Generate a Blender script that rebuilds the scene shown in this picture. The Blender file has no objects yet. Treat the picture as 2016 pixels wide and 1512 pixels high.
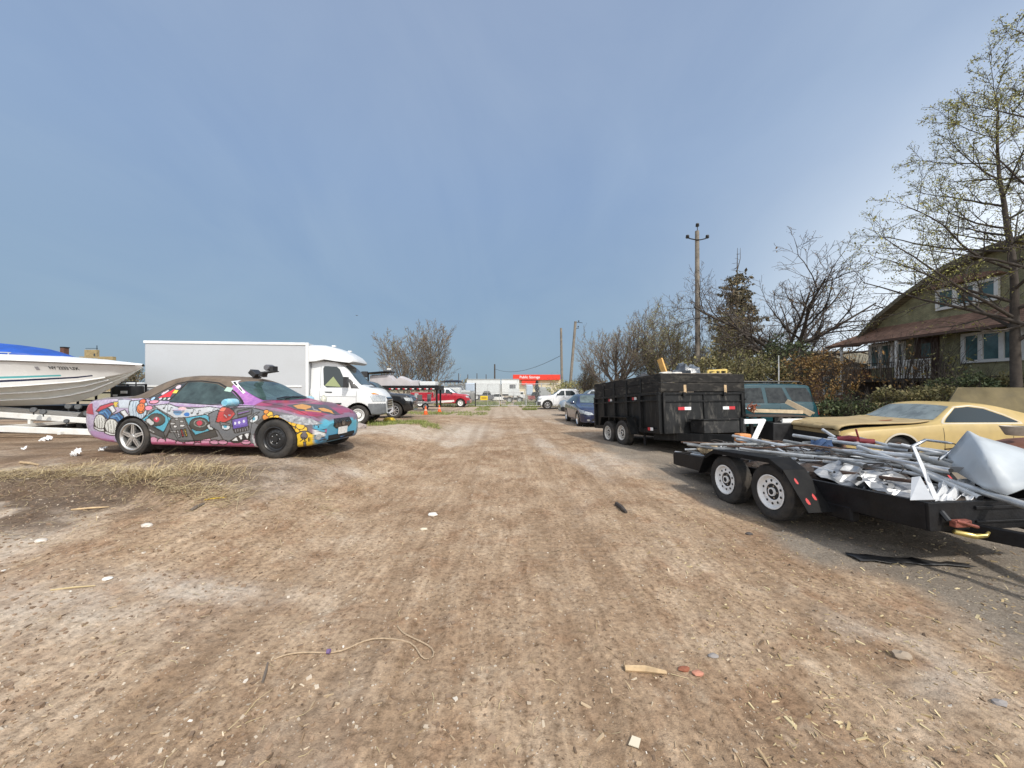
import bpy, bmesh, math, random
import numpy as np
from mathutils import Vector, Matrix
from mathutils.bvhtree import BVHTree
R = math.radians
S = bpy.context.scene
COL = S.collection
# ------------------------------------------------------------------ camera, sky, sun, exposure
CAMH, F, CX, CY = 1.67, 730.0, 1008.0, 765.0
cam_d = bpy.data.cameras.new('camera'); cam = bpy.data.objects.new('camera', cam_d); COL.objects.link(cam)
cam.location = (0, 0, CAMH); cam.rotation_euler = (R(90), 0, 0)
cam_d.sensor_width = 36; cam_d.lens = F/2016*36; cam_d.shift_y = 9/2016
cam_d.clip_start = .05; cam_d.clip_end = 3000
S.camera = cam
SUN_EL, SUN_AZ = 45.0, 148.0            # azimuth measured clockwise from the view direction (+Y)
sund = Vector((math.sin(R(SUN_AZ))*math.cos(R(SUN_EL)), math.cos(R(SUN_AZ))*math.cos(R(SUN_EL)), math.sin(R(SUN_EL))))
sl = bpy.data.lights.new('sun', 'SUN'); sl.energy = 3.1; sl.angle = R(3.0); sl.color = (1, .94, .85)
so = bpy.data.objects.new('sun', sl); COL.objects.link(so); so.location = (20, -30, 40)
so.rotation_euler = sund.to_track_quat('Z', 'Y').to_euler()
W = bpy.data.worlds.new('World'); S.world = W; W.use_nodes = True
S.view_settings.view_transform = 'Standard'; S.view_settings.look = 'None'
S.view_settings.exposure = .22; S.view_settings.gamma = 1

def N(nt, typ, **kw):
    n = nt.nodes.new(typ)
    for k, v in kw.items():
        if k.startswith('i_'):
            key = k[2:]
            key = int(key) if key.isdigit() else key.replace('_', ' ')
            n.inputs[key].default_value = v
        else: setattr(n, k, v)
    return n
def L(nt, a, b): nt.links.new(a, b)
def ramp(nt, fac, stops, interp='LINEAR'):
    r = nt.nodes.new('ShaderNodeValToRGB'); r.color_ramp.interpolation = interp
    e = r.color_ramp.elements
    while len(e) < len(stops): e.new(.5)
    for el, (p, c) in zip(e, stops):
        el.position = p; el.color = (*c, 1) if len(c) == 3 else c
    L(nt, fac, r.inputs[0]); return r.outputs[0]
def mixc(nt, fac, a, b, mode='MIX'):
    m = nt.nodes.new('ShaderNodeMix'); m.data_type = 'RGBA'; m.blend_type = mode
    for sock, v in ((m.inputs[0], fac), (m.inputs[6], a), (m.inputs[7], b)):
        if isinstance(v, (int, float)): sock.default_value = v
        elif isinstance(v, tuple): sock.default_value = (*v, 1) if len(v) == 3 else v
        else: L(nt, v, sock)
    return m.outputs[2]
def math_(nt, op, a, b=None, c=None):
    m = nt.nodes.new('ShaderNodeMath'); m.operation = op
    for i, v in enumerate((a, b, c)):
        if v is None: continue
        if isinstance(v, (int, float)): m.inputs[i].default_value = v
        else: L(nt, v, m.inputs[i])
    return m.outputs[0]

nt = W.node_tree; nt.nodes.clear()
out = N(nt, 'ShaderNodeOutputWorld'); bg = N(nt, 'ShaderNodeBackground')
sky = N(nt, 'ShaderNodeTexSky', sky_type='NISHITA', sun_disc=False, sun_elevation=R(SUN_EL), sun_rotation=R(SUN_AZ),
        air_density=1.2, dust_density=2.0, ozone_density=1.5)
tc = N(nt, 'ShaderNodeTexCoord'); sep = N(nt, 'ShaderNodeSeparateXYZ'); L(nt, tc.outputs['Generated'], sep.inputs[0])
zc = math_(nt, 'MAXIMUM', sep.outputs[2], 0.0)
den = math_(nt, 'ADD', zc, .42)
cmb = N(nt, 'ShaderNodeCombineXYZ')
L(nt, math_(nt, 'DIVIDE', sep.outputs[0], den), cmb.inputs[0]); L(nt, math_(nt, 'DIVIDE', sep.outputs[1], den), cmb.inputs[1])
mp = N(nt, 'ShaderNodeMapping'); mp.inputs['Rotation'].default_value = (0, 0, R(-28)); mp.inputs['Scale'].default_value = (1.9, 1.05, 1)
L(nt, cmb.outputs[0], mp.inputs[0])
n1 = N(nt, 'ShaderNodeTexNoise', i_Scale=1.3, i_Detail=7.0, i_Roughness=.55, i_Distortion=.6); L(nt, mp.outputs[0], n1.inputs['Vector'])
n2 = N(nt, 'ShaderNodeTexNoise', i_Scale=.55, i_Detail=3.0); L(nt, cmb.outputs[0], n2.inputs['Vector'])
veil = ramp(nt, math_(nt, 'ADD', math_(nt, 'MULTIPLY', n1.outputs[0], .6), math_(nt, 'MULTIPLY', n2.outputs[0], .4)), [(.38, (0, 0, 0)), (.60, (1, 1, 1))])
# thin high overcast: blue-grey veil over the clear sky, paler towards the sun and low on the right
base = ramp(nt, zc, [(0, (.235, .345, .44)), (.12, (.220, .330, .465)), (.45, (.235, .340, .525)), (.76, (.265, .35, .515)), (.9, (.75, .80, .92)), (1, (1.1, 1.12, 1.15))])  # zenith out of view brightened as extra fill light
cloud = ramp(nt, zc, [(0, (.25, .36, .46)), (.5, (.31, .415, .58)), (.76, (.35, .43, .57)), (.9, (.85, .90, .98)), (1, (1.2, 1.2, 1.2))])
col = mixc(nt, math_(nt, 'MULTIPLY', veil, .72), base, cloud)
vs = N(nt, 'ShaderNodeVectorMath', operation='DOT_PRODUCT'); L(nt, tc.outputs['Generated'], vs.inputs[0])
vs.inputs[1].default_value = (math.sin(R(80)), math.cos(R(80)), .12)
glow = math_(nt, 'POWER', math_(nt, 'MAXIMUM', vs.outputs['Value'], 0.0), 5.5)
glow = math_(nt, 'MULTIPLY', glow, math_(nt, 'MAXIMUM', math_(nt, 'SUBTRACT', 1.0, math_(nt, 'MULTIPLY', zc, 1.6)), 0.12))
col = mixc(nt, math_(nt, 'MINIMUM', math_(nt, 'MULTIPLY', glow, 2.6), .95), col, (1.05, 1.12, 1.2))
back = math_(nt, 'MULTIPLY', math_(nt, 'MAXIMUM', math_(nt, 'MULTIPLY', sep.outputs[1], -1.0), 0.0), .9)   # unseen sky behind the photographer, brightened to add fill light
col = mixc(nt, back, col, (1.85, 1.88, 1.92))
skyc = mixc(nt, 1.0, sky.outputs[0], (.09, .09, .09), 'MULTIPLY')
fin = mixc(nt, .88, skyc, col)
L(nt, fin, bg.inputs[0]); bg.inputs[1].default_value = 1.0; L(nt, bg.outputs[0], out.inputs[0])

# ------------------------------------------------------------------ helpers
def P(px, py, d):            # photo pixel at a known distance -> point of the place (used to measure the place)
    return Vector(((px-CX)*d/F, d, CAMH-(py-CY)*d/F))
def sm(a, b, x):
    t = np.clip((np.asarray(x, float)-a)/(b-a), 0, 1); return t*t*(3-2*t)
def vnoise(x, y, seed=0):
    x = np.asarray(x, float); y = np.asarray(y, float)
    xi = np.floor(x).astype(np.int64); yi = np.floor(y).astype(np.int64); fx = x-xi; fy = y-yi
    def h(a, b):
        n = (a*374761393+b*668265263+seed*1442695041) & 0x7fffffff
        n = ((n ^ (n >> 13))*1274126177) & 0x7fffffff
        return ((n ^ (n >> 16)) & 0xffff)/65535.0
    u = fx*fx*(3-2*fx); v = fy*fy*(3-2*fy)
    return (h(xi, yi)*(1-u)+h(xi+1, yi)*u)*(1-v)+(h(xi, yi+1)*(1-u)+h(xi+1, yi+1)*u)*v
def fbm(x, y, oct=4, seed=0):
    s = 0; a = .5
    for i in range(oct): s = s+a*vnoise(x*2**i, y*2**i, seed+i*7); a *= .5
    return s
def gz(x, y):
    x = np.asarray(x, float); y = np.asarray(y, float)
    left = sm(-1.7, -3.9, x)*np.interp(y, [0, 2, 4.2, 6.2, 12.5, 17, 24, 32, 40], [.05, .12, .30, .51, .44, .26, .1, .0, 0])
    base = -.05*sm(14, 18, y)-.22*sm(18, 36, y)
    right = .12*np.exp(-((x-3.2)/1.6)**2-((y-10.8)/2.2)**2)
    edge = 4.62+.12*np.sin(x*2.1)+.18*np.sin(x*.8+1)
    bank = .13*sm(-3.2, -4.6, x)*sm(edge-.16, edge+.1, y)*(1-sm(5.0, 6.0, y))
    return left+base+right+bank+.9*sm(11.5, 17, x)*sm(5, 9, y)
def gzf(x, y): return float(gz(x, y))

MATS = {}
def mat(name, c, rough=.6, metal=0., var=0., vs=8., bump=0., bs=40., dirt=None, da=.5, ds=3., coat=0., c2=None, spec=None, dr=None, dsc=None):
    if name in MATS: return MATS[name]
    m = bpy.data.materials.new(name); m.use_nodes = True; nt = m.node_tree; b = nt.nodes['Principled BSDF']
    b.inputs['Roughness'].default_value = rough; b.inputs['Metallic'].default_value = metal
    if coat: b.inputs['Coat Weight'].default_value = coat; b.inputs['Coat Roughness'].default_value = .06
    if spec is not None: b.inputs['Specular IOR Level'].default_value = spec
    tc = N(nt, 'ShaderNodeTexCoord'); co = tc.outputs['Object']
    cc = None
    if var or c2:
        n = N(nt, 'ShaderNodeTexNoise', i_Scale=vs, i_Detail=6.0, i_Roughness=.6); L(nt, co, n.inputs['Vector'])
        lo = tuple(max(0, v*(1-var)) for v in c); hi = c2 if c2 else tuple(min(1, v*(1+var)) for v in c)
        cc = ramp(nt, n.outputs[0], [(.32, lo), (.68, hi)])
        rr = math_(nt, 'MULTIPLY_ADD', n.outputs[0], .3, rough-.15); L(nt, rr, b.inputs['Roughness'])
    if dirt:
        n = N(nt, 'ShaderNodeTexNoise', i_Scale=ds, i_Detail=8.0, i_Roughness=.68, i_Distortion=.4)
        if dsc: mpn = N(nt, 'ShaderNodeMapping'); mpn.inputs['Scale'].default_value = dsc; L(nt, co, mpn.inputs[0]); L(nt, mpn.outputs[0], n.inputs['Vector'])
        else: L(nt, co, n.inputs['Vector'])
        f = ramp(nt, n.outputs[0], [(dr[0], (0, 0, 0)), (dr[1], (1, 1, 1))] if dr else [(.5-.2*da, (0, 0, 0)), (.85, (1, 1, 1))])
        cc = mixc(nt, math_(nt, 'MULTIPLY', f, da), cc if cc else c, dirt)
    if cc is None: b.inputs['Base Color'].default_value = (*c, 1)
    else: L(nt, cc, b.inputs['Base Color'])
    if bump:
        n = N(nt, 'ShaderNodeTexNoise', i_Scale=bs, i_Detail=5.0); L(nt, co, n.inputs['Vector'])
        bp = N(nt, 'ShaderNodeBump', i_Strength=bump, i_Distance=.02); L(nt, n.outputs[0], bp.inputs['Height']); L(nt, bp.outputs[0], b.inputs['Normal'])
    MATS[name] = m; return m

class MB:
    def __init__(s): s.v = []; s.f = []; s.m = []
    def add(s, vs, fs, mi=0):
        o = len(s.v); s.v += [tuple(v) for v in vs]
        s.f += [tuple(i+o for i in f) for f in fs]; s.m += [mi]*len(fs); return s
    def box(s, c, d, rz=0, mi=0, M=None):
        x, y, z = d[0]/2, d[1]/2, d[2]/2
        vs = [Vector((a, b, e)) for a in (-x, x) for b in (-y, y) for e in (-z, z)]
        T = Matrix.Translation(c) @ (M if M else Matrix.Rotation(rz, 4, 'Z'))
        return s.add([T @ v for v in vs], [(0, 1, 3, 2), (4, 6, 7, 5), (0, 4, 5, 1), (2, 3, 7, 6), (0, 2, 6, 4), (1, 5, 7, 3)], mi)
    def beam(s, a, b, w, h, mi=0):      # box section bar from a to b
        a = Vector(a); b = Vector(b); d = b-a; q = d.to_track_quat('X', 'Z').to_matrix().to_4x4()
        return s.box((a+b)/2, (d.length, w, h), M=q, mi=mi)
    def tube(s, pts, rad, n=8, mi=0, caps=True):
        pts = [Vector(p) for p in pts]
        if not isinstance(rad, (list, tuple)): rad = [rad]*len(pts)
        o = len(s.v); up = Vector((0, 0, 1)); u = None
        for i, p in enumerate(pts):
            t = (pts[min(i+1, len(pts)-1)]-pts[max(i-1, 0)])
            if t.length < 1e-9: t = up.copy()
            t.normalize()
            if u is None:
                u = t.cross(up)
                if u.length < .05: u = t.cross(Vector((1, 0, 0)))
            u = (u-t*u.dot(t))
            if u.length < 1e-6: u = t.orthogonal()
            u.normalize(); w = t.cross(u)
            for k in range(n):
                a = 2*math.pi*k/n; s.v.append(tuple(p+(u*math.cos(a)+w*math.sin(a))*rad[i]))
        for i in range(len(pts)-1):
            for k in range(n):
                k2 = (k+1) % n; s.f.append((o+i*n+k, o+i*n+k2, o+(i+1)*n+k2, o+(i+1)*n+k)); s.m.append(mi)
        if caps:
            s.f.append(tuple(o+k for k in range(n))[::-1]); s.m.append(mi)
            e = o+(len(pts)-1)*n; s.f.append(tuple(e+k for k in range(n))); s.m.append(mi)
        return s
    def lathe(s, prof, n=24, axis='Z', mi=0, M=None, closed=False, caps=True):   # prof: (radius, height)
        o = len(s.v)
        for r, h in prof:
            for k in range(n):
                a = 2*math.pi*k/n; c, d = r*math.cos(a), r*math.sin(a)
                v = Vector((c, d, h)) if axis == 'Z' else Vector((c, h, d)) if axis == 'Y' else Vector((h, c, d))
                s.v.append(tuple(M @ v if M else v))
        m = len(prof)
        for i in range(m if closed else m-1):
            j = (i+1) % m
            for k in range(n):
                k2 = (k+1) % n; s.f.append((o+i*n+k, o+i*n+k2, o+j*n+k2, o+j*n+k)); s.m.append(mi)
        if not closed and caps:
            for e in (0, m-1):
                if prof[e][0] > 1e-4: s.f.append(tuple(o+e*n+k for k in range(n))); s.m.append(mi)
        return s
    def prism(s, poly, a, b, axis='Y', mi=0, M=None):     # polygon extruded from a to b along axis
        def p3(u, v, h): return Vector((u, h, v)) if axis == 'Y' else Vector((h, u, v)) if axis == 'X' else Vector((u, v, h))
        n = len(poly); vs = [p3(u, v, a) for u, v in poly]+[p3(u, v, b) for u, v in poly]
        if M: vs = [M @ v for v in vs]
        return s.add(vs, [tuple(range(n)), tuple(range(2*n-1, n-1, -1))]+[(i, (i+1) % n, n+(i+1) % n, n+i) for i in range(n)], mi)
    def quad(s, a, b, c, d, mi=0): return s.add([a, b, c, d], [(0, 1, 2, 3)], mi)
    def build(s, name, mats, parent=None, smooth=False, bevel=0, sub=0, solid=0):
        return obj(name, s.v, s.f, mats, parent, smooth, bevel, sub, solid, s.m)
def obj(name, v, f, mats, parent=None, smooth=False, bevel=0, sub=0, solid=0, mi=None):
    me = bpy.data.meshes.new(name); me.from_pydata([tuple(x) for x in v], [], [tuple(x) for x in f])
    for m in (mats if isinstance(mats, (list, tuple)) else [mats]): me.materials.append(m)
    if mi is not None and any(mi): me.polygons.foreach_set('material_index', list(mi))
    bm = bmesh.new(); bm.from_mesh(me); bmesh.ops.recalc_face_normals(bm, faces=bm.faces[:]); bm.to_mesh(me); bm.free()
    o = bpy.data.objects.new(name, me); COL.objects.link(o)
    if smooth:
        me.polygons.foreach_set('use_smooth', [True]*len(me.polygons))
        if smooth != True:
            md = o.modifiers.new('weld', 'EDGE_SPLIT'); md.split_angle = R(smooth)
    if solid: md = o.modifiers.new('solid', 'SOLIDIFY'); md.thickness = solid; md.offset = 0
    if bevel: md = o.modifiers.new('bevel', 'BEVEL'); md.width = bevel; md.segments = 2; md.limit_method = 'ANGLE'
    if sub: md = o.modifiers.new('sub', 'SUBSURF'); md.levels = sub; md.render_levels = sub
    if parent is not None: o.parent = parent
    me.update(); return o
def tag(o, label=None, cat=None, group=None, kind=None):
    if label: o['label'] = label
    if cat: o['category'] = cat
    if group: o['group'] = group
    if kind: o['kind'] = kind
    return o
def thing(name, label, cat, loc=(0, 0, 0), rz=0, group=None, rot=None):
    o = bpy.data.objects.new(name, None); COL.objects.link(o); o.location = loc; o.empty_display_size = .2
    o.rotation_euler = rot if rot else (0, 0, rz); return tag(o, label, cat, group)
def copy_tree(o, parent=None):
    c = o.copy(); COL.objects.link(c); c.parent = parent
    for ch in list(o.children): copy_tree(ch, c)
    return c
def text_poly(txt, size, bold=0):
    cu = bpy.data.curves.new('lettering', 'FONT'); cu.body = txt; cu.size = size; cu.extrude = .004; cu.align_x = 'CENTER'; cu.align_y = 'CENTER'; cu.offset = bold
    t = bpy.data.objects.new('lettering', cu); COL.objects.link(t)
    me = bpy.data.meshes.new_from_object(t.evaluated_get(bpy.context.evaluated_depsgraph_get()))
    v = [x.co.copy() for x in me.vertices]; f = [tuple(p.vertices) for p in me.polygons]
    bpy.data.objects.remove(t); bpy.data.meshes.remove(me); return v, f

# common materials
RUB = mat('tyre_rubber', (.022, .021, .02), .85, var=.35, vs=14, dirt=(.16, .13, .10), da=.45, ds=5)
DARK = mat('dark_void', (.012, .012, .012), .8)
GLASS = mat('tinted_glass', (.018, .026, .028), .06, spec=.6)
CHROME = mat('bright_metal', (.62, .62, .62), .22, 1)
BLKP = mat('black_plastic', (.02, .02, .021), .45, var=.3)
LENS = mat('clear_lens', (.42, .44, .45), .12, .3, var=.35, vs=22)
REDL = mat('red_lens', (.45, .02, .02), .2)
AMB = mat('amber_lens', (.75, .22, .05), .25)
WHITE = mat('white_paint', (.74, .74, .72), .4, var=.05, dirt=(.42, .38, .32), da=.3)
PLATE = mat('plate_white', (.7, .7, .68), .5, var=.2, vs=30)
BLKM = mat('black_metal', (.009, .009, .010), .5, var=.4, vs=6, dirt=(.05, .044, .038), da=.3, ds=4, bump=.12, spec=.22)
GALV = mat('galvanised_steel', (.50, .51, .51), .38, .45, var=.22, vs=9, dirt=(.30, .29, .27), da=.4, ds=5)
WOOD = mat('raw_timber', (.46, .33, .19), .75, var=.3, vs=12)
REFR = mat('red_reflector', (.5, .03, .04), .4); REFW = mat('white_reflector', (.75, .75, .75), .4)
# ------------------------------------------------------------------ ground: one sheet to the horizon
rng = np.random.default_rng(7)
def axis(a, b, fine, outer):
    lo = -np.array(outer[::-1], float); c = np.arange(a, b+1e-6, fine)
    return np.concatenate([[a]*0, (a+lo), c, (b+np.array(outer, float))])
gx = axis(-7.2, 6.0, .03, [.1, .3, .6, 1, 1.5, 2.2, 3, 4, 5, 6.5, 8, 10, 13, 17, 24, 35, 60, 120, 300, 900])
gy = axis(1.0, 10.5, .03, [.1, .25, .5, .8, 1.2, 1.6, 2, 2.5, 3, 3.6, 4.3, 5, 6, 7, 8, 9.2, 10.5, 12, 14, 16, 18, 21, 24, 28, 32, 37, 43, 50, 70, 120, 250, 600, 1200])
GX, GY = np.meshgrid(gx, gy); GX = GX.ravel(); GY = GY.ravel()
near = sm(14, 8, GY)*sm(9, 6.5, np.abs(GX))
xb = np.interp(GY, [1, 2, 3.75, 6.25, 16, 40], [3.2, 3.1, 3.04, 2.72, 2.0, .6])+(fbm(GX*1.3, GY*1.3, 4, 3)-.47)*1.1
gravel = sm(-.25, .35, GX-xb)*(1-.6*sm(13, 18, GX))*(1-.75*sm(9.5, 14, GY))
tracks = np.zeros_like(GX); rut = np.zeros_like(GX)
for x0, w, dy in ((-1.02, .15, .02), (-.62, .12, .035), (.34, .15, .02), (.86, .15, .01), (1.55, .13, .05), (-1.9, .14, -.05), (2.15, .15, .05)):
    d = GX-(x0-.035*(GY-3)*1+dy*np.sin(GY*.7))
    b = np.exp(-(d/w)**4)*(.35+.65*sm(.35, .6, vnoise(GX*.6+x0*9, GY*.45, 5)))
    tracks = np.maximum(tracks, b); rut += .008*np.exp(-(np.abs(d)-w*1.2)**2/.002)-.010*b
H = gz(GX, GY)+rut*near
H += near*((fbm(GX*.9, GY*.9, 3, 11)-.45)*.05+(fbm(GX*4, GY*4, 4, 12)-.47)*.03*(1-.5*tracks)+(fbm(GX*14, GY*14, 3, 13)-.44)*.014)
leftm = sm(-2.6, -4.2, GX)*near
H += leftm*(fbm(GX*2.6, GY*2.6, 4, 21)-.47)*.11+leftm*sm(4.5, 4.9, GY)*sm(6.2, 5.4, GY)*(fbm(GX*5, GY*5, 4, 22)-.47)*.14
H += near*sm(.5, .9, tracks)*.0055*np.sin(GY*2*math.pi*9.5+np.abs(np.sin(GX*21))*2.2)
damp = sm(-2.9, -4.3, GX)*sm(5.6, 4.8, GY)*sm(3.3, 3.95, GY)*sm(.34, .55, fbm(GX*1.2, GY*1.5, 4, 31))
damp = np.maximum(damp, .8*sm(-3.2, -4.2, GX)*sm(4.3, 4.6, GY)*sm(4.95, 4.7, GY))  # darker strip along the face of the low bank
soil = sm(-2.4, -3.6, GX)*sm(3.9, 4.8, GY)*sm(9.5, 8.2, GY)*(.45+.55*sm(.36, .6, fbm(GX*1.7, GY*2.4, 5, 35)))
damp = np.maximum(damp, .88*soil)
damp = np.maximum(damp, .55*sm(-4.2, -5.2, GX)*sm(5.2, 6, GY)*sm(.42, .62, fbm(GX*2, GY*2, 4, 33)))
dust = .9*np.exp(-((GX+2.55+.25*(GY-2.96))/.75)**2-((GY-2.96)/.17)**2)
dust = np.maximum(dust, np.exp(-((GX+3.2)/1.0)**2-((GY-2.6)/.35)**2)*.6)
dust = np.maximum(dust, .75*np.exp(-((GX-2.45)/.35)**2-((GY-2.35)/.4)**2)*sm(.35, .6, fbm(GX*3, GY*3, 3, 41)))
dust = np.maximum(dust, .7*sm(.50, .66, fbm(GX*.55, GY*.35, 4, 43)))
dust = np.maximum(dust, .85*sm(-3.2, -2.2, GX)*sm(-.4, -1.4, GX)*sm(11, 13, GY)*sm(20, 15, GY))
dust = np.maximum(dust, .5*sm(20, 26, GY))
grass = np.exp(-((GX+4.3)/1.25)**2-((GY-14.3)/1.5)**2)*1.3
grass = np.maximum(grass, 1.1*np.exp(-((GX+5.6)/3.2)**2-((GY-27)/3)**2))
grass = np.maximum(grass, 1.2*np.exp(-((GX+2.6)/.7)**2-((GY-37)/3)**2))
grass = np.maximum(grass, np.exp(-((GX-1.7)/.8)**2-((GY-35.5)/2)**2))
grass = np.maximum(grass, sm(41.5, 43, GY)*.9)
grass = np.maximum(grass, sm(8, 11, GX)*sm(6, 9, GY)*.8)
grass = np.clip(grass*sm(.28, .55, fbm(GX*1.6, GY*1.6, 4, 51)), 0, 1)
nx, ny = len(gx), len(gy)
idx = np.arange(nx*ny).reshape(ny, nx)
q = np.stack([idx[:-1, :-1], idx[:-1, 1:], idx[1:, 1:], idx[1:, :-1]], -1).reshape(-1, 4)
def np_mesh(name, V, Q, mats, parent=None, smooth=True):
    me = bpy.data.meshes.new(name); k = Q.shape[1]
    me.vertices.add(len(V)); me.vertices.foreach_set('co', np.asarray(V, np.float32).ravel())
    me.loops.add(Q.size); me.loops.foreach_set('vertex_index', Q.astype(np.int32).ravel())
    me.polygons.add(len(Q)); me.polygons.foreach_set('loop_start', np.arange(0, Q.size, k, dtype=np.int32))
    me.polygons.foreach_set('use_smooth', np.full(len(Q), smooth))
    for m in (mats if isinstance(mats, (list, tuple)) else [mats]): me.materials.append(m)
    me.update(calc_edges=True); me.validate()
    o = bpy.data.objects.new(name, me); COL.objects.link(o)
    if parent is not None: o.parent = parent
    return o
gm = bpy.data.materials.new('ground_dirt'); gm.use_nodes = True; nt = gm.node_tree; b = nt.nodes['Principled BSDF']
b.inputs['Roughness'].default_value = .95; b.inputs['Specular IOR Level'].default_value = .15
co = N(nt, 'ShaderNodeTexCoord').outputs['Object']
def nz(scale, det=6., ro=.6, vec=None, dist=0.):
    n = N(nt, 'ShaderNodeTexNoise', i_Scale=scale, i_Detail=det, i_Roughness=ro, i_Distortion=dist); L(nt, vec or co, n.inputs['Vector']); return n.outputs[0]
def at(nm): return N(nt, 'ShaderNodeAttribute', attribute_name=nm).outputs['Fac']
patch = nz(2.3, 7, .62, None, .5)
big = ramp(nt, nz(.9), [(.33, (.265, .182, .118)), (.52, (.370, .272, .185)), (.70, (.445, .348, .255))])
fine = ramp(nt, nz(26, 8, .7), [(.28, (.34, .30, .26)), (.48, (.95, .95, .95)), (.74, (1.5, 1.48, 1.44))])
stv = N(nt, 'ShaderNodeMapping'); stv.inputs['Scale'].default_value = (7, 1.2, 1); L(nt, co, stv.inputs[0])
streak = ramp(nt, nz(1.6, 6, .65, stv.outputs[0]), [(.33, (.74, .70, .66)), (.62, (1.12, 1.12, 1.12))])
big = mixc(nt, ramp(nt, patch, [(.50, (0, 0, 0)), (.66, (.75, .75, .75))]), big, (.255, .160, .098))
big = mixc(nt, ramp(nt, nz(3.1, 8, .7), [(.56, (0, 0, 0)), (.72, (.6, .6, .6))]), big, (.47, .40, .315))
c = mixc(nt, 1, big, fine, 'MULTIPLY'); c = mixc(nt, 1, c, streak, 'MULTIPLY')
dn = ramp(nt, nz(5, 8, .7), [(.34, (.25, .25, .25)), (.62, (1, 1, 1))])
c = mixc(nt, math_(nt, 'MULTIPLY', at('dust'), dn), c, mixc(nt, .8, (.53, .47, .40), fine, 'MULTIPLY'))
grv = mixc(nt, 1, ramp(nt, nz(1.4), [(.35, (.165, .145, .12)), (.7, (.265, .235, .195))]), ramp(nt, nz(55, 6, .75), [(.3, (.35, .35, .35)), (.7, (1.5, 1.5, 1.5))]), 'MULTIPLY')
c = mixc(nt, math_(nt, 'MULTIPLY', at('gravel'), .85), c, grv)
c = mixc(nt, math_(nt, 'MULTIPLY', at('tracks'), .36), c, (.20, .135, .085))
c = mixc(nt, math_(nt, 'MULTIPLY', at('damp'), .85), c, mixc(nt, 1, (.085, .056, .038), fine, 'MULTIPLY'))
c = mixc(nt, math_(nt, 'MULTIPLY', at('grass'), .6), c, mixc(nt, 1, (.13, .15, .05), fine, 'MULTIPLY'))
vor = N(nt, 'ShaderNodeTexVoronoi', i_Scale=42.0); L(nt, co, vor.inputs['Vector'])
sepc = N(nt, 'ShaderNodeSeparateColor'); L(nt, vor.outputs['Color'], sepc.inputs[0])
peb = math_(nt, 'MULTIPLY', math_(nt, 'LESS_THAN', vor.outputs['Distance'], .22), math_(nt, 'GREATER_THAN', sepc.outputs[0], .80))
c = mixc(nt, math_(nt, 'MULTIPLY', peb, .38), c, ramp(nt, sepc.outputs[1], [(0, (.62, .55, .46)), (.5, (.70, .66, .60)), (.75, (.12, .085, .06)), (1, (.30, .20, .12))]))
L(nt, c, b.inputs['Base Color'])
hsum = math_(nt, 'ADD', math_(nt, 'MULTIPLY', nz(22, 8, .72), .6), math_(nt, 'MULTIPLY', nz(90, 4, .7), .35))
hsum = math_(nt, 'ADD', hsum, math_(nt, 'MULTIPLY', peb, .12))
bp = N(nt, 'ShaderNodeBump', i_Strength=.75, i_Distance=.03); L(nt, hsum, bp.inputs['Height']); L(nt, bp.outputs[0], b.inputs['Normal'])
ground = np_mesh('ground', np.stack([GX, GY, H], 1), q, gm); ground['kind'] = 'structure'
for nm, a in (('gravel', gravel), ('dust', dust), ('damp', damp), ('grass', grass), ('tracks', tracks)):
    ground.data.attributes.new(nm, 'FLOAT', 'POINT').data.foreach_set('value', np.clip(a, 0, 1).astype(np.float32))
from bisect import bisect_left
H2 = H.reshape(ny, nx)
def hz(x, y):      # exact height of the ground sheet
    i = min(max(int(np.searchsorted(gx, x))-1, 0), nx-2); j = min(max(int(np.searchsorted(gy, y))-1, 0), ny-2)
    u = (x-gx[i])/(gx[i+1]-gx[i]); v = (y-gy[j])/(gy[j+1]-gy[j])
    return float((H2[j, i]*(1-u)+H2[j, i+1]*u)*(1-v)+(H2[j+1, i]*(1-u)+H2[j+1, i+1]*u)*v)
def hzv(x, y):
    i = np.clip(np.searchsorted(gx, x)-1, 0, nx-2); j = np.clip(np.searchsorted(gy, y)-1, 0, ny-2)
    u = (x-gx[i])/(gx[i+1]-gx[i]); v = (y-gy[j])/(gy[j+1]-gy[j])
    return (H2[j, i]*(1-u)+H2[j, i+1]*u)*(1-v)+(H2[j+1, i]*(1-u)+H2[j+1, i+1]*u)*v

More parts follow.
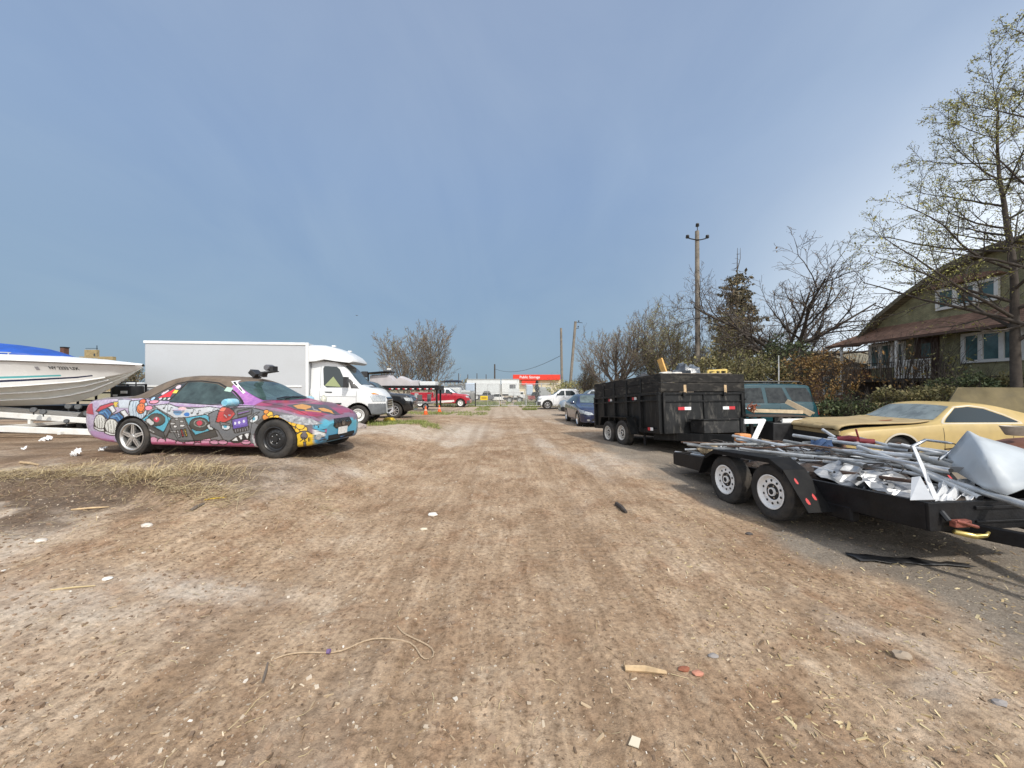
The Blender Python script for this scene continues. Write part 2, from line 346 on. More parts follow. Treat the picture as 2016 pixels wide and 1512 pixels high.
def scatter(name, n, lx, ly, lz, m, area, seed, lift=.3, tilt=.25, label=None):
    g = np.random.default_rng(seed); x, y = area(g, n); n = len(x)
    z = hzv(x, y); s = np.minimum(g.lognormal(0, .5, n), 2.6)
    a, bb, cc = lx*s*g.uniform(.6, 1.4, n), ly*s*g.uniform(.6, 1.4, n), lz*s*g.uniform(.6, 1.4, n)
    yaw = g.uniform(0, 2*math.pi, n); t1 = g.normal(0, tilt, n); t2 = g.normal(0, tilt, n)
    base = np.array([(sx, sy, sz) for sx in (-1, 1) for sy in (-1, 1) for sz in (-1, 1)], float)[None]*.5
    jit = 1+g.uniform(-.35, .25, (n, 8, 3))
    Vv = base*jit*np.stack([a, bb, cc], 1)[:, None, :]
    zx = Vv[..., 2]+Vv[..., 0]*t1[:, None]+Vv[..., 1]*t2[:, None]
    X = Vv[..., 0]*np.cos(yaw)[:, None]-Vv[..., 1]*np.sin(yaw)[:, None]+x[:, None]
    Y = Vv[..., 0]*np.sin(yaw)[:, None]+Vv[..., 1]*np.cos(yaw)[:, None]+y[:, None]
    Z = zx+(z+cc*lift)[:, None]
    f = np.array([(0, 1, 3, 2), (4, 6, 7, 5), (0, 4, 5, 1), (2, 3, 7, 6), (0, 2, 6, 4), (1, 5, 7, 3)])
    Q = (f[None]+(np.arange(n)*8)[:, None, None]).reshape(-1, 4)
    o = np_mesh(name, np.stack([X, Y, Z], -1).reshape(-1, 3), Q, m, smooth=False); o['kind'] = 'stuff'
    if label: o['label'] = label
    return o
def area_all(g, n):
    y = 1.25+9.5*g.random(n)**1.6; x = (g.random(n)*2-1)*(y*1.42+.3); k = (x > -7) & (x < 5.8); return x[k], y[k]
def area_left(g, n):
    y = 1.5+7*g.random(n)**1.3; x = -(g.random(n)**.7)*(y*1.42+.3); k = x > -7; return x[k], y[k]
def area_right(g, n):
    y = 1.25+4*g.random(n)**1.2; x = 1.2+g.random(n)*(y*1.42-.8); k = x < 5.8; return x[k], y[k]
def rndmat(name, stops, rough=.9):
    m = bpy.data.materials.new(name); m.use_nodes = True; nt = m.node_tree; b = nt.nodes['Principled BSDF']; b.inputs['Roughness'].default_value = rough
    g = N(nt, 'ShaderNodeNewGeometry'); L(nt, ramp(nt, g.outputs['Random Per Island'], stops), b.inputs['Base Color']); return m
CH1 = rndmat('chip_wood', [(0, (.15, .10, .06)), (.45, (.28, .195, .12)), (.8, (.42, .32, .21)), (1, (.60, .50, .37))])
CH2 = rndmat('chip_stone', [(0, (.30, .24, .18)), (.5, (.42, .35, .27)), (.92, (.50, .43, .34)), (1, (.66, .62, .56))])
CH3 = rndmat('chip_straw', [(0, (.24, .17, .085)), (.5, (.42, .325, .175)), (1, (.60, .50, .30))])
CH4 = rndmat('chip_bark', [(0, (.10, .068, .045)), (1, (.24, .165, .105))])
scatter('wood_chips', 6500, .015, .0045, .003, CH1, area_all, 1, label='small wood splinters strewn all over the dirt')
scatter('pebbles', 2600, .006, .005, .004, CH2, area_all, 2, lift=.15)
scatter('pebbles', 1500, .010, .007, .004, CH2, area_left, 3, lift=.15)
scatter('bark_bits', 3200, .009, .005, .003, CH4, area_all, 4)
scatter('soil_clods', 3500, .011, .009, .007, rndmat('clod', [(0, (.17, .115, .075)), (1, (.30, .21, .14))]), area_left, 5, lift=.05)
scatter('wood_chips', 1600, .018, .0045, .003, CH3, area_right, 6)
def blades(name, pts, ln, wd, m, seed, flat=.25, seg=2, label=None):   # many thin bent blades in one mesh
    g = np.random.default_rng(seed); n = len(pts); p = np.asarray(pts); yaw = g.uniform(0, 6.283, n); l = ln*g.lognormal(0, .4, n)
    el = np.clip(g.normal(flat, .3, n), .03, 1.5); bend = g.normal(0, .5, n)
    V = []; 
    for k in range(3):
        t = k/2; yy = yaw+bend*t
        c = np.stack([p[:, 0]+np.cos(yy)*np.cos(el)*l*t, p[:, 1]+np.sin(yy)*np.cos(el)*l*t, p[:, 2]+.004+np.sin(el)*l*t*(1-.35*t)], 1)
        w = wd*(1-.6*t); off = np.stack([-np.sin(yy), np.cos(yy), np.full(n, .3)], 1)*w
        V += [c-off, c+off]
    V = np.stack(V, 1).reshape(-1, 3); i = np.arange(n)*6
    Q = np.concatenate([np.stack([i, i+1, i+3, i+2], 1), np.stack([i+2, i+3, i+5, i+4], 1)])
    o = np_mesh(name, V, Q, m, smooth=False); o['kind'] = 'stuff'
    if label: o['label'] = label
    return o
g = np.random.default_rng(9)
def with_z(x, y, up=0): return np.stack([x, y, hzv(x, y)+up], 1)
t = g.random(2600); sx = -3.3-3.7*t; sy = 4.72+.12*np.sin(sx*2.1)+.18*np.sin(sx*.8+1)+g.normal(.12, .16, 2600)
blades('straw', with_z(sx, sy, .01), .17, .0022, CH3, 10, .18, label='dry straw lying along the low dirt bank')
x, y = area_left(g, 2200); k = (y > 3.3) & (x < -2.2)
blades('straw', with_z(x[k], y[k]), .13, .002, CH3, 11, .12, label='loose straw on the churned soil at left')
x = g.uniform(-7, -2.3, 3200); y = g.uniform(4.6, 6.6, 3200); k = fbm(x*1.5, y*2, 3, 77) > .42
blades('straw', with_z(x[k], y[k]), .15, .0022, CH3, 19, .15, label='straw mixed into the dark soil beside the graffiti car')
x, y = area_all(g, 900); blades('straw', with_z(x, y), .07, .0018, CH3, 12, .06, label='scattered straw bits on the dirt track')
for (cx_, cy_, n) in ((-4.35, 5.05, 260), (-4.9, 4.9, 200), (-3.9, 5.15, 120)):
    blades('straw', with_z(g.normal(cx_, .22, n), g.normal(cy_, .1, n), .02), .22, .0025, CH3, 13+n, .55, label='tuft of dry straw standing on the dirt bank')
GR = rndmat('grass_blade', [(0, (.10, .13, .03)), (.6, (.20, .24, .06)), (1, (.34, .33, .12))])
ok = grass > .35
def grass_pts(n, x0, x1, y0, y1):
    x = g.uniform(x0, x1, n); y = g.uniform(y0, y1, n)
    i = np.clip(np.searchsorted(gx, x), 0, nx-1); j = np.clip(np.searchsorted(gy, y), 0, ny-1)
    k = grass.reshape(ny, nx)[j, i] > .22; return with_z(x[k], y[k])
blades('grass', grass_pts(16000, -7, -2, 12, 17.5), .11, .006, GR, 30, 1.0, label='green grass beside the concrete pads')
blades('grass', grass_pts(12000, -10, -.5, 23, 41), .16, .012, GR, 31, 1.0, label='rough grass along the left edge of the far track')
blades('grass', grass_pts(5000, .5, 3, 33, 39), .22, .014, GR, 32, 1.0, label='weeds at the foot of the gate post')
blades('grass', grass_pts(14000, -9, 7, 41.5, 50), .3, .02, GR, 33, 1.0, label='grass strip behind the chain link gate')
# ------------------------------------------------------------------ vehicle builders
def disc(mb, c, r, n=14, mi=0, nrm=-1, elong=1.0, ang=0.0):
    vs = []
    for k in range(n):
        a = 2*math.pi*k/n; u, v = r*elong*math.cos(a), r*math.sin(a)
        vs.append((c[0]+u*math.cos(ang)-v*math.sin(ang), c[1], c[2]+u*math.sin(ang)+v*math.cos(ang)))
    mb.add(vs, [tuple(range(n))], mi)
def add_wheel(parent, loc, r, w, rr, style, side, rim_m, flat=0.):
    s = side; hub = MB(); hub.lathe([(rr*.55, -w*.3*1), (rr*.55, w*.2)], 16, 'Y')
    wh = hub.build('wheel', DARK, parent); wh.location = loc
    pr = [(rr*.99, -.38*w), (rr+.18*(r-rr), -.47*w), (rr+.55*(r-rr), -.5*w), (r-.03, -.46*w), (r-.006, -.38*w), (r, -.2*w)]
    pr = pr+[(a, -b) for a, b in pr[::-1]]
    t = MB(); t.lathe(pr, 48, 'Y', closed=True)
    for k in range(36):           # tread blocks
        a = 2*math.pi*k/36; M = Matrix.Rotation(-a, 4, 'Y')
        for yy in (-.27*w, 0, .27*w):
            t.box((0, 0, 0), (.035*r/.33, .2*w, .003), M=M @ Matrix.Translation((0, yy, r)))
    if flat: t.v = [(x, y*(1+.25*max(0, (-.6*r-z)/(.4*r))), max(z, -r+flat)) for x, y, z in t.v]
    t.build('tyre', RUB, wh, smooth=40)
    y0 = s*.40*w; b = MB()
    b.lathe([(rr, s*.42*w), (rr*1.03, s*.47*w), (rr*.97, s*.48*w), (rr*.90, s*.42*w), (rr*.86, s*.30*w), (rr*.84, -s*.3*w)], 40, 'Y', caps=False)
    if style == 'alloy':
        disc(b, (0, s*.05*w, 0), rr*.88, 30, 1)
        for k in range(5):
            a = 2*math.pi*k/5+.3; M = Matrix.Rotation(-a, 4, 'Y')
            b.prism([(rr*.13, -rr*.17), (rr*.9, -rr*.10), (rr*.9, rr*.10), (rr*.13, rr*.17)], s*.22*w, s*.40*w, axis='Y', M=M)
            b.prism([(rr*.3, -rr*.02), (rr*.88, -rr*.015), (rr*.88, rr*.015), (rr*.3, rr*.02)], s*.40*w, s*.403*w, axis='Y', mi=1, M=M)
            disc(b, (rr*.27*math.cos(a+.63), s*.405*w, rr*.27*math.sin(a+.63)), rr*.035, 8, 1)
        b.lathe([(rr*.20, s*.2*w), (rr*.20, s*.38*w), (rr*.14, s*.43*w), (0.0005, s*.43*w)], 20, 'Y')
    elif style == 'multi':
        disc(b, (0, s*.02*w, 0), rr*.88, 30, 1)
        for k in range(10):
            M = Matrix.Rotation(-2*math.pi*k/10, 4, 'Y')
            b.prism([(rr*.13, -rr*.07), (rr*.9, -rr*.13 if k % 2 else -rr*.04), (rr*.9, rr*.04 if k % 2 else rr*.13), (rr*.13, rr*.07)], s*.2*w, s*.38*w, axis='Y', M=M)
        b.lathe([(rr*.18, s*.2*w), (rr*.18, s*.38*w), (0.0005, s*.42*w)], 16, 'Y')
    else:
        nh = {'steel': 16, 'modular': 10, 'dual': 12}[style]
        if style == 'dual': pro = [(rr*.9, s*.36*w), (rr*.82, s*.30*w), (rr*.66, s*.22*w), (rr*.5, s*.2*w), (rr*.46, s*.36*w), (rr*.3, s*.40*w), (.0005, s*.42*w)]
        else: pro = [(rr*.88, s*.30*w), (rr*.80, s*.27*w), (rr*.68, s*.34*w), (rr*.52, s*.34*w), (rr*.44, s*.27*w), (rr*.26, s*.26*w), (rr*.25, s*.40*w), (.0005, s*.40*w)]
        b.lathe(pro, 36, 'Y', caps=False)
        rh, hr = (.72 if style == 'dual' else .68), {'steel': .052, 'modular': .078, 'dual': .05}[style]
        yy = s*(.255*w if style == 'dual' else .345*w)
        for k in range(nh):
            a = 2*math.pi*(k+.5)/nh; disc(b, (rr*rh*math.cos(a), yy, rr*rh*math.sin(a)), rr*hr, 12, 1, elong=1.0 if style != 'steel' else 1.25, ang=a+math.pi/2)
        for k in range(5):
            a = 2*math.pi*k/5; b.lathe([(rr*.05, s*.25*w), (rr*.05, s*.33*w), (.0005, s*.34*w)], 6, 'Y', mi=2, M=Matrix.Translation((rr*.36*math.cos(a), 0, rr*.36*math.sin(a))))
        disc(b, (0, s*.405*w, 0), rr*.17, 14, 1)
    b.build('rim', [rim_m, DARK, CHROME], wh, smooth=35)
    return wh

def cr(P_, ns):     # interpolating curve through control rows: P_ [n, k] -> sampled [sum(ns)+1, n]
    n, k = P_.shape; outc = []
    d = np.zeros_like(P_); d[:, 1:-1] = (P_[:, 2:]-P_[:, :-2])*.5; d[:, 0] = P_[:, 1]-P_[:, 0]; d[:, -1] = P_[:, -1]-P_[:, -2]
    a = P_[:, 1:]-P_[:, :-1]
    for i in range(1, k-1):     # limit overshoot
        s1, s2 = a[:, i-1], a[:, i]; bad = s1*s2 <= 0; d[bad, i] = 0
        lim = 2.2*np.minimum(np.abs(s1), np.abs(s2)); d[:, i] = np.sign(d[:, i])*np.minimum(np.abs(d[:, i]), lim)
    for i in range(k-1):
        t = np.linspace(0, 1, ns[i], endpoint=False)[:, None]
        h = (2*t**3-3*t**2+1)*P_[:, i]+(t**3-2*t**2+t)*d[:, i]+(-2*t**3+3*t**2)*P_[:, i+1]+(t**3-t**2)*d[:, i+1]
        outc.append(h)
    outc.append(P_[:, -1][None]); return np.concatenate(outc)
def pw(t, pts):
    x = [p[0] for p in pts]; y = [p[1] for p in pts]; t = np.asarray(t, float)
    m = np.gradient(np.array(y), np.array(x)); x = np.array(x); y = np.array(y)
    i = np.clip(np.searchsorted(x, t)-1, 0, len(x)-2); h = x[i+1]-x[i]; u = np.clip((t-x[i])/h, 0, 1); sl = (y[i+1]-y[i])/h
    m0, m1 = m[i], m[i+1]; lim = 2.5*np.abs(sl)
    m0 = np.where(m0*sl <= 0, 0, np.sign(m0)*np.minimum(np.abs(m0), lim)); m1 = np.where(m1*sl <= 0, 0, np.sign(m1)*np.minimum(np.abs(m1), lim))
    return (2*u**3-3*u**2+1)*y[i]+(u**3-2*u**2+u)*h*m0+(-2*u**3+3*u**2)*y[i+1]+(u**3-u**2)*h*m1
def body_grid(sp, dt, dens):
    Ln = sp['L']; e = np.array([0, .015, .04, .08, .13])
    ts = np.concatenate([e, np.linspace(.18, Ln-.18, max(8, int((Ln-.36)/dt))), Ln-e[::-1]])
    top, belt, bot, w, wt = (pw(ts, sp[k]) for k in ('top', 'belt', 'bot', 'w', 'wt'))
    kr = pw(ts, sp.get('kr', [(0, .75), (Ln, .75)]))
    belt = np.minimum(belt, top-.004); rail = belt+(top-belt)*kr; wtop = w*wt; hb = belt-bot
    tum = sp.get('wbelt', .965)
    Y = [0*w, .80*w, .955*w, .985*w, w, w*.995, w*tum, w*tum-.012, wtop+(w*tum-wtop)*.10, wtop, wtop*.93, wtop*.55, 0*w]
    Z = [bot, bot, bot+.035, bot+.25*hb, bot+.55*hb, bot+.80*hb, belt-.012, belt+.004, rail-.10*(rail-belt), rail, rail+.45*(top-rail), top-.06*(top-rail), top]
    ns = [max(1, int(k*dens)) for k in (2, 2, 5, 6, 6, 6, 1, 8, 2, 2, 5, 6)]
    yy = cr(np.stack(Y, 1), ns); zz = cr(np.stack(Z, 1), ns)      # [nv, nt]
    T = np.repeat(ts[None], yy.shape[0], 0).copy()
    na, nl = sp.get('nose', (.0, .5)), sp.get('tail', (.0, .5))
    zn = sp.get('zn', .5)
    T += na[0]*((zz-zn)/.4)**2*np.clip(1-T/na[1], 0, 1)**1.5
    T -= nl[0]*((zz-zn-.1)/.4)**2*np.clip(1-(Ln-T)/nl[1], 0, 1)**1.5
    if sp.get('bow'):   # plan curve of the nose
        T += sp['bow']*(np.abs(yy)/w.max())**2.6*np.clip(1-T/.6, 0, 1)
    if sp.get('squash'): T = np.where(T < sp['squash'][0], sp['squash'][0]-(sp['squash'][0]-T)*sp['squash'][1], T)
    if sp.get('stretch'): T = np.where(T > sp['stretch'][0], sp['stretch'][0]+(T-sp['stretch'][0])*sp['stretch'][1], T)
    nv = yy.shape[0]
    Yf = np.concatenate([-yy, yy[-2:0:-1]]); Zf = np.concatenate([zz, zz[-2:0:-1]]); Tf = np.concatenate([T, T[-2:0:-1]])
    V = np.stack([Tf, Yf, Zf], -1)                                 # [2nv-2, nt, 3], t from the nose
    return V
def car_body(parent, sp, mats, panels=(), dt=.03, dens=1.0, colour=None, body_name='body'):
    """panels: (name, material, mask(t,y,z)->bool)"""
    coarse = body_grid(sp, .06, 1.0); V = body_grid(sp, dt, dens)
    m, n = V.shape[:2]; cell = dt*.75; wmax = max(p[1] for p in sp['w'])
    arch = np.zeros((m, n), bool)
    for tw, R0 in sp['arches']:
        zc = sp['r']; d = np.hypot(V[..., 0]-tw, V[..., 2]-zc); side = np.abs(V[..., 1]) > .6*wmax
        near = side & (np.abs(d-R0) < .55*cell); k = np.where(near, R0/np.maximum(d, 1e-6), 1)
        V[..., 0] = tw+(V[..., 0]-tw)*k; V[..., 2] = np.where(near, zc+(V[..., 2]-zc)*k, V[..., 2])
        ins = side & (d < R0) & ~near; V[..., 1] = np.where(ins, np.sign(V[..., 1])*wmax*.55, V[..., 1]); arch |= ins
    def faces(m, n):
        idx = np.arange(m*n).reshape(m, n); nxt = np.roll(idx, -1, 0)
        return np.stack([idx[:, :-1], nxt[:, :-1], nxt[:, 1:], idx[:, 1:]], -1).reshape(-1, 4)
    FQ = faces(m, n); Vf = V.reshape(-1, 3); cen = Vf[FQ].mean(1); am = arch.ravel()[FQ].any(1)
    own = np.zeros(len(FQ), int)
    for i, (nm, mt, mask) in enumerate(panels, 1):
        own[mask(cen[:, 0], cen[:, 1], cen[:, 2]) & ~am & (own == 0)] = i
    Lh = sp['L']/2
    def loc(a): return np.stack([Lh-a[:, 0], a[:, 1], a[:, 2]], 1)      # local: +X forward, -Y = its right
    objs = {}
    for i, nm in enumerate([body_name]+[p[0] for p in panels]):
        fs = FQ[own == i]
        if not len(fs): continue
        u, inv = np.unique(fs, return_inverse=True)
        o = np_mesh(nm, loc(Vf[u]), inv.reshape(-1, 4)[:, ::-1], [mats[0] if i == 0 else panels[i-1][1], DARK], parent)
        mi = am[own == i].astype(np.int32); o.data.polygons.foreach_set('material_index', mi)
        if colour is not None:
            c = colour(Vf[u]); ca = o.data.color_attributes.new('paint', 'FLOAT_COLOR', 'POINT')
            ca.data.foreach_set('color', np.concatenate([c, np.ones((len(c), 1))], 1).astype(np.float32).ravel())
        objs.setdefault(nm, o)
        if i == 0:   # close the ends
            mb = MB()
            for kk in (0, n-1):
              mb = MB(); mb.add([tuple(x) for x in loc(V[:, kk])], [tuple(range(m))])
              ec = mb.build('end_panel', mats[1] if len(mats) > 1 else mats[0], parent)
              if colour is not None:
                c = colour(V[:, kk]); ca = ec.data.color_attributes.new('paint', 'FLOAT_COLOR', 'POINT')
                ca.data.foreach_set('color', np.concatenate([c, np.ones((len(c), 1))], 1).astype(np.float32).ravel())
    cm, cn = coarse.shape[:2]; cl = loc(coarse.reshape(-1, 3)); cf = faces(cm, cn)
    vv = [Vector(x) for x in cl]; ff = [tuple(int(i) for i in f) for f in cf]
    vv2 = len(vv); ff += [tuple(int(j*cn) for j in range(cm)), tuple(int(j*cn+cn-1) for j in range(cm))]
    objs['bvh'] = BVHTree.FromPolygons(vv, ff); objs['L'] = sp['L']; return objs
def tess(poly, res):
    bm = bmesh.new(); f = bm.faces.new([bm.verts.new((u, v, 0)) for u, v in poly]); bmesh.ops.triangulate(bm, faces=[f])
    for _ in range(6):
        es = [e for e in bm.edges if e.calc_length() > res]
        if not es: break
        bmesh.ops.subdivide_edges(bm, edges=es, cuts=1); bmesh.ops.triangulate(bm, faces=bm.faces[:])
    bm.verts.index_update(); vs = [(v.co.x, v.co.y) for v in bm.verts]; fs = [tuple(v.index for v in f.verts) for f in bm.faces]; bm.free()
    return vs, fs
def fit(B, poly, view, off=.004, res=.09):
    """lay a polygon on the body. view 'R'/'L': (t,z) seen from its right/left; 'T': (t,y) from above; 'F'/'B': (y,z) from front/back"""
    vs, fs = tess(poly, res); out = []; Lh = B['L']/2
    for u, v in vs:
        if view in 'RL': s = -1 if view == 'R' else 1; o, d = Vector((Lh-u, s*4, v)), Vector((0, -s, 0))
        elif view == 'T': o, d = Vector((Lh-u, v, 6)), Vector((0, 0, -1))
        else: s = 1 if view == 'F' else -1; o, d = Vector((s*6, u, v)), Vector((-s, 0, 0))
        h, nr, i, di = B['bvh'].ray_cast(o, d)
        if h is None: h, nr, i, di = B['bvh'].find_nearest(o+d*5)
        if nr.dot(d) > 0: nr = -nr
        out.append(h+nr*off)
    return out, fs
def lay(B, name, poly, view, m, parent, off=.004, res=.09, smooth=True, label=None):
    v, f = fit(B, poly, view, off, res); o = obj(name, v, f, m, parent, smooth)
    if label: o['label'] = label
    return o
def ell(cx, cy, a, b, n=20, t0=0): return [(cx+a*math.cos(2*math.pi*k/n+t0), cy+b*math.sin(2*math.pi*k/n+t0)) for k in range(n)]
def ribbon(pts, w):
    a = []; c = []
    for i, p in enumerate(pts):
        q0 = pts[max(0, i-1)]; q1 = pts[min(len(pts)-1, i+1)]; dx, dy = q1[0]-q0[0], q1[1]-q0[1]; l = math.hypot(dx, dy) or 1
        a.append((p[0]-dy/l*w/2, p[1]+dx/l*w/2)); c.append((p[0]+dy/l*w/2, p[1]-dx/l*w/2))
    return a+c[::-1]
def seams(B, lines, views, parent, w=.009, m=None):
    for vw in views:
        for pts in lines: v, f = fit(B, ribbon(pts, w), vw, .0025, .12); obj('panel_gap', v, f, m or DARK, parent)
def mirror_pair(B, parent, t, z, hw, m, size=(.10, .20, .13), sides=(-1, 1), pm=None):
    for s in sides:
        mb = MB(); vs = []
        x = B['L']/2-t; y = s*(hw+size[1]/2)
        mb.lathe([(.35, -.5), (.46, -.38), (.5, -.1), (.5, .3), (.47, .45), (.3, .5)], 14, 'Y'); mb.v = [(a*size[0]+x, b*size[1]+y, c*size[2]+z) for a, b, c in mb.v]
        mb.tube([(x, s*(hw-.06), z-.04), (x, y, z-.02)], .02, 6)
        mb.build('wing_mirror', m, parent, smooth=50)
def paint(name, c, rough=.28, metal=.0, dirt=None, da=.35, var=.06, ds=2.): return mat(name, c, rough, metal, var=var, vs=3, coat=.6, dirt=dirt, da=da, ds=ds)
# ------------------------------------------------------------------ convertible covered in graffiti
def lin(r, g, b):
    f = lambda c: (c/255/12.92) if c <= 10 else ((c/255+.055)/1.055)**2.4
    return np.array([f(r), f(g), f(b)])
SOL = dict(L=4.88, r=.325, arches=[(.98, .365), (3.70, .365)],
  top=[(0, .55), (.05, .64), (.2, .71), (.6, .81), (1.0, .89), (1.3, .935), (1.45, .985), (2.1, 1.32), (2.5, 1.40), (2.9, 1.41), (3.3, 1.35), (3.6, 1.22), (3.82, 1.07), (3.95, 1.03), (4.3, 1.02), (4.7, .97), (4.82, .88), (4.88, .7)],
  belt=[(0, .50), (.1, .60), (.5, .73), (1.3, .86), (2, .90), (3, .955), (3.6, .985), (4.3, .97), (4.75, .9), (4.88, .62)],
  bot=[(0, .27), (.1, .21), (.5, .18), (1.0, .17), (3.8, .18), (4.4, .23), (4.88, .36)],
  w=[(0, .48), (.05, .62), (.2, .76), (.5, .86), (1, .90), (2.4, .905), (3.9, .9), (4.4, .85), (4.7, .76), (4.84, .64), (4.88, .55)],
  wt=[(0, .8), (1.2, .8), (1.5, .74), (2.1, .64), (3.0, .64), (3.5, .68), (3.9, .78), (4.88, .8)],
  kr=[(0, .7), (1.3, .7), (1.9, .84), (2.4, .9), (3.2, .88), (3.8, .75), (4.88, .7)], nose=(.10, .5), tail=(.10, .5), bow=.12, squash=(.98, .68), stretch=(3.70, 1.12))
SOL_H = R(-7); SOL_O = Vector((-5.27, 7.20, .505))
def sol_px(t, y, z):
    x = 2.44-t; c, s = math.cos(SOL_H), math.sin(SOL_H)
    X = SOL_O.x+x*c-y*s; Y = SOL_O.y+x*s+y*c; Z = SOL_O.z+z
    return CX+F*X/Y, CY-F*(Z-CAMH)/Y
def unsq(t): return np.where(t < .98, .98-(.98-t)/.68, t)
def hoodmask(t, y, z): return (t > .40+.22*(np.abs(y)/.7)**2) & (t < 1.36) & (np.abs(y) < .70-.06*np.maximum(0, .6-t)) & (z > pw(unsq(t), SOL['belt'])+.005)
class Spray:      # polygons, ellipses and strokes sprayed on the points of a panel
    def __init__(s, px, py, col, on):
        s.sp = {'A': ((px-150)*7.2, (py-720)*7.2), 'B': ((px-420)*6.72, (py-720)*6.72)}; s.c = col; s.on = on; s.k = 'A'; s.n = vnoise(px*.9, py*.9, 3)
    def inside(s, pts):
        u, v = s.sp[s.k]; r = np.zeros(len(u), bool); n = len(pts)
        for i in range(n):
            (x1, y1), (x2, y2) = pts[i], pts[(i+1) % n]
            if y1 == y2: continue
            r ^= ((y1 > v) != (y2 > v)) & (u < (x2-x1)*(v-y1)/(y2-y1)+x1)
        return r
    def stroke(s, pts, w=13, c=(12, 12, 14)):
        u, v = s.sp[s.k]; d = np.full(len(u), 1e9)
        for (x1, y1), (x2, y2) in zip(pts[:-1], pts[1:]):
            dx, dy = x2-x1, y2-y1; l = dx*dx+dy*dy or 1; t = np.clip(((u-x1)*dx+(v-y1)*dy)/l, 0, 1)
            d = np.minimum(d, np.hypot(u-x1-t*dx, v-y1-t*dy))
        m = (d < w/2) & s.on; s.c[m] = lin(*c)
    def poly(s, pts, c, ow=13, c2=None):
        m = s.inside(pts) & s.on; k = lin(*c)[None]*(.88+.24*s.n[m][:, None])
        if c2 is not None:
            v = s.sp[s.k][1][m]; lo, hi = min(p[1] for p in pts), max(p[1] for p in pts); f = np.clip((v-lo)/(hi-lo), 0, 1)[:, None]; k = k*(1-f)+lin(*c2)*f
        s.c[m] = k
        if ow: s.stroke(list(pts)+[pts[0]], ow)
    def ell(s, x, y, a, b, c, ow=13, rot=0.):
        p = [(math.cos(q)*a, math.sin(q)*b) for q in np.linspace(0, 2*math.pi, 26)[:-1]]; cr_, sr = math.cos(rot), math.sin(rot)
        s.poly([(x+u*cr_-v*sr, y+u*sr+v*cr_) for u, v in p], c, ow)
def sol_colour(V):
    t, y, z = V[:, 0], V[:, 1], V[:, 2]; hm = hoodmask(t, y, z) | ((t < 1.40) & (t > .42) & (z > pw(unsq(t), SOL['belt'])+.012)); px, py = sol_px(t, np.full_like(t, -.9), z); p2, q2 = sol_px(t, y, z)
    true = (t < .70) | hm; px = np.where(true, p2, px); py = np.where(true, q2, py)
    n = vnoise(px*.35, py*.35, 8)[:, None]
    c = lin(170, 150, 190)*(1-n)+lin(205, 196, 215)*n
    nose_ = (t < 1.36)[:, None]; c = np.where(nose_, lin(150, 108, 140)*(1-n)+lin(120, 108, 122)*n, c)
    pil = (t > 1.36) & (t < 2.15) & (z > pw(t, SOL['belt'])+.012); c[pil] = (lin(150, 84, 170)*(1-n)+lin(186, 120, 190)*n)[pil]
    deck_ = (t > 3.6) & (z > pw(t, SOL['belt'])+.0); c[deck_] = (lin(140, 124, 130)*(1-n)+lin(108, 92, 84)*n)[deck_]
    S_ = Spray(px, py, c, ~hm & ~pil & ~deck_)
    S_.k = 'A'   # pink sill and dripping clouds
    S_.poly([(100, 1000), (500, 1060), (500, 1300), (100, 1300)], (196, 120, 165), 0); S_.poly([(100, 930), (500, 960), (520, 1060), (100, 1010)], (188, 150, 195), 0)
    S_.poly([(940, 540), (1500, 560), (2100, 600), (2100, 700), (1000, 640)], (176, 140, 190), 0)
    S_.poly([(990, 560), (2150, 600), (2150, 1180), (960, 1180)], (120, 122, 126), 0)
    S_.poly([(1060, 1050), (2200, 1090), (2700, 1110), (2700, 1300), (1000, 1300)], (196, 84, 130), 0, (150, 60, 110))
    for x, yy, a, b in ((1080, 1070, 75, 60), (1190, 1075, 60, 45), (1330, 1065, 80, 60), (1440, 1100, 50, 40), (1590, 1100, 70, 50), (1700, 1120, 60, 30), (1830, 1085, 80, 70), (1960, 1105, 80, 55)):
        S_.ell(x, yy, a, b, (228, 160, 190)); S_.poly([(x-a-20, yy+10), (x+a+20, yy+14), (x+a+20, yy+95), (x-a-20, yy+95)], (204, 96, 142), 0)
    S_.poly([(220, 650), (300, 575), (480, 522), (560, 545), (430, 590), (290, 655)], (196, 40, 60))
    S_.poly([(500, 510), (580, 515), (560, 560), (600, 575), (540, 590), (510, 550)], (220, 190, 60), 8)
    S_.poly([(560, 480), (760, 480), (740, 600), (600, 600)], (196, 205, 215), 8)
    for dx, dy in ((0, 0), (185, 62)):     # two striped shoes
        S_.poly([(430+dx, 590+dy), (500+dx, 560+dy), (560+dx, 640+dy), (490+dx, 690+dy)], (225, 228, 232))
        S_.poly([(265+dx, 665+dy), (330+dx, 630+dy), (420+dx, 600+dy), (490+dx, 660+dy), (480+dx, 720+dy), (430+dx, 770+dy), (360+dx, 700+dy), (290+dx, 700+dy)], (40, 110, 170))
        for k in range(3): S_.stroke([(345+dx+50*k, 640+dy-20*k), (400+dx+45*k, 690+dy-20*k), (425+dx+40*k, 760+dy-25*k)], 9)
        S_.stroke([(300+dx, 672+dy), (390+dx, 650+dy), (450+dx, 720+dy)], 8, (120, 180, 220))
        S_.ell(300+dx, 800+dy, 105, 108, (226, 228, 222))
        for k in (-55, -15, 30, 68): S_.stroke([(300+dx+k, 712+dy+abs(k)*.6), (300+dx+k*1.15+8, 800+dy), (300+dx+k*.9, 895+dy)], 8)
        S_.poly([(185+dx, 800+dy), (200+dx, 870+dy), (290+dx, 900+dy), (380+dx, 895+dy), (395+dx, 860+dy), (410+dx, 905+dy), (360+dx, 935+dy), (270+dx, 928+dy), (180+dx, 895+dy)], (240, 240, 240))
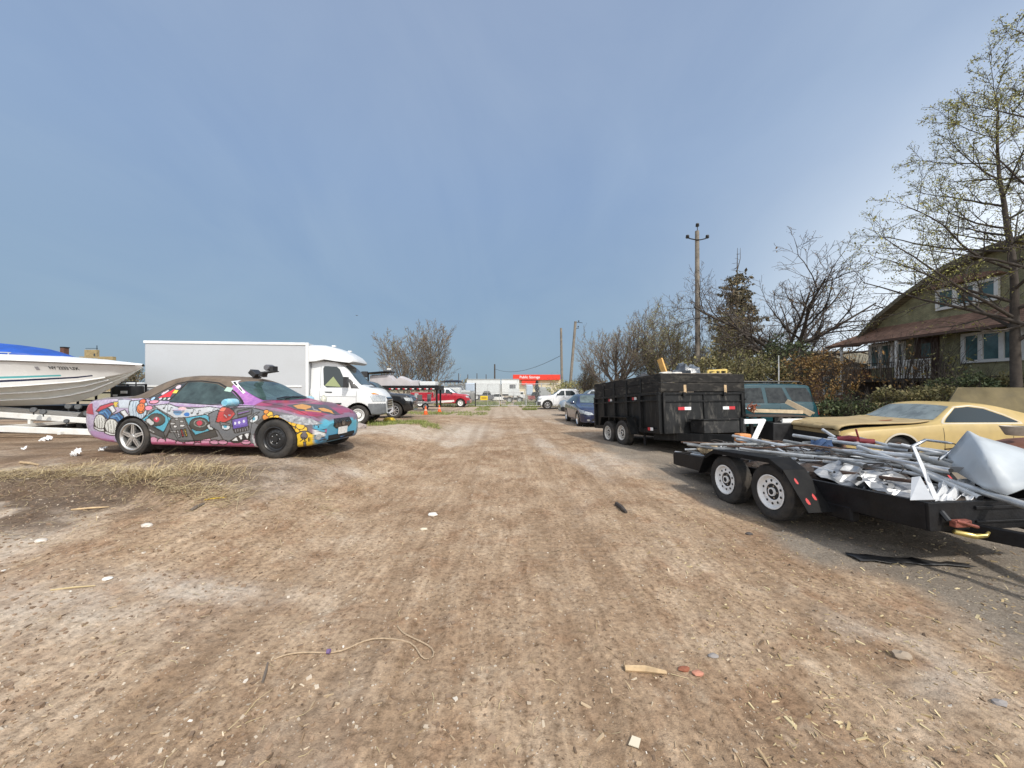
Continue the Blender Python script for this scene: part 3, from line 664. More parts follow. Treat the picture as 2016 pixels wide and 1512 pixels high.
    S_.poly([(745, 500), (960, 480), (1010, 560), (1000, 690), (930, 760), (850, 768), (770, 740), (740, 640)], (190, 208, 220))
    for k in range(5): S_.stroke([(790+k*40, 500), (800+k*38, 620), (830+k*32, 755)], 7, (90, 110, 140))
    S_.ell(925, 510, 45, 40, (226, 96, 50)); S_.ell(915, 605, 62, 76, (232, 120, 50)); S_.stroke([(880, 620), (900, 655), (940, 650), (955, 620)], 9)
    S_.stroke([(895, 560), (905, 580)], 9); S_.stroke([(935, 560), (930, 580)], 9)
    S_.ell(1085, 510, 68, 30, (236, 150, 175), rot=-.1); S_.ell(1025, 600, 58, 38, (236, 150, 175))
    S_.poly([(1090, 565), (1300, 540), (1460, 595), (1620, 605), (1880, 580), (2060, 610), (2060, 720), (1700, 725), (1400, 745), (1330, 700), (1230, 650)], (204, 210, 216), 12)
    S_.ell(1440, 660, 60, 45, (120, 170, 215), 0); S_.ell(1570, 690, 40, 30, (40, 120, 200), 0); S_.ell(1500, 610, 60, 25, (230, 190, 195), 0)
    for x, yy in ((1240, 580), (1320, 620), (1640, 650), (1720, 660), (1920, 640), (1975, 650)):
        S_.ell(x, yy+22, 16, 12, (15, 15, 15), 0); S_.stroke([(x+14, yy+22), (x+20, yy-32), (x+45, yy-20)], 8)
    # two turntables and the mixer between them
    S_.poly([(895, 775), (1235, 945), (1350, 745), (1330, 900), (1245, 1030), (1000, 930)], (70, 72, 74)); S_.poly([(930, 760), (1140, 612), (1350, 745), (1235, 945)], (84, 178, 204))
    S_.poly([(1235, 945), (1350, 745), (1330, 900), (1248, 1030)], (96, 98, 100)); S_.stroke([(980, 880), (1100, 945)], 10, (215, 215, 215))
    S_.ell(1140, 765, 125, 88, (62, 66, 64)); S_.ell(1140, 765, 70, 50, (80, 84, 82), 0); S_.ell(1142, 762, 40, 36, (205, 50, 80), 0); S_.ell(1142, 748, 12, 18, (245, 225, 230), 0)
    S_.stroke([(1010, 700), (1040, 640), (1100, 615), (1140, 610)], 24); S_.stroke([(1010, 700), (1040, 640), (1100, 615), (1140, 610)], 10, (180, 190, 195))
    S_.poly([(985, 760), (1040, 740), (1110, 800), (1100, 840), (1060, 850), (1000, 800)], (205, 210, 210))
    S_.poly([(1350, 745), (1530, 735), (1600, 900), (1660, 1070), (1480, 1085), (1270, 1025), (1330, 900)], (104, 106, 108))
    for x, yy, a, c_ in ((1370, 820, 34, 200), (1430, 760, 22, 190), (1500, 790, 28, 195), (1405, 862, 26, 235), (1510, 850, 34, 235), (1370, 935, 44, 150)): S_.poly([(x-a, yy-14), (x+a, yy-18), (x+a, yy+12), (x-a, yy+16)], (c_, c_, c_), 9)
    for x, yy, c_ in ((1440, 968, (225, 225, 228)), (1494, 955, (200, 45, 60)), (1545, 950, (215, 185, 60))):
        S_.poly([(x-18, yy-50), (x+8, yy-58), (x+24, yy+50), (x+2, yy+58)], c_, 14)
        for k in (-25, 0, 25): S_.stroke([(x-14+k*.15, yy+k), (x+18+k*.15, yy+k-4)], 8)
    S_.poly([(1540, 740), (1840, 690), (2010, 800), (1960, 900), (1680, 985)], (84, 178, 204)); S_.poly([(1600, 900), (1680, 985), (1965, 905), (2000, 1000), (1700, 1070), (1660, 1070)], (62, 64, 66))
    S_.ell(1750, 830, 140, 95, (58, 62, 60)); S_.ell(1760, 815, 90, 55, (150, 155, 150), 0); S_.ell(1760, 815, 78, 46, (64, 68, 66), 0); S_.ell(1750, 812, 40, 36, (205, 50, 80), 0)
    S_.stroke([(1820, 680), (1900, 660), (1950, 720), (1930, 800)], 26); S_.stroke([(1820, 680), (1900, 660), (1950, 720), (1930, 800)], 11, (180, 190, 195))
    S_.poly([(1850, 850), (1910, 810), (1970, 860), (1940, 910), (1880, 905)], (205, 210, 210))
    S_.k = 'B'   # cassette monster on the door, yellow letters on the wing
    S_.poly([(-60, 640), (30, 590), (250, 560), (500, 555), (600, 580), (690, 600), (660, 720), (590, 800), (540, 900), (520, 1040), (340, 1000), (230, 1010), (120, 980), (60, 860), (-40, 800)], (112, 116, 122))
    S_.poly([(310, 600), (500, 560), (505, 640), (330, 690)], (90, 92, 98)); S_.stroke([(330, 650), (470, 610)], 20); S_.stroke([(330, 635), (460, 600)], 8, (150, 100, 190))
    S_.poly([(35, 745), (70, 600), (110, 545), (190, 550), (260, 590), (290, 640), (225, 720), (130, 758)], (204, 56, 56)); S_.poly([(70, 600), (100, 548), (170, 552), (140, 610)], (235, 120, 95), 6)
    S_.stroke([(145, 650), (180, 680)], 9, (250, 240, 240)); S_.ell(215, 655, 20, 12, (170, 190, 205), 0)
    S_.poly([(243, 712), (450, 668), (468, 800), (262, 842)], (96, 74, 170)); S_.poly([(285, 712), (430, 685), (445, 770), (300, 800)], (122, 98, 196), 0)
    for x, yy in ((290, 760), (345, 750), (405, 735)): S_.ell(x, yy, 14, 20, (240, 240, 250), 0)
    S_.poly([(262, 842), (470, 800), (475, 850), (285, 892)], (50, 50, 56));
    for k in range(6): S_.stroke([(290+k*32, 842-k*6), (298+k*32, 885-k*7)], 7, (160, 160, 165))
    S_.ell(168, 805, 62, 48, (225, 232, 236)); S_.ell(160, 800, 24, 26, (80, 170, 200), 0); S_.poly([(90, 740), (230, 770), (235, 800), (150, 785), (95, 790)], (112, 116, 122), 10)
    S_.ell(540, 705, 66, 40, (225, 232, 236), rot=-.7); S_.ell(535, 700, 22, 22, (80, 170, 200), 0); S_.poly([(470, 690), (560, 620), (610, 610), (560, 650), (490, 720)], (112, 116, 122), 10)
    S_.poly([(205, 1000), (300, 940), (420, 900), (490, 890), (470, 980), (400, 990), (330, 1020), (260, 1025)], (40, 40, 44))
    for a in ((225, 995, 300, 935, 320, 1005), (320, 930, 385, 905, 365, 1000), (400, 900, 475, 890, 445, 985)): S_.poly([(a[0], a[1]), (a[2], a[3]), (a[4], a[5])], (236, 236, 236), 9)
    S_.poly([(560, 760), (640, 700), (700, 740), (760, 760), (640, 790)], (70, 74, 78), 8); S_.poly([(-60, 990), (40, 980), (130, 1020), (230, 1040), (340, 1030), (430, 1010), (520, 1040), (525, 1130), (-60, 1100)], (196, 84, 130), 0, (160, 66, 115))
    for x in (0, 110, 420): S_.ell(x, 1015, 62, 34, (228, 160, 190))
    S_.poly([(690, 580), (1000, 640), (1500, 760), (1300, 830), (1250, 1000), (1060, 900), (900, 770), (700, 770)], (104, 100, 108), 0)
    for i, (x, yy, r_) in enumerate(((690, 680, 46), (740, 640, 42), (770, 690, 40), (830, 690, 44), (880, 720, 46), (930, 690, 40), (950, 745, 44), (1010, 770, 44), (1000, 700, 36), (1070, 770, 42), (1050, 840, 40), (1120, 850, 44), (690, 610, 34))):
        S_.ell(x, yy, r_, r_*.85, (236, 186, 40) if i % 4 else (226, 140, 40), 10)
    for x, yy, a in ((1190, 840, .2), (1150, 800, .1)): S_.ell(x, yy, 58, 44, (240, 196, 60), 10, a)
    S_.ell(1205, 985, 138, 120, (238, 196, 36), 16); S_.ell(1200, 930, 46, 40, (104, 100, 108), 12); S_.poly([(1170, 870), (1230, 870), (1225, 900), (1180, 900)], (104, 100, 108), 0)
    S_.poly([(1190, 1010), (1222, 1010), (1236, 1110), (1200, 1100)], (104, 100, 108), 10)
    S_.stroke([(1190, 945), (1160, 955), (1185, 975), (1150, 1000)], 12); S_.stroke([(1205, 1005), (1205, 950), (1225, 965), (1205, 980), (1230, 1005)], 12); S_.stroke([(1255, 1000), (1258, 955), (1285, 965), (1262, 978), (1290, 990), (1255, 1000)], 12)
    S_.poly([(520, 900), (560, 1120), (530, 1120), (505, 960)], (190, 190, 192), 0)
    S_.poly([(1080, 1100), (1320, 1080), (1360, 1200), (1060, 1200)], (165, 168, 172), 0)
    blue = [(1310, 820), (1480, 720), (1650, 700), (1830, 690), (1960, 760), (1960, 1040), (1700, 1080), (1480, 1120), (1330, 1110), (1350, 1000), (1340, 900)]
    S_.poly(blue, (92, 190, 214), 0, (46, 138, 200)); S_.poly([(1330, 1030), (1420, 1060), (1480, 1120), (1310, 1130)], (190, 205, 140), 0); S_.poly([(1650, 800), (1800, 780), (1860, 830), (1700, 860)], (130, 205, 190), 0)
    S_.poly([(1640, 940), (1960, 880), (1960, 960), (1700, 1000)], (40, 120, 190), 0)
    for k in range(4): S_.poly([(1325+k*38, 850+k*12), (1362+k*36, 845+k*12), (1370+k*34, 905+k*10), (1340+k*36, 925+k*8)], (238, 240, 240), 9)
    S_.poly([(1340, 940), (1470, 950), (1480, 985), (1400, 985), (1345, 970)], (46, 138, 200), 9)
    S_.poly([(1470, 845), (1560, 825), (1670, 822), (1660, 890), (1580, 940), (1510, 920)], (214, 84, 140), 11); S_.poly([(1505, 850), (1580, 835), (1650, 830), (1620, 880), (1560, 890)], (240, 240, 240), 8); S_.ell(1590, 848, 20, 15, (20, 20, 24), 0)
    # bonnet: magenta to red with grey streaks and two orange flames
    S_.on = hm; S_.poly([(500, 380), (2000, 380), (2000, 860), (500, 860)], (176, 44, 110), 0, (150, 50, 56))
    m = hm; w = np.clip((vnoise(S_.sp['B'][0]/170, S_.sp['B'][1]/34, 4)-.42)*3.2, 0, 1)[:, None]*m[:, None]; c[:] = c*(1-.72*w)+lin(70, 62, 68)*.72*w
    w = np.clip((vnoise(S_.sp['B'][0]/120+9, S_.sp['B'][1]/40, 14)-.58)*3.4, 0, 1)[:, None]*m[:, None]; c[:] = c*(1-w)+lin(196, 60, 78)*w
    S_.poly([(960, 520), (1180, 495), (1500, 520), (1680, 640), (1600, 660), (1400, 610), (1150, 600)], (70, 66, 66), 0)
    S_.poly([(1040, 525), (1180, 500), (1300, 530), (1290, 560), (1220, 585), (1110, 570)], (224, 156, 50), 9); S_.poly([(1370, 560), (1460, 550), (1570, 590), (1615, 655), (1540, 620), (1440, 605)], (224, 156, 50), 9)
    S_.stroke([(1220, 590), (1330, 600), (1420, 610)], 16, (214, 150, 60)); S_.stroke([(1310, 540), (1330, 580), (1380, 590)], 9, (190, 186, 180)); S_.stroke([(740, 570), (850, 590), (960, 610), (1080, 630)], 12, (228, 170, 200)); S_.stroke([(760, 620), (920, 650)], 26, (60, 50, 58))
    gr = vnoise(px*3, py*3, 20)[:, None]; du = (fbm(px*.05, py*.12, 4, 61)[:, None]*.55+.12*sm(.5, .2, z)[:, None]); c = c*(.70+.24*gr); return c*(1-du*.45)+lin(150, 135, 115)*du*.30
pm = bpy.data.materials.new('graffiti_paint'); pm.use_nodes = True; nt = pm.node_tree; b = nt.nodes['Principled BSDF']
L(nt, N(nt, 'ShaderNodeAttribute', attribute_name='paint').outputs['Color'], b.inputs['Base Color']); b.inputs['Roughness'].default_value = .38; b.inputs['Coat Weight'].default_value = .25
SOFT = mat('soft_top_canvas', (.125, .098, .075), .9, var=.35, vs=5, dirt=(.20, .13, .085), da=.5, ds=2.5, bump=.25, bs=60)
T = thing('graffiti_car', 'convertible with a brown soft top, sprayed all over with colourful cartoon graffiti', 'car', SOL_O, SOL_H)
def softmask(t, y, z): bt = pw(t, SOL['belt']); return (z > bt+.012+.0*t) & (t > 2.02) & (t < 3.88)
door_poly = lambda t, y, z, s: (y*s > .55) & (z > .28) & (z < pw(t, SOL['belt'])) & (t > 1.38) & (t < 2.98-.12*np.clip(.6-z, 0, 1))
Bv = car_body(T, SOL, [pm, pm], [('hood', pm, hoodmask), ('soft_top', SOFT, softmask), ('door', pm, lambda t, y, z: door_poly(t, y, z, -1)), ('door', pm, lambda t, y, z: door_poly(t, y, z, 1)),
     ('front_bumper', pm, lambda t, y, z: (t < .66) & (z < .56))], dt=.0115, dens=4.2, colour=sol_colour)
SG = mat('convertible_glass', (.035, .055, .055), .07, var=.5, vs=5)
for vw, s in (('R', -1), ('L', 1)):
    lay(Bv, 'side_window', [(1.62, .90), (1.95, 1.10), (2.3, 1.245), (2.62, 1.28), (2.86, 1.275), (2.98, .94), (2.3, .90)], vw, SG, T)
    wq = lay(Bv, 'quarter_window', [(3.0, .945), (2.90, 1.27), (3.02, 1.24), (3.2, 1.13), (3.42, .97)], vw, mat('sticker_glass', (.05, .055, .06), .15, var=.4, vs=9), T)
    mbs = MB()
    for pts, k in (([(3.24, 1.0), (3.02, 1.02), (3.04, 1.16)], 0), (ell(3.0, 1.19, .05, .035, 10), 1), ([(3.03, 1.08), (2.95, 1.08), (2.95, 1.13), (3.03, 1.14)], 2), (ell(3.32, .985, .03, .028, 10), 3), (ell(3.2, 1.08, .03, .025, 8), 1), ([(3.24, 1.06), (3.19, 1.05), (3.13, 1.12), (3.16, 1.14)], 1), (ell(3.02, .985, .02, .02, 8), 1), (ell(3.1, .985, .02, .02, 8), 4), (ell(3.18, .985, .025, .02, 8), 1)):
        v, f = fit(Bv, pts, vw, .007, .1); mbs.add(v, f, k)
    mbs.build('sticker', [mat('sticker_red', (.62, .03, .04), .4), mat('sticker_pale', (.55, .45, .5), .5), mat('sticker_yellow', (.6, .5, .08), .4), mat('sticker_blue', (.3, .45, .65), .4), mat('sticker_green', (.35, .5, .4), .5)], wq)
lay(Bv, 'windshield', [(1.42, -.62), (1.36, -.3), (1.35, 0), (1.36, .3), (1.42, .62), (1.78, .6), (2.0, .54), (2.04, .3), (2.05, 0), (2.04, -.3), (2.0, -.54), (1.78, -.6)], 'T', mat('windshield_glass', (.05, .085, .082), .05, var=.55, vs=3), T, .005, .07)
vs_, fs_ = [], []
stp = MB(); v, f = fit(Bv, ribbon([(2.10, 1.30), (1.92, 1.19), (1.76, 1.08)], .028), 'R', .008, .06); stp.add(v, f); v, f = fit(Bv, ribbon([(2.06, 1.275), (1.96, 1.215)], .012), 'R', .012, .06); stp.add(v, f, 1); v, f = fit(Bv, ribbon([(1.91, 1.185), (1.82, 1.12)], .012), 'R', .012, .06); stp.add(v, f, 1); stp.build('pillar_sticker', [REFW, DARK], T)
lay(Bv, 'window_sticker', [(1.98, 1.10), (1.98, 1.17), (2.10, 1.19), (2.10, 1.12)], 'R', mat('sticker_mint', (.35, .5, .42), .4), T, .008, .1)
mbw = MB()
for s in (-1, 1): mbw.tube([Vector((2.44-1.38, s*.1-.25, .985)), Vector((2.44-1.45, s*.1+.05, 1.01)), Vector((2.44-1.43, s*.1+.4, .995))], .012, 6)
mbw.build('wiper', BLKP, T)
for s, vw in ((-1, 'R'), (1, 'L')):
    v, f = fit(Bv, [(.36, .555), (.46, .655), (.70, .72), (.86, .735), (.90, .70), (.74, .62), (.52, .555)], vw, .006, .05)
    obj('headlight', v, f, mat('headlight_smoked', (.13, .13, .14), .12, .2, c2=(.48, .49, .5), vs=16), T, True)
    v, f = fit(Bv, [(4.55, .70), (4.62, .90), (4.84, .86), (4.84, .72)], vw, .006, .08); obj('tail_light', v, f, mat('painted_lens', (.36, .05, .07), .3), T, True)
v, f = fit(Bv, [(-.30, .50), (-.25, .62), (.25, .62), (.30, .50), (.2, .44), (-.2, .44)], 'F', .006, .06); gr_ = obj('grille', v, f, BLKP, T)
mbg = MB()
for k in range(-5, 6): v, f = fit(Bv, ribbon([(k*.045, .46), (k*.045, .60)], .008), 'F', .012, .1); mbg.add(v, f)
v, f = fit(Bv, ell(0, .53, .05, .045, 14), 'F', .016); mbg.add(v, f); mbg.build('grille_bar', CHROME, gr_)
v, f = fit(Bv, [(-.42, .24), (-.42, .34), (.42, .34), (.42, .24)], 'F', .006, .08); obj('air_intake', v, f, DARK, T)
v, f = fit(Bv, [(-.15, .33), (-.15, .46), (.15, .46), (.15, .33)], 'F', .014, .08); obj('licence_plate', v, f, PLATE, T)
for s in (-1, 1): v, f = fit(Bv, ell(s*.62, .34, .055, .05, 12), 'F', .008, .05); obj('fog_lamp', v, f, LENS, T)
seams(Bv, [[(1.38, .86), (1.36, .7), (1.40, .5), (1.46, .28)], [(2.98, .93), (2.99, .7), (2.92, .5), (2.8, .28)], [(1.46, .28), (2.8, .28)]], 'RL', T, .008)
seams(Bv, [[(.42, -.69), (.9, -.705), (1.36, -.70)], [(.42, .69), (.9, .705), (1.36, .70)], [(.42, -.69), (.24, -.4), (.18, 0), (.24, .4), (.42, .69)]], 'T', T, .008)
seams(Bv, [[(1.60, .90), (1.93, 1.11), (2.28, 1.262), (2.62, 1.30), (2.9, 1.29), (3.08, 1.25), (3.24, 1.14), (3.46, .965)], [(2.995, .95), (2.88, 1.28)]], 'RL', T, .022)
seams(Bv, [[(1.36, .87), (2.2, .893), (2.98, .935)]], 'RL', T, .012)
for s in (-1, 1):
    h = MB(); h.tube([(2.44-2.86, s*.905, .80), (2.44-2.84, s*.935, .80), (2.44-2.68, s*.935, .795), (2.44-2.66, s*.905, .795)], .012, 6)
    dl = [o for o in T.children if o.name.startswith('door')][0 if s < 0 else 1]; h.build('door_handle', mat('handle_paint', (.40, .34, .46), .4), dl)
mirror_pair(Bv, T, 1.72, .93, .86, mat('mirror_blue', (.12, .40, .55), .35, c2=(.42, .58, .64), vs=9), (.16, .22, .14))
al = mat('alloy_rim', (.60, .59, .57), .3, .8, var=.12); stl = mat('black_steel_rim', (.015, .015, .016), .35)
for s in (-1, 1):
    add_wheel(T, (2.44-3.70, s*.80, .325), .327, .215, .235, 'alloy', s, al)
    add_wheel(T, (2.44-.98, s*.80, .325), .327, .215, .205, 'steel', s, stl)
zr = SOL_O.z   # gadgets fixed to the soft top
g1 = thing('tape_deck', 'black tilted box lying on the soft top of the graffiti car', 'box', SOL_O+Matrix.Rotation(SOL_H, 3, 'Z') @ Vector((.15, .2, 1.41)), SOL_H)
m1 = MB(); m1.box((0, 0, .05), (.16, .2, .10), M=Matrix.Rotation(R(38), 4, 'Y')); m1.build('case', BLKP, g1, bevel=.01)
m1 = MB(); m1.prism([(.12, -.02), (.16, .08), (.21, .10), (.22, -.02)], -.04, .04); m1.build('fin', mat('grey_plastic', (.3, .3, .31), .5), g1, bevel=.008)
g2 = thing('roof_turbine', 'grey turbine-like drum on a black bracket above the windscreen of the graffiti car', 'ornament', SOL_O+Matrix.Rotation(SOL_H, 3, 'Z') @ Vector((.40, .1, 1.40)), SOL_H)
m1 = MB(); m1.prism([(-.06, 0), (-.02, .09), (.28, .11), (.28, .09), (.04, .06), (.02, 0)], -.07, .07); m1.build('bracket', BLKP, g2, bevel=.006)
m1 = MB(); m1.lathe([(.05, -.09), (.06, -.07), (.064, .05), (.056, .08), (.0005, .08)], 20, 'Y', M=Matrix.Translation((.13, 0, .17))); m1.build('drum', mat('grey_metal_drum', (.17, .17, .18), .4, .5), g2, smooth=40)
m1 = MB(); m1.box((.22, 0, .15), (.07, .14, .10)); m1.build('outlet', BLKP, g2, bevel=.008)
# ------------------------------------------------------------------ the other vehicles
def place(o, x, y, h, dz=0): o.location = (x, y, gzf(x, y)+dz); o.rotation_euler = (0, 0, R(h))
def pickup_spec(Ln=5.8, H=1.92, W2=1.0, r=.405, front=.97, wb=3.68, hood=1.22, cab0=1.45, cab1=3.95, bed=1.33):
    return dict(L=Ln, r=r, arches=[(front, r+.075), (front+wb, r+.075)],
      top=[(0, .90), (.04, 1.05), (.15, hood-.05), (.5, hood+.02), (cab0-.1, hood+.10), (cab0+.05, hood+.14), (cab0+.75, H-.07), (cab0+1.1, H), (cab1-.4, H-.01), (cab1-.08, H-.09), (cab1+.03, bed+.05), (cab1+.2, bed), (Ln-.1, bed), (Ln, bed-.1)],
      belt=[(0, .80), (.1, hood-.12), (.5, hood-.04), (cab0, hood+.02), (cab1, hood+.06), (cab1+.2, bed-.05), (Ln-.1, bed-.05), (Ln, bed-.2)],
      bot=[(0, .42), (.3, .36), (front+.5, .40), (Ln-.6, .42), (Ln, .5)],
      w=[(0, .80*W2), (.06, .90*W2), (.25, .97*W2), (.6, W2), (Ln-.2, W2), (Ln-.03, .95*W2), (Ln, .9*W2)],
      wt=[(0, .86), (cab0-.1, .86), (cab0+.75, .73), (cab1-.4, .73), (cab1-.05, .80), (cab1+.2, .9), (Ln, .9)], kr=[(0, .6), (cab0, .7), (cab0+.7, .92), (cab1-.2, .9), (Ln, .6)], nose=(.05, .4), bow=.06)
def pickup(name, label, cat, pm_, sp, x, y, h, rim='multi', grille=BLKP, trim=None, roof=None, dz=0, rimm=None):
    T = thing(name, label, cat); Ln = sp['L']; c0 = sp['c0'] if 'c0' in sp else 1.45; pan = []
    bl = lambda t: pw(t, sp['belt'])
    pan.append(('hood', pm_ if roof is None else roof, lambda t, y, z: (t < c0-.06) & (np.abs(y) < .80) & (z > bl(t)+.002) & (t > .12)))
    if roof is not None: pan.append(('roof', roof, lambda t, y, z: (t > c0) & (t < 4.0) & (z > bl(t)+.12)))
    for s in (-1, 1):
        pan.append(('door', pm_, lambda t, y, z, s=s: (y*s > .5) & (t > c0+.05) & (t < c0+1.15) & (z > .5) & (z < bl(t))))
        pan.append(('door', pm_, lambda t, y, z, s=s: (y*s > .5) & (t > c0+1.16) & (t < c0+2.15) & (z > .5) & (z < bl(t))))
    pan.append(('bumper', trim or pm_, lambda t, y, z: (t < .35) & (z < .72)))
    B = car_body(T, sp, [pm_, pm_], pan, dt=.035, dens=1.5); H = max(p[1] for p in sp['top']); b0 = float(bl(c0+.8))+.02; zt = H-.17
    for vw in 'RL':
        lay(B, 'side_window', [(c0+.38, b0), (c0+.80, zt-.01), (c0+1.12, zt), (c0+1.12, b0)], vw, GLASS, T)
        lay(B, 'side_window', [(c0+1.20, b0), (c0+1.20, zt), (c0+1.85, zt-.02), (c0+2.1, b0+.25), (c0+2.1, b0)], vw, GLASS, T)
    lay(B, 'windshield', [(c0+.08, -.72), (c0+.04, 0), (c0+.08, .72), (c0+.68, .62), (c0+.72, 0), (c0+.68, -.62)], 'T', mat('truck_windshield', (.05, .075, .08), .06, var=.4), T, .006, .09)
    W2 = max(p[1] for p in sp['w']); hd = sp['top'][2][1]
    for s, vw in ((-1, 'R'), (1, 'L')):
        lay(B, 'headlight', [(.06, hd-.30), (.06, hd-.12), (.48, hd-.10), (.38, hd-.26)], vw, LENS, T, .008, .06)
        lay(B, 'headlight', [(s*W2*.62, hd-.32), (s*W2*.62, hd-.12), (s*W2*.9, hd-.12), (s*W2*.9, hd-.30)], 'F', LENS, T, .01, .06)
        lay(B, 'door_handle', [(c0+.95, b0-.14), (c0+.95, b0-.09), (c0+1.10, b0-.09), (c0+1.10, b0-.14)], vw, BLKP, T, .03, .2)
    gr = lay(B, 'grille', [(-W2*.58, hd-.48), (-W2*.58, hd-.10), (W2*.58, hd-.10), (W2*.58, hd-.48)], 'F', grille, T, .008, .1)
    mb = MB()
    for k in range(4): v, f = fit(B, ribbon([(-W2*.55, hd-.16-k*.09), (0, hd-.16-k*.09), (W2*.55, hd-.16-k*.09)], .025), 'F', .02, .2); mb.add(v, f)
    mb.build('grille_bar', trim or CHROME, gr)
    seams(B, [[(c0+.05, b0-.02), (c0+.05, .5)], [(c0+1.155, b0), (c0+1.155, .5)], [(c0+2.16, b0), (c0+2.16, .5)]], 'RL', T)
    mirror_pair(B, T, c0+.42, b0+.10, W2*.97, BLKP, (.12, .22, .2))
    rm = rimm or mat('bright_alloy', (.7, .7, .7), .25, .9)
    f0 = sp['arches'][0][0]; f1 = sp['arches'][1][0]
    for s in (-1, 1):
        for tw in (f0, f1): add_wheel(T, (Ln/2-tw, s*(W2-.13), sp['r']), sp['r'], .25, sp['r']*.62, rim, s, rm)
    place(T, x, y, h, dz); return T, B
pickup('pickup_truck', 'black pickup truck nosing out from behind the white box truck', 'pickup', paint('black_paint', (.012, .013, .015), .2), pickup_spec(), -7.99, 19.47, 6)
sp = pickup_spec(); pickup('pickup_truck', 'clean white crew cab pickup facing the track beside the gate', 'pickup', paint('white_car_paint', (.78, .79, .80), .25), sp, 5.23, 35.4, 180, trim=mat('grey_trim', (.09, .09, .095), .4))
sp = pickup_spec(Ln=6.3, H=2.02, front=1.0, wb=4.2, hood=1.34, cab1=3.6, bed=1.0, r=.43)
TR, B = pickup('work_truck', 'red work truck with a white cab roof parked side on below the raised flatbed', 'truck', paint('red_truck_paint', (.36, .015, .03), .3), sp, -7.5, 39.4, 0, rim='dual', trim=mat('grey_trim', (.09, .09, .095), .4), roof=paint('white_car_paint', (.78, .79, .80), .25), rimm=WHITE)
m = MB(); m.box((-2.0, -.62, 1.15), (2.1, .6, .75)); m.box((-2.0, .62, 1.15), (2.1, .6, .75)); m.build('tool_body', paint('red_truck_paint', (.36, .015, .03)), TR, bevel=.03)
m = MB(); m.box((-3.1, -.5, .95), (.5, .3, .9)); m.box((-2.4, -.97, 1.2), (.4, .05, .5)); m.build('winch_box', mat('grey_equipment', (.32, .33, .34), .5, var=.3), TR, bevel=.02)

# white box truck
VH = 6.6; VT = thing('box_truck', 'long white box truck with a rounded roof fairing over its cab', 'truck')
VW = mat('truck_white', (.66, .675, .68), .35, var=.03, coat=.3, dirt=(.45, .43, .40), da=.22, ds=1.6)
VB = mat('box_panel', (.44, .46, .48), .5, var=.06, vs=60, dirt=(.35, .34, .32), da=.25, ds=1.2, bump=.06, bs=220)
VS = dict(L=2.5, r=.345, arches=[(.95, .43)], top=[(0, .85), (.04, 1.0), (.2, 1.16), (.7, 1.33), (.85, 1.40), (1.45, 2.08), (1.75, 2.24), (2.5, 2.28)],
  belt=[(0, .78), (.1, .92), (.4, 1.05), (.9, 1.22), (1.4, 1.24), (2.5, 1.26)], bot=[(0, .38), (.2, .33), (1, .38), (2.5, .40)],
  w=[(0, .62), (.05, .72), (.2, .84), (.5, .93), (.9, .97), (2.5, .98)], wt=[(0, .8), (.7, .8), (.9, .8), (1.5, .82), (2.5, .86)], kr=[(0, .7), (.8, .7), (1.5, .9), (2.5, .92)], nose=(.06, .4), bow=.22)
GP = mat('grey_bumper', (.13, .14, .15), .55, var=.2)
Bv = car_body(VT, VS, [VW, VW], [('bumper', GP, lambda t, y, z: (t < .62) & (z < .74)), ('sill', GP, lambda t, y, z: (z < .62) & (t > 1.3)),
  ('hood', VW, lambda t, y, z: (t > .12) & (t < .82) & (np.abs(y) < .7) & (z > pw(t, VS['belt'])+.03)),
  ('door', VW, lambda t, y, z: (y < -.5) & (t > .98) & (t < 2.18) & (z > .62) & (z < 1.24)), ('door', VW, lambda t, y, z: (y > .5) & (t > .98) & (t < 2.18) & (z > .62) & (z < 1.24))], dt=.025, dens=2)
for vw in 'RL':
    lay(Bv, 'side_window', [(1.30, 1.30), (1.58, 1.93), (1.68, 2.02), (2.08, 2.04), (2.12, 1.95), (2.08, 1.38), (1.98, 1.30)], vw, GLASS, VT)
    lay(Bv, 'quarter_window', [(.92, 1.26), (1.18, 1.27), (1.32, 1.62), (1.22, 1.58)], vw, BLKP, VT)
    lay(Bv, 'headlight', [(.10, .80), (.14, .99), (.46, 1.10), (.56, 1.0), (.46, .80)], vw, LENS, VT, .008, .05)
    lay(Bv, 'turn_signal', [(.30, 1.06), (.46, 1.12), (.55, 1.08), (.44, 1.06)], vw, AMB, VT, .012, .05)
    lay(Bv, 'door_handle', [(2.0, 1.13), (2.04, 1.16), (1.80, 1.16), (1.78, 1.12)], vw, BLKP, VT, .02, .2)
wf = MB(); v, f = fit(Bv, [(1.52, 1.32), (1.78, 1.68), (2.05, 1.36)], 'R', .012, .2); wf.add(v, f); wf.build('folded_shade', mat('green_shade', (.27, .31, .16), .8), VT)
lay(Bv, 'windshield', [(.88, -.74), (.84, 0), (.88, .74), (1.44, .68), (1.47, 0), (1.44, -.68)], 'T', mat('truck_windshield', (.05, .075, .08), .06, var=.4), VT, .006, .08)
lay(Bv, 'vent', [(.62, -.45), (.62, .45), (.72, .45), (.72, -.45)], 'T', BLKP, VT, .006, .1)
gr = lay(Bv, 'grille', [(-.42, .56), (-.42, .95), (.42, .95), (.42, .56)], 'F', BLKP, VT, .01, .08); mb = MB()
for k in range(5):
    v, f = fit(Bv, ribbon([(-.42, .59+k*.085), (0, .59+k*.085), (.42, .59+k*.085)], .035), 'F', .024, .1); mb.add(v, f)
mb.build('grille_bar', CHROME, gr)
v, f = fit(Bv, [(-.45, .40), (-.45, .50), (.45, .50), (.45, .40)], 'F', .01, .1); obj('air_intake', v, f, DARK, VT)
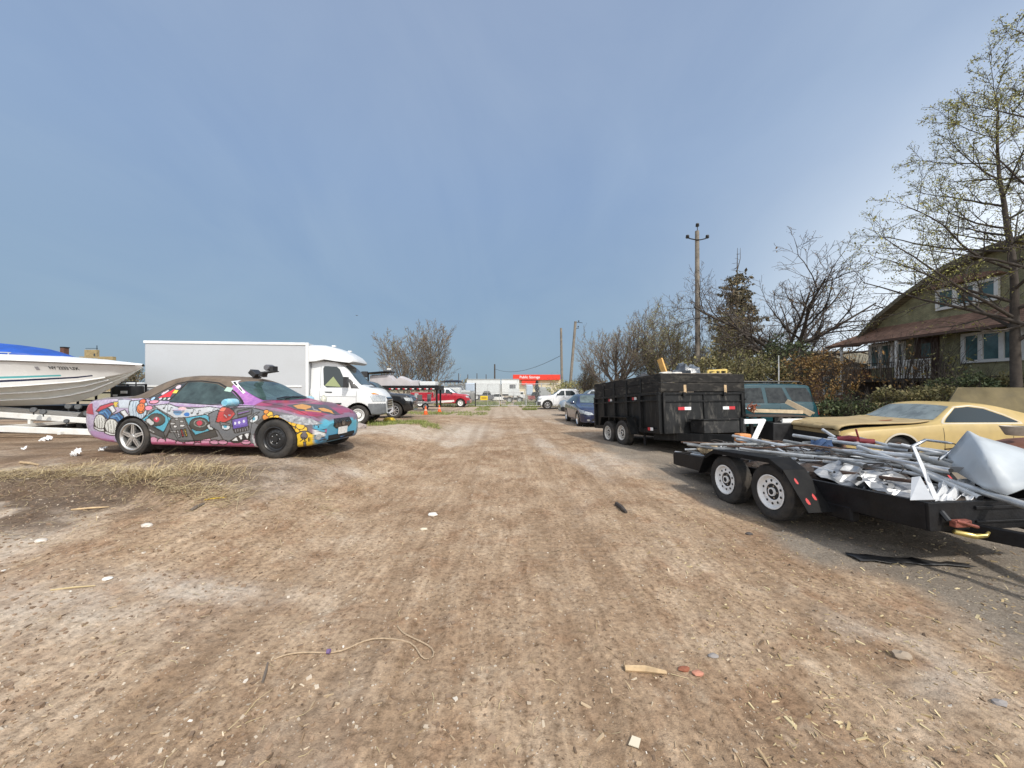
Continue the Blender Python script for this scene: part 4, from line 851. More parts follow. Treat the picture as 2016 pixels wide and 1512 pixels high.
seams(Bv, [[(.98, 1.22), (1.0, .95), (1.0, .62)], [(2.19, 2.05), (2.19, .62)], [(1.0, .62), (2.19, .62)], [(1.0, .98), (1.4, .99), (2.18, 1.0)]], 'RL', VT)
for s in (-1, 1):
    m = MB(); m.box((1.25-1.28, s*1.14, 1.48), (.13, .2, .36)); m.tube([(1.25-1.3, s*.93, 1.34), (1.25-1.28, s*1.1, 1.40)], .025, 6); m.build('wing_mirror', BLKP, VT, bevel=.03)
    add_wheel(VT, (.30, s*.84, .345), .347, .23, .215, 'dual', s, WHITE)
    add_wheel(VT, (-3.6, s*.86, .345), .347, .23, .215, 'dual', s, WHITE)
m = MB(); m.prism([(-6.25, .75), (-1.27, .75), (-1.27, 2.80), (-6.25, 2.80)], -1.08, 1.08); m.build('cargo_box', VB, VT, bevel=.03)
m = MB(); m.box((-3.76, -1.085, 2.765), (5.02, .05, .09)); m.box((-3.76, 1.085, 2.765), (5.02, .05, .09)); m.build('roof_rail', WHITE, VT, bevel=.015)
m = MB(); m.box((-3.85, -1.092, 1.335), (4.75, .03, .05)); m.build('side_rail', WHITE, VT, bevel=.01)
m = MB(); m.box((-1.30, -1.09, 1.75), (.10, .03, 2.0)); m.build('corner_post', VW, VT, bevel=.01)
m = MB(); m.box((-3.7, 0, .65), (4.8, .9, .18)); m.build('chassis', DARK, VT)
pf = [(-1.265, 2.795), (-.9, 2.79), (-.55, 2.71), (-.2, 2.58), (.06, 2.42), (.20, 2.27), (.21, 2.20), (.1, 2.16), (-.35, 2.20), (-.75, 2.27), (-1.0, 2.20), (-1.265, 2.17)]
m = MB(); nY = 14
for j in range(nY+1):
    yy = -1+2*j/nY
    for x, z in pf:
        u = (x+1.265)/1.47; hw = 1.07*(1-.16*u*u); rnd = abs(yy)**4; m.v.append((x-.10*u*rnd, yy*hw, z-.10*rnd*max(0, (z-2.2)/.6)*1.0))
k = len(pf)
for j in range(nY):
    for i in range(k-1): m.f.append((j*k+i, j*k+i+1, (j+1)*k+i+1, (j+1)*k+i)); m.m.append(0)
for j in (0, nY): m.f.append(tuple(j*k+i for i in range(k))); m.m.append(0)
m.build('roof_fairing', VW, VT, smooth=50)
for x_ in (-.62, -.28): mm = MB(); mm.box((x_, -.55 if x_ < -.5 else .1, 2.76 if x_ < -.5 else 2.64), (.12, .12, .05)); mm.build('marker_lamp', REFW, VT, bevel=.01)
place(VT, -5.73, 13.71, VH); VT.location.z = hz(-5.32, 12.8)-.02

# dark blue sedan facing the camera, grey suv behind it
SED = dict(L=4.84, r=.33, arches=[(.95, .375), (3.72, .375)], top=[(0, .60), (.05, .72), (.25, .82), (.8, .93), (1.25, .99), (1.4, 1.03), (2.1, 1.40), (2.6, 1.465), (3.2, 1.44), (3.8, 1.25), (4.2, 1.10), (4.7, 1.05), (4.84, .8)],
  belt=[(0, .52), (.1, .66), (.5, .80), (1.3, .92), (2.5, .98), (3.8, 1.02), (4.7, .98), (4.84, .7)], bot=[(0, .25), (.2, .20), (4.4, .22), (4.84, .35)],
  w=[(0, .55), (.06, .68), (.25, .82), (.6, .91), (1, .93), (3.9, .93), (4.6, .82), (4.84, .6)], wt=[(0, .82), (1.3, .8), (2.1, .66), (3.2, .66), (3.9, .76), (4.84, .8)], kr=[(0, .7), (1.3, .7), (2, .9), (3.2, .88), (4.84, .7)], nose=(.1, .5), tail=(.1, .5), bow=.24)
def saloon(name, label, sp, pm_, x, y, h, cat='car', c0=1.42, c1=3.85, rim='alloy', W2=.93, dz=0, trim=None):
    T = thing(name, label, cat); bl = lambda t: pw(t, sp['belt']); Ln = sp['L']; H = max(p[1] for p in sp['top'])
    pan = [('hood', pm_, lambda t, y, z: (t > .2) & (t < c0-.08) & (np.abs(y) < .72) & (z > bl(t)+.01)), ('front_bumper', trim or pm_, lambda t, y, z: (t < .5) & (z < .62))]
    md = (c0+c1)/2-.05
    for s in (-1, 1):
        pan += [('door', pm_, lambda t, y, z, s=s: (y*s > .5) & (t > c0) & (t < md) & (z > .3) & (z < bl(t))), ('door', pm_, lambda t, y, z, s=s: (y*s > .5) & (t > md) & (t < md+.95) & (z > .3) & (z < bl(t)))]
    B = car_body(T, sp, [pm_, pm_], pan, dt=.03, dens=1.6); b0 = float(bl(md))
    for vw, s in (('R', -1), ('L', 1)):
        for wq in sp.get('wins', []): lay(B, 'side_window', wq, vw, mat('mottled_glass', (.006, .008, .009), .1, c2=(.035, .04, .04), vs=7, spec=.4), T)
        if 'wins' not in sp: lay(B, 'side_window', [(c0+.2, b0-.02), (c0+.66, H-.14), (md-.03, H-.10), (md-.03, b0)], vw, GLASS, T)
        if 'wins' not in sp: lay(B, 'side_window', [(md+.04, b0), (md+.04, H-.10), (c1-.72, H-.14), (c1-.25, b0+.05), (c1-.3, b0)], vw, GLASS, T)
        lay(B, 'headlight', [(.20, .60), (.30, .74), (.85, .84), (.80, .76), (.45, .60)], vw, LENS, T, .008, .05)
        lay(B, 'headlight', [(s*.40, .58), (s*.46, .66), (s*.72, .72), (s*.78, .60), (s*.6, .56)], 'F', LENS, T, .012, .05)
        lay(B, 'fog_lamp', ell(s*.6, .34, .06, .045, 10), 'F', LENS, T, .01, .05)
        lay(B, 'door_handle', [(md-.28, b0-.17), (md-.28, b0-.14), (md-.08, b0-.14), (md-.08, b0-.17)], vw, CHROME, T, .02, .2)
    lay(B, 'windshield', [(c0+.06, -.66), (c0, 0), (c0+.06, .66), (c0+.66, .56), (c0+.70, 0), (c0+.66, -.56)], 'T', mat('sedan_windshield', (.085, .115, .115), .05, var=.5, vs=3), T, .006, .07)
    gr = lay(B, 'grille', [(-.34, .50), (-.30, .66), (.30, .66), (.34, .50)], 'F', BLKP, T, .008, .07); mb = MB()
    for k in range(3): v, f = fit(B, ribbon([(-.31, .54+k*.045), (0, .54+k*.045), (.31, .54+k*.045)], .014), 'F', .018, .1); mb.add(v, f)
    mb.build('grille_bar', CHROME, gr)
    lay(B, 'air_intake', [(-.5, .27), (-.45, .40), (.45, .40), (.5, .27)], 'F', DARK, T, .008, .08); lay(B, 'licence_plate', [(-.16, .42), (-.16, .53), (.16, .53), (.16, .42)], 'F', PLATE, T, .02, .1)
    seams(B, [[(c0+.02, .9), (c0+.05, .3)], [(md, b0), (md, .3)], [(md+.96, b0), (md+.8, .3)]], 'RL', T)
    mirror_pair(B, T, c0+.28, b0+.07, W2*.97, pm_ if not trim else BLKP, (.14, .2, .13))
    rm = mat('bright_alloy', (.7, .7, .7), .25, .9)
    for s in (-1, 1):
        for tw, _ in sp['arches']: add_wheel(T, (Ln/2-tw, s*(W2-.11), sp['r']), sp['r'], .22, sp['r']*.70, rim, s, rm)
    place(T, x, y, h, dz); return T, B
saloon('sedan', 'dark blue sedan facing the camera beside the black dump trailer', SED, paint('navy_paint', (.012, .022, .065), .18), 3.86, 18.5, -88)
SUV = dict(L=4.9, r=.37, arches=[(.95, .43), (3.75, .43)], top=[(0, .75), (.05, .90), (.25, 1.0), (.8, 1.08), (1.2, 1.14), (1.35, 1.18), (1.95, 1.65), (2.4, 1.76), (3.9, 1.74), (4.5, 1.66), (4.75, 1.25), (4.9, .9)],
  belt=[(0, .65), (.1, .82), (.5, .95), (1.3, 1.05), (4.6, 1.10), (4.9, .8)], bot=[(0, .36), (.2, .30), (4.4, .32), (4.9, .42)], w=[(0, .62), (.06, .76), (.25, .88), (.6, .95), (4.5, .95), (4.8, .88), (4.9, .75)],
  wt=[(0, .82), (1.3, .8), (2, .72), (4.4, .72), (4.9, .8)], kr=[(0, .7), (1.3, .7), (2, .9), (4.5, .9), (4.9, .7)], nose=(.06, .5), tail=(.06, .4), bow=.14)
saloon('suv', 'silver grey suv with a black bumper half hidden behind the dark blue sedan', SUV, paint('silver_paint', (.40, .42, .43), .25, .3), 5.55, 24.6, 180, 'suv', c0=1.36, c1=4.5, W2=.95, trim=BLKP)
TAH = dict(L=5.1, r=.38, arches=[(.9, .45), (3.86, .45)], top=[(0, .85), (.05, 1.0), (.25, 1.10), (1.2, 1.20), (1.35, 1.24), (2.0, 1.76), (2.35, 1.86), (4.4, 1.85), (4.85, 1.78), (5.02, 1.25), (5.1, 1.0)],
  belt=[(0, .75), (.1, .95), (.5, 1.05), (1.3, 1.13), (4.9, 1.17), (5.1, .9)], bot=[(0, .40), (.2, .36), (4.6, .38), (5.1, .45)], w=[(0, .74), (.06, .86), (.25, .95), (.6, .99), (4.8, .99), (5.0, .94), (5.1, .86)],
  wt=[(0, .85), (1.3, .82), (2, .78), (4.8, .78), (5.1, .82)], kr=[(0, .7), (1.3, .7), (2, .9), (4.8, .9), (5.1, .7)], nose=(.05, .4), tail=(.04, .3), bow=.1, wins=[[(1.72, 1.18), (2.22, 1.66), (3.16, 1.70), (3.18, 1.18)], [(3.30, 1.18), (3.29, 1.70), (3.86, 1.70), (4.02, 1.22), (4.0, 1.18)], [(4.14, 1.24), (3.98, 1.70), (4.68, 1.69), (4.90, 1.26), (4.88, 1.22)]])
TT, B = saloon('suv', 'dark teal suv with a roof rack parked behind the scrap timber', TAH, paint('teal_paint', (.008, .046, .058), .2), 7.85, 13.4, 180, 'suv', c0=1.36, c1=4.25, W2=.99)
for s in (-1, 1): lay(B, 'tail_light', [(5.0, .8), (4.9, 1.2), (5.06, 1.2), (5.08, .8)], 'R' if s < 0 else 'L', REDL, TT, .008)
m = MB()
for s in (-1, 1): m.tube([(.3, s*.66, 1.84), (.2, s*.66, 1.91), (-2.0, s*.66, 1.91), (-2.1, s*.66, 1.84)], .025, 6)
for x in (-.2, -1.5): m.tube([(x, -.66, 1.91), (x, .66, 1.91)], .02, 6)
m.build('roof_rack', BLKP, TT)

# faded yellow coupe with its bonnet ajar
CP = dict(L=5.36, r=.335, arches=[(1.17, .375), (4.1, .36)], top=[(0, .66), (.05, .76), (.2, .80), (1, .87), (1.9, .95), (2.05, .99), (2.62, 1.31), (3.0, 1.37), (3.4, 1.35), (4.0, 1.21), (4.7, 1.0), (5.1, .88), (5.3, .80), (5.36, .62)],
  belt=[(0, .62), (.1, .72), (.5, .78), (1.2, .84), (2.2, .92), (3.2, .92), (3.8, .95), (4.4, .93), (5.2, .80), (5.36, .58)], bot=[(0, .38), (.2, .26), (1, .22), (4.6, .24), (5.36, .36)],
  w=[(0, .86), (.08, .93), (.3, .97), (1.2, 1.0), (4.2, 1.0), (5.1, .93), (5.36, .85)], wt=[(0, .84), (1.9, .84), (2.1, .82), (2.65, .68), (3.4, .68), (4.2, .74), (5, .82), (5.36, .85)], kr=[(0, .8), (2, .7), (2.6, .9), (3.4, .86), (5.36, .6)], nose=(.03, .4), tail=(.08, .5), zn=.55)
YP = mat('faded_yellow', (.44, .325, .13), .5, var=.10, vs=4, coat=.15, dirt=(.40, .29, .15), da=.45, ds=2.2)
YH = mat('faded_bonnet', (.37, .285, .145), .65, var=.16, vs=5, dirt=(.22, .14, .08), da=.6, ds=2.6)
CT = thing('coupe', 'faded yellow vintage fastback coupe with its long bonnet sitting ajar', 'car')
inb = lambda t, y, z: (t > .02) & (t < 1.98) & (np.abs(y) < .80) & (z > pw(t, CP['belt'])-.0)
Bc = car_body(CT, CP, [YP, DARK], [('engine_bay', DARK, inb), ('front_panel', DARK, lambda t, y, z: (t < .05) & (z < .72)),
   ('door', YP, lambda t, y, z: (y > .5) & (t > 2.06) & (t < 3.52) & (z > .32) & (z < .92)), ('door', YP, lambda t, y, z: (y < -.5) & (t > 2.06) & (t < 3.52) & (z > .32) & (z < .92))], dt=.025, dens=2.2)
v, f = fit(Bc, [(-.06+.10, -.84), (.0+.02, -.4), (.02, 0), (.02, .4), (.04, .84), (.6, .83), (1.3, .82), (1.96, .80), (1.99, 0), (1.96, -.80), (1.3, -.82), (.6, -.83)], 'T', .02, .12)
v = [(x+.05*max(0, (x-.7)/2), y, max(z, .60)+.085*max(0, (x-.6)/2)**1.3-.012*math.cos(y*2.5)) for x, y, z in v]
hb = obj('hood', v, f, YH, CT, 35, solid=.028)
m = MB(); m.box((2.66, 0, .72), (.04, 1.7, .10)); m.build('nose_panel', YH, CT, bevel=.015)
m = MB(); m.box((2.62, 0, .45), (.06, 1.86, .12)); m.build('bumper', mat('rusty_steel', (.16, .09, .06), .7, var=.4), CT, bevel=.02)
lay(Bc, 'rust_patch', ell(1.55, .3, .16, .06, 12), 'T', mat('rust', (.24, .07, .03), .9, var=.4, vs=20), hb, .05)
for vw in 'RL':
    lay(Bc, 'side_window', [(2.18, .955), (2.62, 1.245), (2.9, 1.275), (3.2, 1.235), (3.5, 1.10), (3.68, .98), (3.66, .96)], vw, GLASS, CT)
lay(Bc, 'windshield', [(2.10, -.76), (2.03, -.4), (2.02, 0), (2.03, .4), (2.10, .76), (2.58, .64), (2.61, 0), (2.58, -.64)], 'T', mat('dusty_windshield', (.17, .20, .20), .28, var=.35, vs=4), CT, .006, .07)
seams(Bc, [[(2.05, .91), (2.07, .6), (2.1, .32)], [(3.52, .93), (3.5, .6), (3.4, .32)], [(2.1, .32), (3.4, .32)]], 'RL', CT, .01)
seams(Bc, [[(2.10, .93), (2.62, 1.268), (2.95, 1.30), (3.25, 1.25), (3.55, 1.11), (3.74, .96)], [(2.1, .935), (3.74, .945)]], 'RL', CT, .022, mat('worn_chrome', (.50, .45, .36), .5, .2))
for s in (-1, 1):
    add_wheel(CT, (2.68-1.17, s*.84, .33), .33, .20, .2, 'steel', s, mat('rusty_steel', (.16, .09, .06)), flat=.04); add_wheel(CT, (2.68-4.1, s*.84, .33), .33, .20, .2, 'steel', s, mat('rusty_steel', (.16, .09, .06)), flat=.05)
    v, f = fit(Bc, [(1.17+.375*math.cos(a), .335+.375*math.sin(a)) for a in np.linspace(.05, math.pi-.05, 24)]+[(1.17+.41*math.cos(a), .335+.41*math.sin(a)) for a in np.linspace(math.pi-.05, .05, 24)], 'L' if s > 0 else 'R', .01, .3)
    obj('arch_trim', v, f, mat('worn_chrome', (.45, .42, .36)), CT, solid=.008)
place(CT, 9.62, 8.72, 180); CT.location.z = .0
# ------------------------------------------------------------------ speedboat on its trailer
def ip(x, pts): return float(np.interp(x, [p[0] for p in pts][::-1] if pts[0][0] > pts[-1][0] else [p[0] for p in pts], [p[1] for p in pts][::-1] if pts[0][0] > pts[-1][0] else [p[1] for p in pts]))
BO = Vector((-10.0, 10.05, 0))
BT = thing('speedboat', 'white speedboat with teal and navy stripes and a blue cover, sitting on a white trailer', 'boat', BO)
HS = [(0, .03), (-.25, .26), (-.6, .50), (-1.2, .78), (-2.2, 1.04), (-3.5, 1.19), (-7.4, 1.2)]
HC = [(0, .0), (-.3, .03), (-.6, .20), (-1.2, .46), (-2.2, .78), (-3.5, .98), (-7.4, 1.06)]
ZS = [(0, 2.29), (-1.2, 2.31), (-2.2, 2.34), (-3.5, 2.36), (-7.4, 2.30)]; ZD = [(0, 2.34), (-1.2, 2.42), (-2.2, 2.50), (-3.5, 2.54), (-7.4, 2.48)]
ZC = [(0, 2.25), (-.3, 2.10), (-.6, 2.0), (-1.2, 1.86), (-2.2, 1.75), (-3.5, 1.66), (-7.4, 1.6)]
ZK = [(0, 2.25), (-.25, 2.08), (-.6, 1.86), (-1.2, 1.50), (-1.75, 1.32), (-2.2, 1.245), (-3.5, 1.20), (-7.4, 1.2)]
xs = np.concatenate([np.linspace(0, -1, 12), np.linspace(-1.2, -7.4, 26)])
def boat_sec(x):
    c, s, k = (ip(x, HC), ip(x, ZC)), (ip(x, HS), ip(x, ZS)), (0, ip(x, ZK)); r = [(0, k[1])]
    for u in (.33, .36, .66, .69, 1): r.append((c[0]*u, k[1]+(c[1]-k[1])*u+(.018 if u in (.36, .69) else 0)))
    for u in (.02, .17, .25, .31, .39, .46, .6, .8, 1): 
        fl = .03*math.sin(math.pi*u)*min(1, -x); r.append((c[0]+.03*min(1, -x*2)+(s[0]-c[0]-.03*min(1, -x*2))*u-fl, c[1]+(s[1]-c[1])*u))
    return r
secs = [boat_sec(float(x)) for x in xs]; k = len(secs[0]); mb = MB()
for sd in (-1, 1):
    o0 = len(mb.v)
    for x, sc in zip(xs, secs): mb.v += [(float(x), sd*y, z) for y, z in sc]
    for i in range(len(xs)-1):
        for j in range(k-1):
            mb.f.append((o0+i*k+j, o0+i*k+j+1, o0+(i+1)*k+j+1, o0+(i+1)*k+j)); mb.m.append(1 if j in (7, ) and xs[i] < -.9 else 2 if j in (9, ) and xs[i] < -1.2 else 3 if j < 5 else 0)
HULL = mat('gelcoat_white', (.76, .77, .76), .25, var=.02, coat=.3, dirt=(.58, .57, .52), da=.2, ds=1.5)
mb.build('hull', [HULL, mat('stripe_navy', (.012, .018, .06), .3), mat('stripe_teal', (.10, .42, .45), .3), mat('hull_bottom', (.66, .68, .65), .4, var=.06, vs=4, dirt=(.38, .37, .28), da=.35, ds=2)], BT, smooth=28)
sk = MB()
for sd in (-1, 1):
    for uu in (.345, .675, 1.0): sk.tube([(float(x), sd*(ip(x, HC)*uu+.012), ip(x, ZK)+(ip(x, ZC)-ip(x, ZK))*uu-.004) for x in xs[8:]], .020 if uu < 1 else .026, 5)
sk.build('spray_rail', HULL, BT)
hull_bvh = BVHTree.FromPolygons([Vector(v) for v in mb.v], mb.f)
mb = MB()
for i, x in enumerate(xs):
    w, a, b_ = ip(x, HS), ip(x, ZS), ip(x, ZD); mb.v += [(float(x), s*yy, zz) for s, yy, zz in ((-1, w, a), (-1, w+.015, a+.02), (-1, max(.01, w-.03), b_-.01), (-1, max(0, w-.10), b_), (1, 0, b_+.05*min(1, -x)), (1, max(0, w-.10), b_), (1, max(.01, w-.03), b_-.01), (1, w+.015, a+.02), (1, w, a))]
for i in range(len(xs)-1):
    for j in range(8): mb.f.append((i*9+j, i*9+j+1, (i+1)*9+j+1, (i+1)*9+j)); mb.m.append(0)
mb.build('deck', mat('deck_white', (.78, .78, .76), .3), BT, smooth=35)
mb = MB()
for s in (-1, 1): mb.tube([(float(x), s*(ip(x, HS)+.012), ip(x, ZS)) for x in xs[1:]], .014, 6)
mb.build('rub_rail', mat('rub_rail_grey', (.10, .09, .085), .5), BT)
mb = MB()
for s in (-1, 1):
    mb.tube([(x, s*(ip(x, HS)-.10), ip(x, ZD)+.05) for x in np.linspace(-2.3, -5, 8)], .012, 6)
    for x in (-2.35, -3.2, -4.2): mb.tube([(x, s*(ip(x, HS)-.10), ip(x, ZD)-.01), (x, s*(ip(x, HS)-.10), ip(x, ZD)+.05)], .012, 6)
mb.build('grab_rail', CHROME, BT)
cov = MB(); px_ = [(-2.05, .02, .0), (-2.3, .55, .06), (-2.7, .78, .20), (-3.1, .90, .27), (-3.8, 1.0, .33), (-5.5, 1.02, .42), (-7.2, 1.0, .35)]
for x, w, h in px_:
    for j in range(11):
        u = -1+j/5; zz = ip(x, ZD)+.02+h*(1-abs(u)**2.4)+.012*math.sin(x*9+u*7); cov.v.append((x, w*u, zz))
for i in range(len(px_)-1):
    for j in range(10): cov.f.append((i*11+j, i*11+j+1, (i+1)*11+j+1, (i+1)*11+j)); cov.m.append(0)
cv = tag(cov.build('boat_cover', mat('blue_tarp', (.008, .07, .36), .55, var=.2, vs=3, bump=.3, bs=6), None, smooth=True, solid=.01), 'bright blue fabric cover stretched over the cockpit of the white speedboat', 'cover'); cv.location = BO
tv, tf = text_poly('NY 2233 UX', .098, .0015)
def onto_hull(u, v, off):
    h, nr, i, d = hull_bvh.ray_cast(Vector((u, -5, v)), Vector((0, 1, 0))); return (u, (h.y if h else -1)-off, v)
ux = (116-CX)*9.25/F-BO.x
obj('registration_number', [onto_hull(ux+a.x, 2.18-.03*a.x+a.y, .008) for a in tv], tf, mat('letter_black', (.02, .02, .02), .5), BT)
obj('registration_sticker', [onto_hull(ux+a, 2.175+b_, .008) for a, b_ in ((-.52, -.04), (-.45, -.04), (-.45, .04), (-.52, .04))], [(0, 1, 2, 3)], mat('sticker_grey', (.3, .3, .32), .5), BT)
TW = mat('trailer_white', (.70, .70, .67), .45, var=.06, dirt=(.36, .30, .22), da=.4, ds=4)
tr = thing('boat_trailer', 'white boat trailer with grey rollers under the speedboat', 'trailer', (0, 0, 0))
m = MB(); b0, b1 = P(-330, 832, 8.75), P(215, 852, 8.95); m.beam(b0, b1, .07, .145); m.build('side_beam', TW, tr, bevel=.012)
m = MB(); m.beam(b0+Vector((0, 2.3, .0)), b1+Vector((.2, 1.9, 0)), .07, .14); m.build('side_beam', TW, tr, bevel=.012)
m = MB(); c0, c1 = P(-300, 795, 9.55), P(200, 830, 9.55); m.beam(c0, c1, .08, .14); m.build('roller_beam', TW, tr, bevel=.012)
m = MB(); m.beam(c0+Vector((0, .9, 0)), c1+Vector((0, .9, 0)), .08, .14); m.build('roller_beam', TW, tr, bevel=.012)
for f_ in (.15, .45, .72, .97): 
    m = MB(); q = c0.lerp(c1, f_); m.beam((q.x, 8.8, q.z-.22), (q.x, 11.0, q.z-.22), .08, .08); m.beam((q.x, 9.55, q.z-.26), (q.x, 9.55, q.z-.02), .07, .07); m.build('cross_member', TW, tr, bevel=.01)
m = MB(); m.beam(b1+Vector((-.4, .05, 0)), (-7.2, 9.9, b1.z-.05), .07, .12); m.beam(b1+Vector((-.3, 1.9, 0)), (-7.2, 9.9, b1.z-.052), .07, .12); m.build('tongue', TW, tr, bevel=.01)
RO = mat('grey_roller', (.09, .095, .10), .7, var=.3)
for px, py, d_, r_ in ((66, 807, 9.3, .065), (85, 811, 9.3, .065), (135, 800, 9.7, .07), (154, 801, 9.7, .07), (171, 814, 9.6, .065), (131, 829, 9.2, .05)):
    q = P(px, py, d_); ro = MB(); ro.lathe([(.01, -.05), (r_*.8, -.05), (r_, -.02), (r_, .02), (r_*.8, .05), (.01, .05)], 14, 'Y', M=Matrix.Translation(q) @ Matrix.Rotation(R(35), 4, 'Z'))
    ro.tube([q, q+Vector((-.02, .02, -.12))], .012, 6); ro.build('roller', RO, tr, smooth=35)
for x_ in (-11.05, -10.1):
    w = add_wheel(tr, (x_, 9.75, .78), .335, .2, .17, 'steel', -1, BLKM); w2 = add_wheel(tr, (x_, 10.95, .78), .335, .2, .17, 'steel', 1, BLKM)

# dark clutter between the boat and the box truck
tr2 = thing('utility_trailer', 'dark utility trailer with mesh sides behind the bow of the speedboat', 'trailer', (-13.9, 12.4, gzf(-13.9, 12.4)))
m = MB(); m.box((0, 0, .58), (4.8, 1.3, .22)); m.build('deck', BLKM, tr2)
m = MB()
for z_ in (.85, 1.1, 1.35): m.box((1.2, -.63, z_), (2.2, .04, .04))
for x_ in (.12, .7, 1.2, 1.7, 2.28): m.box((x_, -.632, 1.0), (.04, .045, .75))
m.build('side_rail', BLKM, tr2)
for s in (-1, 1): add_wheel(tr2, (0, s*.72, .32), .32, .18, .18, 'steel', s, BLKM)
q = P(252, 772, 11.6); en = thing('generator', 'black machine with white labels standing behind the boat trailer', 'machine', q-Vector((0, 0, .3)))
m = MB(); m.box((0, 0, .25), (.62, .45, .5)); m.build('case', BLKP, en, bevel=.04); m = MB(); m.box((.12, -.235, .30), (.2, .02, .08)); m.box((-.15, -.235, .2), (.12, .02, .06)); m.build('label_plate', PLATE, en); m = MB(); m.tube([(-.25, 0, .5), (-.25, 0, .62), (.25, 0, .62), (.25, 0, .5)], .02, 6); m.build('handle', BLKP, en)
m = MB(); m.box((0, 0, -.15), (.9, .7, .3)); m.build('stand', BLKM, en)
q = P(271, 768, 12.2); m = MB(); m.lathe([(.0005, 0), (.27, 0), (.28, .05), (.27, .3), (.28, .6), (.27, .88), (.25, .9), (.0005, .9)], 20); o = tag(m.build('drum', mat('white_drum', (.62, .64, .66), .5, var=.1), None, smooth=40), 'white plastic drum between the boat bow and the box truck', 'drum'); o.location = (q.x, q.y, q.z-.45-.2)
m = MB(); m.box((0, 0, .0), (.6, .6, .5)); o = tag(m.build('crate', BLKM), 'black crate below the white drum', 'crate'); o.location = (q.x, q.y, q.z-.90)

# ------------------------------------------------------------------ near flatbed trailer full of scrap pipe
NH = math.atan2(-.995, .10)
NT = thing('flatbed_trailer', 'black tandem axle flatbed trailer with white wheels, heaped with scrap pipe', 'trailer', (4.245, 5.175, 0.0), rot=(0, R(-3.6), NH))
NM = NT.matrix_basis.copy()
def ch(m, a, b, h=.245, w=.055):     # channel section rail: web and two flanges
    a = Vector(a); b = Vector(b); m.beam(a, b, .012, h-.02); d = (b-a).normalized().cross(Vector((0, 0, 1)))*.025
    for s in (-1, 1): m.beam(a+d+Vector((0, 0, s*(h/2-.006))), b+d+Vector((0, 0, s*(h/2-.006))), w, .012)
for s in (-1, 1):
    m = MB(); ch(m, (-2.25, s*.80, .43), (1.88, s*.80, .43)) if s > 0 else ch(m, (1.88, -.80, .43), (-2.25, -.80, .43)); m.build('side_rail', BLKM, NT)
m = MB(); m.beam((1.88, -.80, .43), (1.88, .80, .43), .05, .245); m.box((1.91, .1, .50), (.03, .9, .03)); m.box((1.91, .1, .38), (.03, .9, .02)); m.build('front_beam', BLKM, NT, bevel=.006)
m = MB(); m.beam((-2.24, -.80, .43), (-2.24, .80, .43), .05, .24); m.box((-2.26, -.72, .42), (.03, .18, .20)); m.build('rear_beam', BLKM, NT, bevel=.006)
m = MB()
for i in range(8): m.box((-.18, -.70+.2*i, .37), (4.05, .188, .035))
m.build('deck', mat('weathered_plank', (.10, .075, .055), .85, var=.4, vs=7), NT)
fp = [(-.98, .36), (-.80, .66), (-.58, .765), (.50, .765), (.70, .66), (1.02, .24)]
for s in (-1, 1):
    m = MB()
    for (x0, z0), (x1, z1) in zip(fp[:-1], fp[1:]): m.add([(x0, s*1.10, z0), (x1, s*1.10, z1), (x1, s*.80, z1), (x0, s*.80, z0)], [(0, 1, 2, 3)])
    m.add([(x, s*1.10, z) for x, z in fp[1:5]]+[(x, s*1.10, z-.05) for x, z in fp[4:0:-1]], [tuple(range(8))])
    fe = m.build('fender', mat('fender_black', (.007, .0072, .008), .65, spec=.15, var=.4, vs=6, dirt=(.035, .032, .028), da=.4, ds=5), NT, solid=.012)
    m = MB()
    for cx_, cy_, a, b_ in ((.80, -1.02, .03, .016), (.95, -1.03, .03, .02), (.92, -.92, .03, .018)):
        q = [(cx_+a*math.cos(t)*(.7+.5*((i*7) % 5)/5), s*abs(cy_+b_*math.sin(t)), 0) for i, t in enumerate(np.linspace(0, 6.28, 10)[:-1])]; m.add([(x, y, .66-(x-.70)*1.3125+.012) for x, y, z in q], [tuple(range(9))])
    m.build('red_paint_mark', mat('red_mark', (.45, .03, .03), .5), fe)
    for x_ in (-.43, .43): add_wheel(NT, (x_, s*.945, .345), .345, .215, .208, 'modular', s, mat('wheel_white', (.78, .78, .77), .35, dirt=(.4, .34, .27), da=.25, ds=9), flat=.012)
m = MB(); m.box((1.06, -.76, .27), (.34, .10, .16)); m.build('step_box', BLKM, NT, bevel=.02)
m = MB(); m.beam((1.0, -.62, .30), (3.2, 0, .30), .07, .12); m.beam((1.0, .62, .30), (3.2, 0, .302), .07, .12); m.box((3.3, 0, .31), (.35, .09, .10)); m.build('tongue', BLKM, NT, bevel=.008)
m = MB(); m.tube([(2.6, .12, .05), (2.6, .12, .75)], .03, 8); m.lathe([(.0005, .0), (.09, .0), (.09, .012), (.03, .04)], 12, M=Matrix.Translation((2.6, .12, .04))); m.build('jack', BLKM, NT)
m = MB(); m.tube([(.43, -.9, .345), (.43, .9, .345)], .035, 8); m.tube([(-.43, -.9, .345), (-.43, .9, .345)], .035, 8); m.build('axle', BLKM, NT)
def NP(x, y, z): return NM @ Vector((x, y, z))
st = thing('ratchet_strap', 'rusty ratchet strap with a gold hook hanging off the front beam of the flatbed', 'strap', NP(1.93, -.58, .35), NH)
m = MB(); m.box((.03, 0, .04), (.05, .16, .06)); m.tube([(.05, -.07, .07), (.08, .1, .02)], .015, 6); m.build('ratchet', mat('rusty_red', (.22, .07, .05), .6, .3, var=.5, vs=30), st, bevel=.01)
m = MB(); m.tube([(.03, -.06, -.03), (.07, .08, -.06), (.09, .16, -.05), (.09, .19, -.02)], [.022, .024, .016, .01], 8); m.build('hook', mat('brass_zinc', (.62, .50, .18), .35, .85), st, smooth=True)
